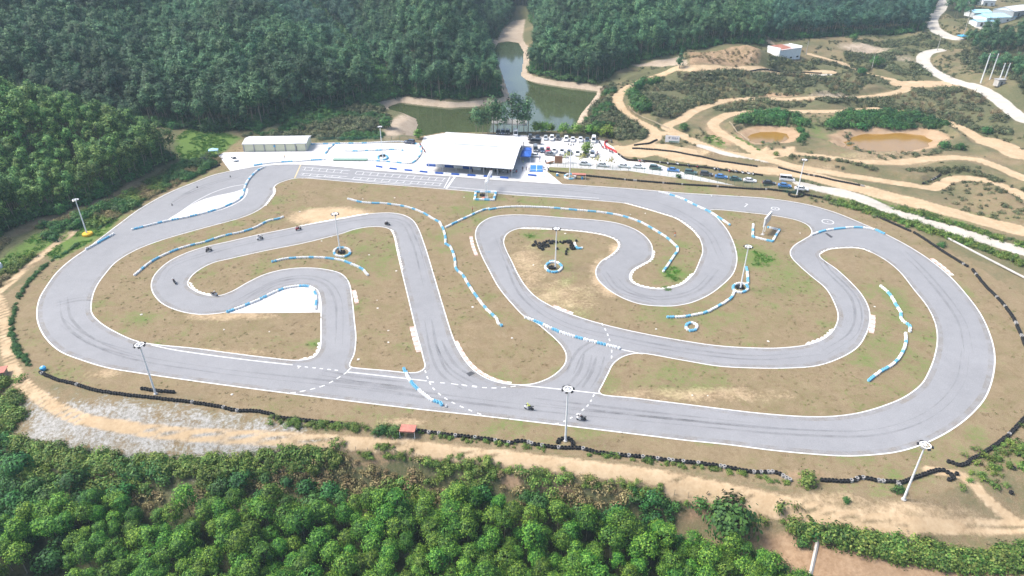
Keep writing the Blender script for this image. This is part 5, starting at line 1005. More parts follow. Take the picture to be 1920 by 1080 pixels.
LAMPS = [(164, 441, 'white floodlight post with yellow foot at the upper left, beside the left hill', .93), (292, 739, 'white floodlight post at the lower left, before the black tyre wall', 1.0), (1060, 827, 'white floodlight post at the bottom centre, in the half ring of black tyres', 1.0), (1694, 937, 'leaning-looking white floodlight post at the lower right by the dirt road', 1.0), (638, 473, 'white floodlight post in the oval tyre ring of the left infield', .97), (1041, 503, 'white floodlight post in the curled tyre ring at the centre', .97), (1388, 542, 'white floodlight post in the right infield tyre ring', 1.0), (1494, 365, 'white floodlight post at the upper right on the outer tyre wall', 1.0), (1068, 332, 'white floodlight post between the car park and the straight', 1.0), (718, 296, 'white floodlight post on the practice apron', 1.0)]
for i, (u, v, l, s) in enumerate(LAMPS):
    o = LPR if i == 0 else copy_tree(LPS); o['label'] = l; o['category'] = 'lamp post'; o['group'] = 'floodlight posts'; p = P(u, v); o.location = p; o.rotation_euler = (0, 0, i*.37); o.scale = (1, 1, s)
p = P(165, 441); t = thing('crash_pad', 'yellow crash pad round the foot of the upper left lamp post', 'crash pad', (p.x, p.y, p.z)); part('pad', MB().lathe([(.3, 0), (1.35, 0), (1.5, .15), (1.5, .65), (1.3, .85), (.3, .85)], 16, closed=True), M['yellow'], t, True)
for u, v, l in ((641, 474, 'dark tyres stacked inside the left infield lamp ring'), (1036, 503, 'dark tyres piled inside the centre lamp ring'), (1388, 540, 'dark tyres stacked inside the right infield lamp ring'), (906, 367, 'dark tyres piled inside the gantry square'), (718, 293, 'dark tyres behind the blue ring of the practice apron lamp')):
    p = P(u, v); t = thing('tyre_pile', l, 'tyre pile', p, 0, 'tyre piles inside the rings')
    for k in range(7):
        o = link('tyre', TYL['black'], t); w = k*.9; o.location = (math.cos(w)*(.95 if k else 0), math.sin(w)*(.6 if k else 0)-.2*(k == 0), .02)
# ------------------------------------------------------------------ start gantry: lattice mast and arm over the straight
def truss(mb, a, b, w, n, r=.045):
    a, b = Vector(a), Vector(b); ax = (b-a).normalized(); e1 = ax.cross(Vector((0, 0, 1)) if abs(ax.z) < .9 else Vector((0, 1, 0))).normalized(); e2 = ax.cross(e1); c = [e1*w/2*s+e2*w/2*q for s, q in ((1, 1), (1, -1), (-1, -1), (-1, 1))]
    for k in range(4):
        mb.tube(a+c[k], b+c[k], r, n=5)
        for i in range(n):
            p0, p1 = a.lerp(b, i/n), a.lerp(b, (i+1)/n); mb.tube(p0+c[k], p1+c[(k+1) % 4], r*.6, n=4); mb.tube(p1+c[k], p1+c[(k+1) % 4], r*.6, n=4)
g0 = G(912, 371); t = thing('start_gantry', 'white lattice gantry reaching over the start straight from the tyre square', 'gantry', g0)
ga = G(916, 340, 6.0)-g0; gd = G(921, 319, 6.2)-g0; gs = Vector((0, 0, 6.0)); arm = Vector((gd.x, gd.y, 6.1)); arm = arm*(min(1, 13.5/arm.xy.length)); arm.z = 6.1
mb = MB(); truss(mb, (0, 0, 0), (0, 0, 6.1), .75, 8); part('mast', mb, M['white_paint'], t)
mb = MB(); truss(mb, Vector((0, 0, 5.7))-arm.xy.to_3d()*.06, Vector((arm.x, arm.y, 5.7)), .8, 16); part('arm', mb, M['white_paint'], t)
dd = arm.xy.normalized(); mid = arm.xy*.55
part('sign_panel', MB().box((mid.x, mid.y, 5.75), (arm.xy.length*.62, .08, .95), math.atan2(dd.y, dd.x)), M['cloth_pale'], t)
part('base_plate', MB().box((0, 0, .1), (1.4, 1.4, .2)), M['concrete'], t); part('orange_cover', MB().lathe([(0, .55), (.45, .5), (.7, .25), (.75, 0)], 10, Matrix.Translation((-.9, -.6, 0))), M['terra'], t, True)
# ------------------------------------------------------------------ sign board in the open tyre square
b0 = G(1428.5, 441); b1 = G(1434.5, 433.5); d = (b1-b0); t = thing('signboard', 'tall grey-backed white signboard on two legs inside the tyre square', 'signboard', b0)
dn = Vector((d.x, d.y)).normalized(); L = 7.0; ang = math.atan2(dn.y, dn.x)
for s in (.6, 3.0): part('leg', MB().tube((dn.x*s, dn.y*s, 0), (dn.x*s, dn.y*s, 3.0), .10, n=8), M['white_paint'], t)
part('panel', MB().box((dn.x*L*.5, dn.y*L*.5, 4.1), (L, .42, 2.9), ang), M['white_paint'], t); part('back_sheet', MB().box((dn.x*L*.5+dn.y*.235, dn.y*L*.5-dn.x*.235, 4.1), (L-.2, .05, 2.7), ang), M['steel'], t); part('footing', MB().box((dn.x*.6, dn.y*.6, .06), (1.2, .9, .12), ang), M['concrete'], t)
# ------------------------------------------------------------------ white pavilion
E = 3.8
c4 = [G(u, v, E) for u, v in ((798, 305), (962, 317), (985.5, 257), (836, 247.5))]
FL, FR, BR_, BL = c4; t = thing('pavilion', 'large open-sided pavilion under a broad white sheet-metal roof', 'pavilion', ((FL+FR)*.5).xy.to_3d()); o0 = t.location.copy()
l_ = lambda p, z=None: (p.x-o0.x, p.y-o0.y, p.z if z is None else z)
ML, MR = FL.lerp(BL, .5), FR.lerp(BR_, .5); RZ = E+1.5
mb = MB(); th = .18
for a, b, c, d_ in ((l_(FL), l_(FR), l_(MR, RZ), l_(ML, RZ)), (l_(ML, RZ), l_(MR, RZ), l_(BR_), l_(BL))):
    mb.quad(a, b, c, d_); mb.quad(*[(x, y, z-th) for x, y, z in (d_, c, b, a)])
    mb.quad(a, b, (b[0], b[1], b[2]-th), (a[0], a[1], a[2]-th)); mb.quad(c, d_, (d_[0], d_[1], d_[2]-th), (c[0], c[1], c[2]-th))
for a, b, c in ((FL, ML, BL), (FR, MR, BR_)): mb.quad(l_(a), l_(b, RZ), l_(b, RZ-th), l_(a, E-th)); mb.quad(l_(b, RZ), l_(c), l_(c, E-th), l_(b, RZ-th))
roof = part('roof', mb, M['roof_white'], t)
r0, r1 = ML.lerp(MR, .22), ML.lerp(MR, .76); rd_ = (r1-r0).xy; part('ridge_vent', MB().box((((r0+r1)*.5).x-o0.x, ((r0+r1)*.5).y-o0.y, RZ+.12), (rd_.length, .5, .22), math.atan2(rd_.y, rd_.x)), M['steel'], roof)
nc = 7
for i in range(nc):
    for A, B, yo in ((FL, FR, .04), (BL, BR_, .96)):
        q = A.lerp(B, .02+.96*i/(nc-1)); w = (BL-FL) if yo < .5 else (FL-BL); q = q+w*.05; part('column', MB().tube((q.x-o0.x, q.y-o0.y, 0), (q.x-o0.x, q.y-o0.y, E+.1), .13, n=8), M['steel'], t)
bw = MB(); bq, be = BL.lerp(FL, .12), BR_.lerp(FR, .12); dv_ = (be-bq).xy; part('back_wall', MB().box((((bq+be)*.5).x-o0.x, ((bq+be)*.5).y-o0.y, 1.6), (dv_.length*.94, .18, 3.2), math.atan2(dv_.y, dv_.x)), M['grey_wall'], t)
q0, q1 = FL.lerp(BL, .30).lerp(FR.lerp(BR_, .30), .03), FL.lerp(BL, .30).lerp(FR.lerp(BR_, .30), .97); dv2 = (q1-q0).xy; wl = part('inner_shade_wall', MB().box((((q0+q1)*.5).x-o0.x, ((q0+q1)*.5).y-o0.y, 1.9), (dv2.length, .2, 3.8), math.atan2(dv2.y, dv2.x)), M['dark_grey'], t)  # dark wall pulled forward, full width, to stand in for interior shade
for i in range(8):
    q = q0.lerp(q1, .08+.84*i/7); n_ = Vector((dv2.y, -dv2.x)).normalized(); part('poster_panel', MB().box((q.x-o0.x+n_.x*.14, q.y-o0.y+n_.y*.14, 1.8), (dv2.length*.085, .06, 1.8), math.atan2(dv2.y, dv2.x)), M['cloth_pale'], wl)
# pit boards: alternating blue and white low blocks, one run each
def blocks(px, lab, ln, cols, h=.55, wd_=.5, nm='pit_wall', grp='blue and white pit walls', z=.02):
    p = resample(spline(W(px), .3), ln); t = thing(nm, lab, 'pit wall', (p[0].x, p[0].y, z), 0, grp)
    for i in range(len(p)-1):
        a, b = p[i]-p[0], p[i+1]-p[0]; c = (a+b)/2; mt, k = cols[i % len(cols)]; part(k, MB().box((c.x, c.y, h/2), ((b-a).length-.02, wd_, h), math.atan2((b-a).y, (b-a).x)), M[mt], t)
bc = [('blue_paint', 'blue_block'), ('white_paint', 'white_block')]
blocks([(705, 312.6), (735, 317.3), (782, 321.8), (812, 325), (867, 328.8), (925, 332.8), (968, 336)], 'long pit wall of blue and white blocks along the start straight', 3.1, bc)
blocks([(800, 311.5), (835, 313.5), (880, 317), (902, 319)], 'pit counter of blue and white boards under the pavilion eave', 3.6, bc, .9, .35)
blocks([(990, 329), (1010, 331), (1035, 333)], 'short pit wall of blue and white blocks beside the blue mat', 3.3, bc, .6)
# ------------------------------------------------------------------ cream garage with seven posts
a, b = G(458.5, 284.5), G(575, 282.8); ax = (b-a).xy; Lg = ax.length; ux = ax.normalized(); nx_ = Vector((-ux.y, ux.x)); ang = math.atan2(ux.y, ux.x); Dg = 9.5; Hg = 3.3
t = thing('garage', 'long cream panelled garage with grey posts and pale roof', 'garage', a, ang)
part('wall', MB().box((Lg/2, Dg/2, Hg/2), (Lg, Dg, Hg)), M['cream'], t)
mb = MB(); mb.quad((-.4, -.4, Hg+.02), (Lg+.4, -.4, Hg+.02), (Lg+.4, Dg/2, Hg+.9), (-.4, Dg/2, Hg+.9)); mb.quad((-.4, Dg/2, Hg+.9), (Lg+.4, Dg/2, Hg+.9), (Lg+.4, Dg+.4, Hg+.02), (-.4, Dg+.4, Hg+.02)); mb.quad((-.4, -.4, Hg+.02), (-.4, -.4, Hg-.2), (Lg+.4, -.4, Hg-.2), (Lg+.4, -.4, Hg+.02)); mb.poly([(-.4, -.4, Hg+.01), (-.4, Dg/2, Hg+.89), (-.4, Dg+.4, Hg+.01)]); mb.poly([(Lg+.4, -.4, Hg+.01), (Lg+.4, Dg+.4, Hg+.01), (Lg+.4, Dg/2, Hg+.89)]); part('roof', mb, M['roof_white'], t)
for i in range(7): part('post', MB().box((Lg*i/6, -.10, Hg/2-.02), (.5, .2, Hg-.06)), M['grey_wall'], t)
part('sign', MB().box((Lg*.497, -.225, 2.2), (.75, .04, .7)), M['sky_blue'], t); part('door_gap', MB().box((Lg*.845, -.03, 1.0), (.35, .06, 2.0)), M['black'], t)
# ------------------------------------------------------------------ fences
def fence(px, lab, h, step, mat, nm='mesh_fence', cat='fence', wire=.05, gap=.45, post=.05, rails=None, pmat=None):
    p = resample(spline(PW(px), .5), step); z0 = float(hz(p[0].x, p[0].y)); t = thing(nm, lab, cat, (p[0].x, p[0].y, z0)); net = MB()
    zs = [float(hz(q.x, q.y))-z0 for q in p]; P3 = [Vector((q.x-p[0].x, q.y-p[0].y, z)) for q, z in zip(p, zs)]; up = Vector((0, 0, 1)); many = len(P3) > 100; allp = MB()
    for i, q in enumerate(P3):
        mbp = MB().tube(q, q+up*(h+.1), post, n=6)
        if many and i >= 100: allp.v, allp.f = allp.v+mbp.v, allp.f+[tuple(k+len(allp.v) for k in f) for f in mbp.f]
        else: part('post', mbp, pmat or mat, t)
    if allp.v: part('post_row', allp, pmat or mat, t)['kind'] = 'stuff'
    for a, b in zip(P3, P3[1:]):
        zz = rails or [.08+gap*k for k in range(int(h/gap)+1)]
        for z in zz: net.tube(a+up*z, b+up*z, wire*.5, n=4, caps=False)
        if not rails:
            m = max(1, int((b-a).length/gap))
            for k in range(m): q = a.lerp(b, (k+.5)/m); net.tube(q+up*.05, q+up*h, wire*.5, n=4, caps=False)
    part('mesh_panel' if not rails else 'rail', net, mat, t); return t
fence([(1031, 311.5), (1080, 314.5), (1180, 320), (1280, 334), (1400, 350.5), (1500, 366.5)], 'long green mesh fence between the parked cars and the grass strip', 1.8, 3.0, M['green_net'])
fence([(578, 266.5), (680, 264.5), (790, 262)], 'green mesh fence along the back of the practice apron', 2.0, 3.5, M['green_net'], gap=.3)
fence([(988, 256), (1040, 257.5), (1110, 261), (1150, 268)], 'dark low fence behind the first row of parked cars', 1.1, 2.5, M['dark_grey'], gap=.22, wire=.07)
fence([(1178, 200), (1186, 210), (1215, 226), (1256, 243)], 'pale guard rail along the sand road bend', .8, 3, M['timber'], rails=[.45, .75], wire=.16, nm='guard_rail', cat='guard rail')
fence([(1367, 231), (1376, 242), (1392, 256), (1405, 266)], 'pale guard rail along the left of the smaller pond', .8, 3, M['timber'], rails=[.5, .75], wire=.18, nm='guard_rail', cat='guard rail')
fence([(1240, 190), (1260, 222), (1280, 212)], 'thin rail at the concrete ramp', .7, 3, M['timber'], rails=[.6], wire=.12, nm='guard_rail', cat='guard rail')
fence([(645, 845), (760, 857), (860, 872), (960, 883), (1060, 897), (1160, 911), (1300, 935), (1400, 957)], 'thin wire fence on wooden posts along the lower dirt road', 1.3, 2.4, M['timber'], rails=[.5, .9, 1.2], wire=.02, post=.05, nm='wire_fence')
p0, p1 = P(1776, 448), P(1925, 525); t = thing('drain_pipe', 'long pale pipe lying beside the upper right tyre wall', 'pipe', p0); part('pipe', MB().tube((0, 0, .3), (p1.x-p0.x, p1.y-p0.y, p1.z-p0.z+.3), .32, n=10), M['concrete'], t, True)
p0, p1 = P(1534, 1010), P(1518, 1085); t = thing('retaining_wall', 'narrow concrete channel wall running down the red earth slope', 'wall', p0); part('wall', MB().tube((0, 0, .1), (p1.x-p0.x, p1.y-p0.y, p1.z-p0.z+.1), .3, n=4), M['concrete'], t)
# ------------------------------------------------------------------ hoarding by the sand road
a, b = P(1246.5, 268), P(1273, 270); ax = (b-a).xy; ang = math.atan2(ax.y, ax.x); Lb = ax.length; t = thing('billboard', 'white hoarding with a round emblem and dark lettering beside the sand road', 'billboard', a, ang); hb_ = 2.9
pn = part('panel', MB().box((Lb/2, 0, .5+hb_/2), (Lb, .12, hb_)), M['white_paint'], t)
for x in (.3, Lb*.5, Lb-.3): part('leg', MB().tube((x, .12, 0), (x, .12, 3.3), .06, n=6), M['steel'], t)
lg = MB(); c = Vector((Lb*.28, -.075, 2.45))
for i in range(20):
    w0, w1 = i*math.pi/10, (i+.85)*math.pi/10
    if i in (12, 13, 17): continue
    lg.poly([(c.x+math.cos(w)*r, c.y, c.z+math.sin(w)*r) for w, r in ((w0, .30), (w1, .30), (w1, .42), (w0, .42))])
lg.poly([(c.x-.05, c.y, c.z+.2), (c.x+.18, c.y, c.z+.2), (c.x-.02, c.y, c.z-.55), (c.x-.2, c.y, c.z-.55)])
part('emblem', lg, M['dark_grey'], pn)
tx = MB(); rr = random.Random(5)
for k in range(4):                                       # four illegible characters as brush strokes
    x0 = Lb*.44+k*Lb*.115; s = Lb*.10
    for z in (2.28, 2.45, 2.62): tx.box((x0+s*.5, -.08, z), (s*rr.uniform(.55, .95), .02, .07))
    for xx in (rr.uniform(.15, .4), rr.uniform(.6, .85)): tx.box((x0+s*xx, -.082, 2.45), (.07, .02, rr.uniform(.35, .5)))
tx.box((Lb*.66, -.08, 1.95), (Lb*.4, .02, .06)); part('lettering', tx, M['cloth_blue'], pn)
part('green_band', MB().box((Lb*.62, -.085, .85), (Lb*.7, .02, .55)), M['green_mat'], pn)
# ------------------------------------------------------------------ blue tents, mat, shelters and small things on the apron
def canopy(u, v, w, d, h, mat, lab, ang=0, nm='canopy_tent', flat=False):
    p = P(u, v); t = thing(nm, lab, 'tent', p, ang); mb = MB(); e = [(-w/2, -d/2, h), (w/2, -d/2, h), (w/2, d/2, h), (-w/2, d/2, h)]; k = (0, 0, h+(.1 if flat else .7))
    for i in range(4): mb.poly([e[i], e[(i+1) % 4], k]); a_, b_ = e[i], e[(i+1) % 4]; mb.quad(a_, (a_[0], a_[1], h-.3), (b_[0], b_[1], h-.3), b_)
    part('canopy', mb, mat, t)
    for x, y, _ in e: part('leg', MB().tube((x*.96, y*.96, 0), (x*.96, y*.96, h), .05, n=6), M['white_paint'], t)
    return t
canopy(986.5, 299, 4, 7, 2.5, M['blue_paint'], 'blue canopy tent at the right end of the pavilion', -.1)
canopy(989, 290, 3.2, 3, 2.4, M['blue_paint'], 'smaller dark blue canopy behind the first blue tent', -.1)
canopy(402, 291, 3.6, 2.4, 2.3, M['roof_blue'], 'pale blue canopy at the far left of the apron', .2)
canopy(1085, 335, 5.2, 1.6, 1.9, M['terra'], 'red and white roofed bench shelter before the long tyre wall', -.08, 'bench_shelter', True)
canopy(766, 815, 3.0, 2.0, 1.7, M['terra'], 'pink-roofed marshal shelter on the bottom tyre wall', -.08, 'marshal_shelter', True)
p = G(1006, 316.5); t = thing('blue_mat', 'bright blue platform with white cross lines beside the pit wall', 'platform', p, -.06)
part('deck', MB().box((0, 0, .12), (4.8, 6.8, .24)), M['mat_blue'], t); part('cross_line', MB().box((0, 0, .25), (.18, 6.6, .02)), M['white_paint'], t); part('cross_line', MB().box((0, -1.5, .262), (4.6, .18, .02)), M['white_paint'], t)
p = G(1047, 306.5); t = thing('timber_screen', 'upright brown timber screen at the start of the fence', 'screen', p); part('board', MB().box((0, 0, 1.5), (3.0, .25, 3.0)), M['brick_brown'], t); part('post', MB().box((-1.4, .2, 1.5), (.15, .15, 3.1)), M['timber'], t)
p = G(1032, 307); t = thing('timber_pile', 'heap of brown boards beside the timber screen', 'timber', p)
for k in range(4): part('board', MB().box((k*.3-.5, (k % 2)*.4, .2+.18*k), (2.6, .5, .16), .2*k), M['brick_brown'], t)
p = G(657, 300.5); t = thing('green_platform', 'long grey-green platform between practice apron and straight', 'platform', p, -.01); part('deck', MB().box((0, 0, .35), (13.5, 2.2, .12)), M['green_mat'], t)
for x in (-6, -2, 2, 6): part('leg', MB().box((x, 0, .15), (.15, 1.8, .3)), M['dark_grey'], t)
# shade net over the cars behind the pavilion
a, b, c, d_ = G(922, 247), G(988, 251), G(988, 243, 4.0), G(924, 239, 4.0); t = thing('shade_net', 'sagging grey shade net strung behind the pavilion', 'shade net', a); mb = MB(); nU, nV = 18, 6
vv = []
for j in range(nV+1):
    for i in range(nU+1):
        s, q = i/nU, j/nV; pt = a.lerp(b, s)+Vector((0, 6*q, 0)); vv.append((pt.x-a.x, pt.y-a.y, 3.6+.35*math.sin(s*18)*q+1.0*q-.9*(4*q*(1-q))*.5))
k = len(mb.v); mb.v += vv
for j in range(nV):
    for i in range(nU): n0 = j*(nU+1)+i; mb.f.append((n0, n0+1, n0+nU+2, n0+nU+1))
part('net', mb, M['net_grey'], t)
for i in range(6):
    for yy in (0, 6): q = a.lerp(b, i/5)-a; part('pole', MB().tube((q.x, q.y+yy, 0), (q.x, q.y+yy, 3.6+yy/6), .06, n=6), M['steel'], t)
# ------------------------------------------------------------------ far buildings and poles
a, b = P(1460, 109), P(1499, 110.5); a.z = b.z = min(a.z, b.z); ax = (b-a).xy; Lh = ax.length; ang = math.atan2(ax.y, ax.x); Dh, Hh = 9.0, 6.6
t = thing('white_house', 'two-storey white house with rusty patched roof below the wooded hill', 'house', a, ang)
wl = part('wall', MB().box((Lh/2, Dh/2, Hh/2-1), (Lh, Dh, Hh+2)), M['wall_white'], t)
mb = MB(); mb.quad((.2, -.25, Hh-.1), (Lh*.62, -.25, Hh-.1), (Lh*.62, Dh+.1, Hh+.9), (.2, Dh+.1, Hh+.9)); mb.quad((.2, -.25, Hh-.1), (.2, -.25, Hh-.25), (Lh*.62, -.25, Hh-.25), (Lh*.62, -.25, Hh-.1)); rf = part('roof', mb, M['rust'], t)
mb = MB(); mb.quad((Lh*.62, -.25, Hh-.4), (Lh-.3, -.25, Hh-.4), (Lh-.3, Dh+.1, Hh+.6), (Lh*.62, Dh+.1, Hh+.6)); part('patched_roof', mb, M['concrete'], t)
mb = MB(); mb.box((.1, Dh/2, Hh+.35), (.3, Dh+.4, 1.6)); mb.box((Lh-.1, Dh/2, Hh+.2), (.3, Dh+.4, 1.3)); part('parapet', mb, M['wall_white'], t)
for x, z, w in ((1.6, 1.6, 1.9), (Lh*.57, 1.6, 1.9), (Lh*.87, 1.6, 1.9)):
    f = part('window', MB().box((x, -.02, z), (w, .08, .9)), M['grey_wall'], t); part('pane', MB().box((x-w*.24, -.07, z), (w*.42, .04, .72)), M['glass_dark'], f); part('pane', MB().box((x+w*.24, -.07, z), (w*.42, .04, .72)), M['glass_dark'], f)
part('door', MB().box((-.02, Dh*.35, 1.2), (.08, 1.4, 2.4)), M['dark_grey'], t)
def shed(u, v, w, d, h, mat, lab, ang=0, wallm='wall_white'):
    p = P(u, v); t = thing('shed', lab, 'shed', p, ang); part('wall', MB().box((0, 0, h/2-.5), (w, d, h+1)), M[wallm], t); mb = MB(); o = .5
    for s in (-1, 1): mb.quad((-w/2-o, s*(d/2+o), h), (w/2+o, s*(d/2+o), h), (w/2+o, 0, h+d*.16), (-w/2-o, 0, h+d*.16))
    mb.poly([(w/2+.1, -d/2, h), (w/2+.1, d/2, h), (w/2+.1, 0, h+d*.15)]); mb.poly([(-w/2-.1, -d/2, h), (-w/2-.1, d/2, h), (-w/2-.1, 0, h+d*.15)]); part('roof', mb, mat, t)
    part('door', MB().box((-w*.2, -d/2-.03, 1.1), (1.6, .08, 2.2)), M['dark_grey'], t); part('window', MB().box((w*.25, -d/2-.03, 1.5), (1.4, .08, .9)), M['glass_dark'], t)
for a_ in ((1832, 30, 13, 10, 3, M['roof_blue'], 'leftmost pale blue roofed shed of the far group', .1), (1862, 40, 22, 12, 3.5, M['roof_blue'], 'longest pale blue roofed shed in the middle of the far group', .15), (1838, 47, 12, 8, 3, M['roof_blue'], 'low pale blue shed nearest the camera in the far group', .1), (1896, 27, 22, 14, 3.5, M['roof_white'], 'pale grey-white roofed shed at the right of the far group', .5, 'grey_wall'), (1826, 8, 9, 9, 4, M['roof_blue'], 'small blue roofed shed at the top edge of the far group', .1), (1848, 10, 9, 8, 4, M['roof_white'], 'small white roofed shed at the top edge of the far group', -.1)): shed(*a_)
canopy(1805, 74, 6, 5, 2.4, M['sky_blue'], 'bright blue canopy beside the far concrete road', .1)
def hframe(u, v, h, gap, lab, ang=0):
    p = P(u, v); t = thing('utility_pole', lab, 'utility pole', p, ang)
    for x in (-gap/2, gap/2): part('pole', MB().tube((x, 0, 0), (x, 0, h), .32, .24, 8), M['wall_white'], t)
    for z in (h-.4, h-2.0): part('cross_arm', MB().box((0, 0, z), (gap+2.0, .22, .22)), M['dark_grey'], t)
    for x in (-gap/2-.8, 0, gap/2+.8): part('insulator', MB().tube((x, 0, h-.3), (x, 0, h+.35), .1, .05, 6), M['terra'], t)
hframe(1846, 156, 15, 4.2, 'taller two-legged concrete utility pole beside the right-hand road'); hframe(1878, 152, 9, 2.6, 'shorter two-legged utility pole behind the small switch house')
def upole(u, v, h, lab):
    p = P(u, v); t = thing('utility_pole', lab, 'utility pole', p, .3); part('pole', MB().tube((0, 0, 0), (0, 0, h), .2, .13, 8), M['concrete'], t); part('cross_arm', MB().box((0, 0, h-.6), (2.2, .15, .18)), M['dark_grey'], t)
upole(1806, 68, 17, 'tall slim pole beside the far blue canopy'); upole(1511, 103, 8, 'slim pole right of the white house'); upole(1634, 130, 8, 'slim pole above the far sand turn'); upole(1757, 95, 9, 'slim pole at the bend of the far concrete road')
p = P(1872, 160); t = thing('switch_house', 'small grey concrete switch house beside the utility poles', 'hut', p, .2); part('wall', MB().box((0, 0, 1.4), (4, 3, 3.2)), M['concrete'], t); part('roof', MB().box((0, 0, 3.12), (4.5, 3.5, .22)), M['grey_wall'], t); part('door', MB().box((0, -1.53, 1.0), (1, .08, 2)), M['dark_grey'], t)
p = P(82, 694); t = thing('marker_ball', 'pale blue ball-shaped drum at the lower left bend', 'drum', p); part('body', MB().lathe([(0, 0), (.45, .05), (.62, .4), (.6, .75), (.35, 1.0), (0, 1.05)], 14), M['sky_blue'], t, True); part('cap', MB().lathe([(0, 1.1), (.15, 1.08), (.15, 1.0)], 8), M['white_paint'], t)
p = P(-2, 508); t = thing('water_tank', 'round white tank at the left edge below the wooded hill', 'tank', p); part('body', MB().lathe([(0, 0), (1.3, 0), (1.35, 1.2), (1.2, 2.2), (.6, 2.7), (0, 2.8)], 18), M['white_paint'], t, True); part('lid', MB().lathe([(0, 2.95), (.35, 2.93), (.35, 2.75)], 10), M['white_paint'], t)
p = P(2, 706); t = thing('red_hut', 'small hut with faded red roof at the left edge', 'hut', p, .3); part('wall', MB().box((0, 0, .8), (2.4, 2.0, 1.6)), M['timber'], t); part('roof', MB().box((0, 0, 1.68), (3.0, 2.6, .14)), M['terra'], t)
def cone(u, v, lab, m='orange', g='traffic cones'):
    p = P(u, v); t = thing('traffic_cone', lab, 'cone', (p.x, p.y, max(p.z, ZA)), 0, g); part('body', MB().lathe([(0, .7), (.05, .68), (.2, .05), (.2, 0)], 10), M[m], t, True); part('base', MB().box((0, 0, .025), (.5, .5, .05)), M['black'], t)
for a_ in ((837, 763, 'pale cone lying right of the bottom tyre line', 'white_paint'), (370, 352, 'dark cone on the asphalt at the upper left', 'black'), (432, 332, 'small dark cone nearest the pit apron on the upper left asphalt', 'black'), (323, 385, 'small dark cone left of the white run-off wedge', 'black'), (1334, 369, 'white cone on the edge of the top right asphalt', 'white_paint')): cone(*a_)
rk = random.Random(3)
for i, (u, v) in enumerate([(680, 373), (740, 371), (562, 397), (870, 370), (622, 445), (603, 452), (692, 478), (743, 508), (505, 622), (265, 590), (420, 618), (707, 563), (708, 578), (728, 642), (728, 620), (886, 576), (960, 634), (1000, 497), (1230, 617), (1500, 437), (1440, 640), (1640, 575), (1298, 741), (1327, 742), (672, 674), (560, 690), (435, 740), (1182, 402), (1060, 438), (1210, 400)]):
    p = P(u, v); t = thing('stone', 'pale stone or scrap lying on the dry infield grass', 'stone', p, rk.random()*6, 'pale stones on the grass'); s = rk.uniform(.12, .26)
    mb = MB().lathe([(0, s*.8), (s*.7, s*.6), (s*1.3, s*.2), (s*1.1, -.05)], 7); mb.v = [(x*(1+rk.uniform(-.25, .25)), y*(1+rk.uniform(-.25, .25)), z) for x, y, z in mb.v]; part('rock', mb, M['kerb_white'], t)
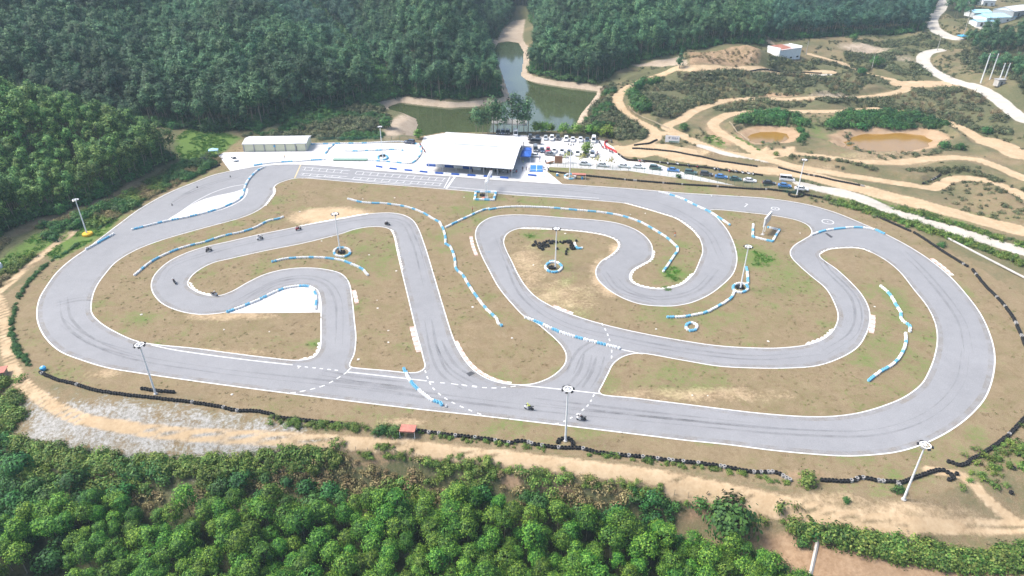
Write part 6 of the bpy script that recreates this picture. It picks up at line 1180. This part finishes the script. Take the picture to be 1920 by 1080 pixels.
# ------------------------------------------------------------------ cars (nose towards +y)
PAINT = {n: simple('paint_'+n, c, .3, 0, .03, coat=.6) for n, c in (('white', (.72, .73, .74)), ('black', (.02, .02, .022)), ('grey', (.16, .17, .18)), ('silver', (.42, .46, .50)), ('navy', (.03, .05, .10)), ('red', (.42, .03, .04)), ('blue', (.05, .18, .42)), ('green', (.03, .085, .075)))}
def car_proto(kind):
    L, Wd, body, cab = {'sedan': (4.6, 1.8, [(-2.3, .32), (-2.28, .78), (-2.1, .92), (-1.4, .97), (.9, .93), (2.0, .78), (2.27, .62), (2.3, .32)], [(-1.75, .93), (-1.05, 1.42), (.25, 1.45), (1.15, .92)]),
      'suv': (4.7, 1.9, [(-2.35, .38), (-2.33, 1.0), (-2.15, 1.08), (-1.4, 1.1), (1.0, 1.05), (2.1, .95), (2.33, .75), (2.35, .38)], [(-2.2, 1.06), (-1.95, 1.66), (.2, 1.72), (1.1, 1.04)]),
      'hatch': (4.0, 1.72, [(-2.0, .32), (-1.98, .85), (-1.85, .95), (-1.2, .97), (.9, .92), (1.7, .8), (1.97, .62), (2.0, .32)], [(-1.88, .93), (-1.5, 1.48), (.2, 1.5), (1.05, .91)]),
      'van': (5.2, 1.95, [(-2.6, .4), (-2.58, 1.2), (-2.55, 1.25), (-1.5, 1.27), (1.6, 1.2), (2.35, 1.0), (2.58, .75), (2.6, .4)], [(-2.55, 1.2), (-2.48, 2.15), (1.2, 2.2), (2.1, 1.1)])}[kind]
    t = thing('parked_car', 'tmp', 'car'); w = Wd/2; zc = .6
    mb = MB().extr(body, [(-w, .965, .90, zc), (-w+.07, 1, 1, zc), (w-.07, 1, 1, zc), (w, .965, .90, zc)])
    # roof panel belongs to the painted body
    (y0, z0), (y1, z1), (y2, z2), (y3, z3) = cab; rw = w-.26
    mb.box((0, (y1+y2)/2, (z1+z2)/2+.02), (rw*2+.06, (y2-y1)+.12, .06))
    for s in (-1, 1):
        mb.tube((s*(w-.12), y3-.05, z3), (s*rw, y2, z2), .05, n=5); mb.tube((s*(w-.12), y0+.05, z0), (s*rw, y1, z1), .06, n=5); mb.tube((s*(w-.11), -.2, z0), (s*(rw+.02), -.2, z1), .04, n=5)
    for s in (-1, 1): mb.box((s*(w+.07), y3-.25, z3+.08), (.16, .1, .12))
    b = part('body', mb, PAINT['white'], t, False)
    g = MB(); lo = [(-w+.1, y0, z0-.02), (w-.1, y0, z0-.02), (w-.1, y3, z3-.02), (-w+.1, y3, z3-.02)]; hi = [(-rw, y1, z1), (rw, y1, z1), (rw, y2, z2), (-rw, y2, z2)]
    for i in range(4): j = (i+1) % 4; g.quad(lo[i], lo[j], hi[j], hi[i])
    g.quad(*hi); part('windows', g, M['glass_dark'], t)
    for y in (-L*.30, L*.305):
        for s in (-1, 1):
            Mx = Matrix.Translation((s*(w-.10), y, .33)) @ Matrix.Rotation(R(90), 4, 'Y'); wh = part('wheel', MB().lathe([(.19, -.11), (.31, -.11), (.33, -.07), (.33, .07), (.31, .11), (.19, .11)], 14, Mx, True), M['tyre_black'], t, True); part('rim', MB().lathe([(0, -.09), (.19, -.1), (.19, .1), (0, .09)], 10, Mx), M['steel'], wh)
    hz_ = body[-2][1]+.06
    for s in (-1, 1): part('headlight', MB().box((s*(w-.33), L/2-.06, hz_), (.42, .16, .16)), M['headlamp'], t); part('tail_light', MB().box((s*(w-.28), -L/2+.02, body[1][1]-.05), (.36, .1, .18)), M['red_paint'], t)
    return t
CARP = {k: car_proto(k) for k in ('sedan', 'suv', 'hatch', 'van')}; CARS = {k: snapshot(o) for k, o in CARP.items()}; used_ = set()
def car(kind, u, v, dirn, colr, lab, cat='car', s=1.0, grp='cars parked beside the circuit'):
    if kind in used_: o = copy_tree(CARS[kind])
    else: o = CARP[kind]; used_.add(kind)
    p = P(u, v); o.location = (p.x, p.y, max(p.z, .02)); o.rotation_euler = (0, 0, heading(u, v, *dirn)); o.scale = (s, s, s); o['label'] = lab; o['category'] = cat; o['group'] = grp
    for c in kids(o):
        if c.name.startswith('body'): c.material_slots[0].link = 'OBJECT'; c.material_slots[0].material = PAINT[colr]
    return o
D, Lf, Rt = (-.3, 4), (-6, -.5), (6, .6)
CL = [('suv', 994, 260.5, D, 'black', 'black off-roader leftmost in the back row of the car park'), ('sedan', 1008, 260.5, D, 'navy', 'dark blue sedan second in the back row of the car park'), ('hatch', 1023, 261.5, D, 'silver', 'silver-blue hatchback third in the back row'), ('suv', 1034.7, 262, D, 'white', 'white car fourth in the back row, next to the pickup'), ('suv', 1046, 261, D, 'black', 'black and red car with white top in the back row'),
 ('suv', 1061.5, 263.5, D, 'white', 'boxy white car right of the black and red one'), ('sedan', 1074, 264, D, 'white', 'white sedan behind the far lamp head in the back row'), ('sedan', 1088.5, 264, D, 'white', 'white sedan between another white sedan and a dark one'), ('sedan', 1101, 265, D, 'navy', 'dark sedan beside the white minibus in the back row'), ('van', 1113, 265.5, D, 'white', 'tall white minibus ending the back row'),
 ('van', 1003, 269.5, Lf, 'black', 'long black people carrier parked sideways before the back row'), ('van', 1004, 282.5, (.6, 4), 'grey', 'dark grey people carrier leading the second row'), ('sedan', 1016.5, 284, (.6, 4), 'navy', 'dark blue sedan between the grey carrier and the red car'), ('hatch', 1027.5, 284, D, 'red', 'small red hatchback in the second row'), ('sedan', 1039, 285, D, 'white', 'white car right of the red hatchback'), ('suv', 1053.4, 287, D, 'white', 'white car with grey windows in the middle of the second row'),
 ('sedan', 1067.5, 288.5, D, 'navy', 'dark car behind the lamp pole in the second row'), ('suv', 1082.6, 290.5, D, 'white', 'white off-roader between lamp pole and lone tree'), ('sedan', 1096.5, 292.7, D, 'black', 'dark sedan half under the lone car park tree'), ('suv', 1110.7, 292.5, D, 'white', 'white car right of the lone car park tree'), ('sedan', 1001.4, 293.8, Lf, 'white', 'white sedan parked sideways beside the blue tents'), ('sedan', 1032, 291.5, Rt, 'grey', 'dark grey sedan parked sideways before the red hatchback'), ('sedan', 1053, 295, Lf, 'white', 'white sedan parked sideways under the yellow-green tree'),
 ('sedan', 1096, 309.5, Rt, 'white', 'white car leftmost along the green fence'), ('sedan', 1130, 312, Rt, 'white', 'second white car along the green fence'), ('sedan', 1169.6, 314, Rt, 'white', 'third white car along the green fence'), ('sedan', 1197, 315, Rt, 'white', 'white car just left of the dark green one at the fence'), ('suv', 1228.5, 317.5, Rt, 'green', 'dark green off-roader along the green fence'), ('sedan', 1262, 321.4, Rt, 'blue', 'blue car behind the small dark bush at the fence'), ('suv', 1294.6, 326, Rt, 'green', 'greenish grey car in the middle of the fence row'), ('suv', 1323.7, 329.3, Rt, 'black', 'black off-roader in the middle of the fence row'),
 ('sedan', 1351.7, 333.7, Rt, 'blue', 'bright blue sedan in the fence row'), ('sedan', 1378.6, 338, Rt, 'green', 'dark green sedan right of the bright blue one'), ('sedan', 1405.5, 341, Rt, 'white', 'lone white car in the right half of the fence row'), ('sedan', 1441.3, 345.8, Rt, 'black', 'black sedan near the right end of the fence row'), ('sedan', 1470.4, 350.5, Rt, 'blue', 'blue sedan near the right end of the fence row'), ('sedan', 1502, 356.5, Rt, 'white', 'white car last in the fence row, by the lamp post'), ('van', 1475, 339.5, Rt, 'white', 'pale van parked on the sand behind the fence row'),
 ('suv', 934, 251, D, 'black', 'leftmost dark car under the shade net'), ('suv', 943, 251, D, 'navy', 'middle dark car under the shade net'), ('suv', 952, 251, D, 'black', 'rightmost dark car under the shade net'), ('van', 967, 253.5, D, 'white', 'white van at the right end of the shade net'), ('hatch', 440, 301, (4, 3), 'white', 'white cart alone on the left end of the apron'), ('sedan', 382, 303, (5, 1), 'black', 'dark car half hidden at the far left of the apron'), ('suv', 768, 269, Lf, 'navy', 'dark blue car behind the right end of the practice apron')]
for a_ in CL: car(*a_)
# ------------------------------------------------------------------ motorcycles (nose towards +y)
def moto_proto():
    t = thing('motorcycle', 'tmp', 'motorcycle')
    for y, r, w in ((.70, .31, .11), (-.68, .32, .17)):
        Mx = Matrix.Translation((0, y, r)) @ Matrix.Rotation(R(90), 4, 'Y'); k = part('wheel', MB().lathe([(r*.72, -w*.4), (r*.93, -w*.5), (r, -w*.2), (r, w*.2), (r*.93, w*.5), (r*.72, w*.4)], 18, Mx, True), M['tyre_black'], t, True); part('rim', MB().lathe([(0, -.03), (r*.72, -.05), (r*.72, .05), (0, .03)], 10, Mx), M['dark_grey'], k)
    fr = MB(); fr.extr([(.92, .60), (.95, .80), (.62, 1.05), (.25, .92), (-.05, .80), (-.15, .45), (.25, .30), (.50, .34)], [(-.20, .9, .92, .65), (-.14, 1, 1, .65), (.14, 1, 1, .65), (.20, .9, .92, .65)]); part('fairing', fr, PAINT['white'], t, False)
    part('tank', MB().lathe([(0, .19), (.12, .17), (.18, .06), (.16, -.06), (0, -.1)], 12, Matrix.Translation((0, .12, .90)) @ Matrix.Scale(1.6, 4, (0, 1, 0))), M['dark_grey'], t, True)
    part('tail', MB().extr([(-.10, .78), (-.10, .86), (-.55, .92), (-.95, 1.02), (-.98, .95), (-.55, .78)], [(-.13, .95, .9, .85), (-.09, 1, 1, .85), (.09, 1, 1, .85), (.13, .95, .9, .85)]), M['black'], t)
    h = MB(); h.tube((-.34, .46, 1.0), (-.12, .55, 1.02), .02, n=6); h.tube((.34, .46, 1.0), (.12, .55, 1.02), .02, n=6); h.tube((0, .55, 1.02), (0, .72, .31), .05, n=6); part('handlebar', h, M['steel'], t)
    part('engine', MB().box((0, .05, .45), (.34, .55, .36)), M['dark_grey'], t); part('exhaust', MB().tube((.16, -.2, .38), (.20, -.85, .62), .06, .07, 8), M['steel'], t); part('swing_arm', MB().box((0, -.45, .36), (.26, .55, .08)), M['dark_grey'], t); part('windscreen', MB().extr([(.78, .98), (.55, 1.18), (.45, 1.05)], [(-.13, 1, 1, 1), (.13, 1, 1, 1)]), M['glass_dark'], t)
    return t
MP = moto_proto(); MS = snapshot(MP); first_ = [True]
def moto(loc, rz, colr, lab, grp, lean=0):
    if first_[0]: o = MP; first_[0] = False
    else: o = copy_tree(MS)
    o.location = loc; o.rotation_euler = (0, lean, rz); o['label'] = lab; o['category'] = 'motorcycle'; o['group'] = grp
    for c in kids(o):
        if c.name.startswith('fairing'): c.material_slots[0].link = 'OBJECT'; c.material_slots[0].material = PAINT[colr]
    return o
# ------------------------------------------------------------------ people: one skinned surface per body
def skinned(name, V, E, Rd, mat, root=0, sub=1):
    me = bpy.data.meshes.new(name); me.from_pydata(V, E, []); o = bpy.data.objects.new(name, me); COL.objects.link(o)
    sk = o.modifiers.new('skin', 'SKIN'); sk.use_smooth_shade = True; ss = o.modifiers.new('sub', 'SUBSURF'); ss.levels = sub; ss.render_levels = sub
    for i, r in enumerate(Rd): d = me.skin_vertices[0].data[i]; d.radius = r if isinstance(r, tuple) else (r, r); d.use_root = (i == root)
    dg = bpy.context.evaluated_depsgraph_get(); m2 = bpy.data.meshes.new_from_object(o.evaluated_get(dg)); bpy.data.objects.remove(o); bpy.data.meshes.remove(me)
    m2.name = name; m2.materials.clear(); m2.materials.append(mat); m2.polygons.foreach_set('use_smooth', [True]*len(m2.polygons)); return m2
def body_graph(J, fingers=True):
    V = []; E = []; Rd = []
    def add(p, r, par=None):
        V.append(tuple(p)); Rd.append(r)
        if par is not None: E.append((par, len(V)-1))
        return len(V)-1
    pv = add(J['pelvis'], (.155, .12)); wa = add(J['waist'], (.135, .10), pv); ch = add(J['chest'], (.165, .115), wa); nk = add(J['neck'], .06, ch); hd = add(J['head'], (.085, .10), nk); add(J['crown'], .07, hd)
    for s in (-1, 1):
        m = lambda p: (p[0]*s, p[1], p[2])
        sh = add(m(J['shoulder']), .068, ch); el = add(m(J['elbow']), .046, sh); wr = add(m(J['wrist']), .034, el); pa = add(m(J['palm']), (.045, .022), wr)
        if fingers:
            a = Vector(m(J['wrist'])); b = Vector(m(J['palm'])); d = (b-a).normalized(); side = d.cross(Vector((0, 0, 1))).normalized()
            for k, ln in enumerate((.075, .085, .08, .06)):
                o = side*((k-1.5)*.021); f0 = add(b+o+d*.02, .010, pa); f1 = add(b+o+d*(.02+ln*.55), .009, f0); add(b+o+d*(.02+ln*.8)+Vector((0, 0, -ln*.45)), .007, f1)
            th0 = add(a.lerp(b, .5)+side*(.045*s), .011, wr); add(a.lerp(b, .9)+side*(.065*s)+Vector((0, 0, -.02)), .009, th0)
        hp = add(m(J['hip']), .092, pv); kn = add(m(J['knee']), .062, hp); an = add(m(J['ankle']), .043, kn); add(m(J['toe']), (.045, .032), an)
    return V, E, Rd
RIDE = dict(pelvis=(0, -.22, .95), waist=(0, -.12, 1.07), chest=(0, .10, 1.24), neck=(0, .24, 1.35), head=(0, .33, 1.44), crown=(0, .36, 1.53), shoulder=(.19, .13, 1.27), elbow=(.33, .30, 1.08), wrist=(.33, .44, 1.03), palm=(.33, .50, 1.02), hip=(.11, -.18, .90), knee=(.24, .16, .68), ankle=(.19, -.12, .38), toe=(.19, .06, .34))
STAND = dict(pelvis=(0, 0, .93), waist=(0, .01, 1.08), chest=(0, 0, 1.30), neck=(0, .01, 1.47), head=(0, .02, 1.60), crown=(0, .02, 1.70), shoulder=(.18, 0, 1.39), elbow=(.24, -.02, 1.12), wrist=(.25, .06, .88), palm=(.25, .08, .80), hip=(.10, 0, .88), knee=(.11, .02, .48), ankle=(.115, -.02, .08), toe=(.13, .13, .04))
WALK = dict(STAND, knee=(.11, .10, .49), elbow=(.25, .06, 1.13), wrist=(.26, .18, .95), palm=(.26, .22, .89))
def pick(J, keys, rad, mat, name):
    V, E, Rd = [], [], []; ix = {}
    for k, p, par, r in keys:
        ix[k] = len(V); V.append(p); Rd.append(r)
        if par: E.append((ix[par], ix[k]))
    return skinned(name, V, E, Rd, mat)
def mir(p, s): return (p[0]*s, p[1], p[2])
def clothes(J, top, legs):
    kt = [('c', J['chest'], None, (.185, .135)), ('w', J['waist'], 'c', (.155, .12)), ('p', tuple(Vector(J['pelvis'])+Vector((0, 0, .03))), 'w', (.165, .13))]
    for s in (-1, 1): kt += [('s%d' % s, mir(J['shoulder'], s), 'c', .082), ('e%d' % s, mir(J['elbow'], s), 's%d' % s, .060), ('h%d' % s, tuple(Vector(mir(J['elbow'], s)).lerp(Vector(mir(J['wrist'], s)), .85)), 'e%d' % s, .046)]
    kl = [('p', J['pelvis'], None, (.168, .135))]
    for s in (-1, 1): kl += [('h%d' % s, mir(J['hip'], s), 'p', .108), ('k%d' % s, mir(J['knee'], s), 'h%d' % s, .078), ('a%d' % s, mir(J['ankle'], s), 'k%d' % s, .060)]
    return pick(J, kt, 0, top, 'jacket'), pick(J, kl, 0, legs, 'trousers')
BODY = {k: skinned('body', *body_graph(J), M['skin']) for k, J in (('ride', RIDE), ('stand', STAND), ('walk', WALK))}
POSE = {'ride': RIDE, 'stand': STAND, 'walk': WALK}
CLO = {}
HELM = MB().lathe([(0, .17), (.10, .14), (.145, .04), (.14, -.06), (.11, -.13), (0, -.13)], 16)
def face_bits(J):                                        # nose, eyes and mouth on the head
    h = Vector(J['head']); mb = MB(); mb.tube(h+Vector((0, .095, .02)), h+Vector((0, .135, -.015)), .010, .018, 6); eb = MB()
    for s in (-1, 1): eb.lathe([(0, .013), (.012, .0), (0, -.013)], 8, Matrix.Translation(h+Vector((s*.035, .098, .03)))); mb.lathe([(0, .03), (.014, 0), (0, -.03)], 6, Matrix.Translation(h+Vector((s*.098, 0, .01))))
    lb = MB().box(h+Vector((0, .098, -.05)), (.05, .014, .012)); return mb, eb, lb
def person(loc, rz, pose, top, legs, lab, grp, head='hair', lean=0):
    t = thing('person', lab, 'person', loc, rz, grp); t.rotation_euler = (0, lean, rz); link('body', BODY[pose], t); key = (pose, top, legs)
    if key not in CLO: CLO[key] = clothes(POSE[pose], M[top], M[legs])
    link('jacket', CLO[key][0], t); link('trousers', CLO[key][1], t); h = Vector(POSE[pose]['head'])
    if head == 'hair':
        part('hair', MB().lathe([(0, .15), (.075, .13), (.112, .06), (.115, .0), (.10, -.02)], 14, Matrix.Translation(h+Vector((0, -.012, .03)))), M['hair'], t, True)
        a, b, c = face_bits(POSE[pose]); part('nose_and_ears', a, M['skin'], t); part('eyes', b, M['black'], t); part('mouth', c, M['terra'], t)
    else:
        hm = MB(); hm.lathe([(0, .17), (.10, .14), (.145, .04), (.14, -.06), (.11, -.13), (0, -.13)], 16, Matrix.Translation(h+Vector((0, .01, .03)))); k = part('helmet', hm, M[head], t, True); part('visor', MB().lathe([(.152, .06), (.155, -.01)], 10, Matrix.Translation(h+Vector((0, .012, .02)))), M['black'], k)
    part('shoes', MB().box(Vector(POSE[pose]['toe'])*Vector((1, 1, 1)) if False else (POSE[pose]['toe'][0], POSE[pose]['toe'][1]-.06, POSE[pose]['toe'][2]-.0), (.10, .26, .08)).box((-POSE[pose]['toe'][0], POSE[pose]['toe'][1]-.06, POSE[pose]['toe'][2]), (.10, .26, .08)), M['black'], t); return t
RID = [(329, 531, (-2, -6), 'navy', 'cloth_dark', 'white_paint', 'in the far left hairpin', -.25), (392, 471, (-6, 2.2), 'black', 'cloth_dark', 'black', 'third in the line entering the far left hairpin', 0), (403, 554, (8, 1), 'silver', 'cloth_dark', 'white_paint', 'at the inner edge of the left hairpin', .2), (488, 449, (-6, 2), 'white', 'cloth_pale', 'black', 'second in the line down the upper left section', 0), (560, 431, (-6, 2), 'red', 'red_paint', 'black', 'leading the line on the upper left section', 0), (727, 422, (-6, -.8), 'black', 'cloth_dark', 'white_paint', 'at the top of the narrow straight', -.2), (992, 768, (-7, -1.2), 'white', 'hivis', 'hivis', 'on the bottom straight left of the lamp post', 0), (1090, 788, (-7, -.4), 'white', 'cloth_dark', 'white_paint', 'on the bottom straight right of the lamp post', 0)]
NMC = {'navy': 'dark blue', 'black': 'black', 'silver': 'silver', 'white': 'white', 'red': 'red'}
for u, v, dr, c, top, hl, where, lean in RID:
    p = G(u, v, ZA+.002); rz = heading(u, v, *dr); moto(p, rz, c, f'{NMC[c]} sports motorcycle {where}', 'motorcycles being ridden on the circuit', lean)
    person(p, rz, 'ride', top, 'cloth_dark', f'crouched helmeted rider {where}', 'riders on the circuit', hl, lean)
PK = [(910, 318.5, 'parked left of the gantry arm under the pavilion eave'), (922, 321.5, 'parked under the eave just left of the gantry arm tip'), (930, 322.5, 'parked just right of the gantry arm tip'), (936, 324, 'parked foremost in front of the pavilion'), (944, 323, 'parked in the middle before the pavilion'), (952, 325, 'parked low in front of the pavilion corner'), (958, 322, 'parked behind the pavilion corner post'), (964, 323, 'parked rightmost before the pavilion'), (969, 323.5, 'parked beside the white posts of the pit wall'),
      (1124, 269, 'parked at the top of the red barrier cluster'), (1127, 274, 'parked left of the red barrier'), (1130, 278, 'parked lowest left of the red barrier bend'), (1135.7, 279.7, 'parked in the bend of the red barrier'), (1143.5, 284.4, 'parked under the lower red barrier'), (1147.7, 286.5, 'parked at the lower end of the red barrier'), (1120, 288.5, 'standing alone below the red barrier cluster'), (1146.7, 267, 'parked behind the red barrier'),
      (788, 273, 'parked topmost in the row left of the pavilion'), (792, 279, 'parked in the middle of the row left of the pavilion'), (796, 285, 'parked lowest in the row left of the pavilion'), (1023, 305, 'parked left of the timber heap'), (1028, 320, 'parked at the right end of the short pit wall'), (1020, 318, 'parked beside the blue platform'),
      (1199, 303.5, 'parked first along the sand side of the lane'), (1206, 304, 'parked second along the sand side of the lane'), (1252, 308, 'parked alone above the dark green car'), (1270, 309, 'parked above the blue car behind the bush'), (1291, 312.5, 'parked above the greenish grey car'), (1308, 314.5, 'parked above the black off-roader'), (1340, 318.5, 'parked above the bright blue sedan'), (1347, 319.5, 'parked right above the bright blue sedan'), (1367, 322.5, 'parked left in the last group along the lane'), (1374, 323, 'parked second in the last group along the lane'), (1381, 324, 'parked third in the last group along the lane'), (1392, 325.5, 'parked fourth in the last group along the lane'), (1403, 327, 'parked fifth in the last group along the lane'), (1412, 328.5, 'parked last along the lane')]
rr = random.Random(8)
for i, (u, v, w) in enumerate(PK):
    c = rr.choice(('black', 'black', 'navy', 'red', 'white')) if 'left of the pavilion' not in w else 'red'; p = P(u, v); moto((p.x, p.y, max(p.z, .02)), heading(u, v, 1, 2)+rr.uniform(-.4, .4), c, f'{NMC[c]} motorcycle {w}', 'motorcycles parked off the circuit', .12)
for u, v, ps, top, lg, w in ((886, 397, 'stand', 'red_paint', 'cloth_dark', 'marshal in a red top on the dry grass above the fork tyre line'), (1265, 444, 'stand', 'orange', 'cloth_pale', 'marshal in an orange top inside the hook bend'), (457, 0, 'stand', 'cloth_dark', 'cloth_dark', ''), (534, 297, 'walk', 'yellow', 'cloth_dark', 'person in yellow walking across the white apron'), (981, 308, 'stand', 'hivis', 'cloth_dark', 'person in a pale top standing right of the pavilion'), (980, 320, 'stand', 'cloth_dark', 'cloth_dark', 'leftmost dark figure among the white posts by the blue platform'), (987, 319, 'walk', 'cloth_blue', 'cloth_dark', 'second figure among the white posts by the blue platform'), (992, 322, 'stand', 'cloth_dark', 'cloth_pale', 'figure in pale trousers left of the blue platform'),
      (855, 320.5, 'stand', 'cloth_pale', 'cloth_dark', 'figure in a pale top behind the pit wall under the eave'), (886, 323, 'stand', 'cloth_dark', 'cloth_dark', 'dark figure standing on the pit lane before the counter'), (1012, 303, 'stand', 'cloth_blue', 'cloth_pale', 'figure beside the flag pole above the blue platform'), (1120, 262, 'stand', 'cloth_blue', 'cloth_dark', 'figure in blue right of the white minibus'), (611, 290, 'walk', 'cloth_dark', 'cloth_dark', '')):
    if not w: continue
    p = P(u, v); person((p.x, p.y, max(p.z, .02)), rr.uniform(0, 6.28), ps, top, lg, w, 'people standing around')
# red barrier by the motorcycles
p = [G(u, v, .02) for u, v in ((1139, 266), (1134, 268), (1134, 273), (1139, 278), (1147, 282), (1153, 285), (1157, 288))]; t = thing('red_barrier', 'curving red plastic barrier at the right end of the car park', 'barrier', p[0])
pp = resample(spline([q.xy for q in p], .3), 1.6)
for a, b in zip(pp, pp[1:]): c = (a+b)/2-p[0].xy; part('barrier_block', MB().extr([(-.25, 0), (-.25, .15), (-.1, .45), (-.08, .85), (.08, .85), (.1, .45), (.25, .15), (.25, 0)], [(-.76, 1, 1, 0), (.76, 1, 1, 0)]).mesh('barrier_block', M['red_paint']), None, t).matrix_local = Matrix.Translation((c.x, c.y, 0)) @ Matrix.Rotation(math.atan2((b-a).y, (b-a).x), 4, 'Z')
p = G(1017, 321); t = thing('flag_pole', 'slim white flag pole at the corner of the blue platform', 'flag pole', p); part('pole', MB().tube((0, 0, 0), (0, 0, 5.5), .06, .04, 8), M['white_paint'], t); part('flag', MB().extr([(0, 4.2), (0, 5.3), (.9, 5.2), (1.0, 4.3)], [(-.015, 1, 1, 0), (.015, 1, 1, 0)]), M['sky_blue'], t)
for u, v, l in ((1045, 330, 'left sky blue drum at the foot of the long tyre wall'), (1091.5, 336, 'right sky blue drum beside the bench shelter')):
    p = P(u, v); t = thing('drum', l, 'drum', p, 0, 'sky blue drums'); part('body', MB().lathe([(0, 0), (.42, 0), (.44, .05), (.42, .45), (.44, .5), (.42, .95), (.44, 1.0), (0, 1.0)], 14), M['sky_blue'], t, True); part('lid', MB().lathe([(0, 1.04), (.40, 1.03), (.40, 1.0)], 12), M['white_paint'], t)
# ------------------------------------------------------------------ daylight, haze, render settings
EL, AZ = R(54), R(278)
wd = bpy.data.worlds.new('World'); scene.world = wd; wd.use_nodes = True; wn = wd.node_tree
sky = wn.nodes.new('ShaderNodeTexSky'); sky.sky_type = 'NISHITA'; sky.sun_disc = False; sky.sun_elevation = EL; sky.sun_rotation = AZ; sky.air_density = 1.0; sky.dust_density = 3.0; sky.ozone_density = 1.0
wn.links.new(sky.outputs[0], wn.nodes['Background'].inputs['Color']); wn.nodes['Background'].inputs['Strength'].default_value = .065
sd = bpy.data.lights.new('sun', 'SUN'); sd.energy = 1.5; sd.angle = R(20); sd.color = (1, .955, .89)
so = bpy.data.objects.new('sun', sd); COL.objects.link(so)
dv = Vector((math.cos(EL)*math.sin(AZ), math.cos(EL)*math.cos(AZ), math.sin(EL)))
so.rotation_euler = dv.to_track_quat('Z', 'Y').to_euler(); so.location = (0, 0, 300)
HAZE = 0.00018
if HAZE:
    hb = MB().box((0, 490, 60), (1300, 1020, 290)); hm = bpy.data.materials.new('haze'); hm.use_nodes = True; hn = hm.node_tree
    hn.nodes.remove(hn.nodes['Principled BSDF']); pv = hn.nodes.new('ShaderNodeVolumePrincipled'); pv.inputs['Color'].default_value = (.66, .86, 1, 1); pv.inputs['Density'].default_value = HAZE; pv.inputs['Anisotropy'].default_value = .0
    hn.links.new(pv.outputs[0], hn.nodes['Material Output'].inputs['Volume'])
    ho = tag(link('haze', hb.mesh('haze', hm)), 'thin pale haze over the whole valley', 'haze', kind='stuff')
scene.view_settings.view_transform = 'Standard'; scene.view_settings.look = 'None'; scene.view_settings.exposure = 2.02; scene.view_settings.gamma = 1
scene.render.engine = 'CYCLES'; scene.cycles.use_denoising = True; scene.cycles.denoiser = 'OPENIMAGEDENOISE'; scene.cycles.denoising_input_passes = 'RGB_ALBEDO_NORMAL'; scene.cycles.denoising_prefilter = 'ACCURATE'; scene.cycles.max_bounces = 5; scene.cycles.diffuse_bounces = 2; scene.cycles.glossy_bounces = 2; scene.cycles.transparent_max_bounces = 8; scene.cycles.volume_bounces = 0
scene.cycles.sample_clamp_indirect = 4
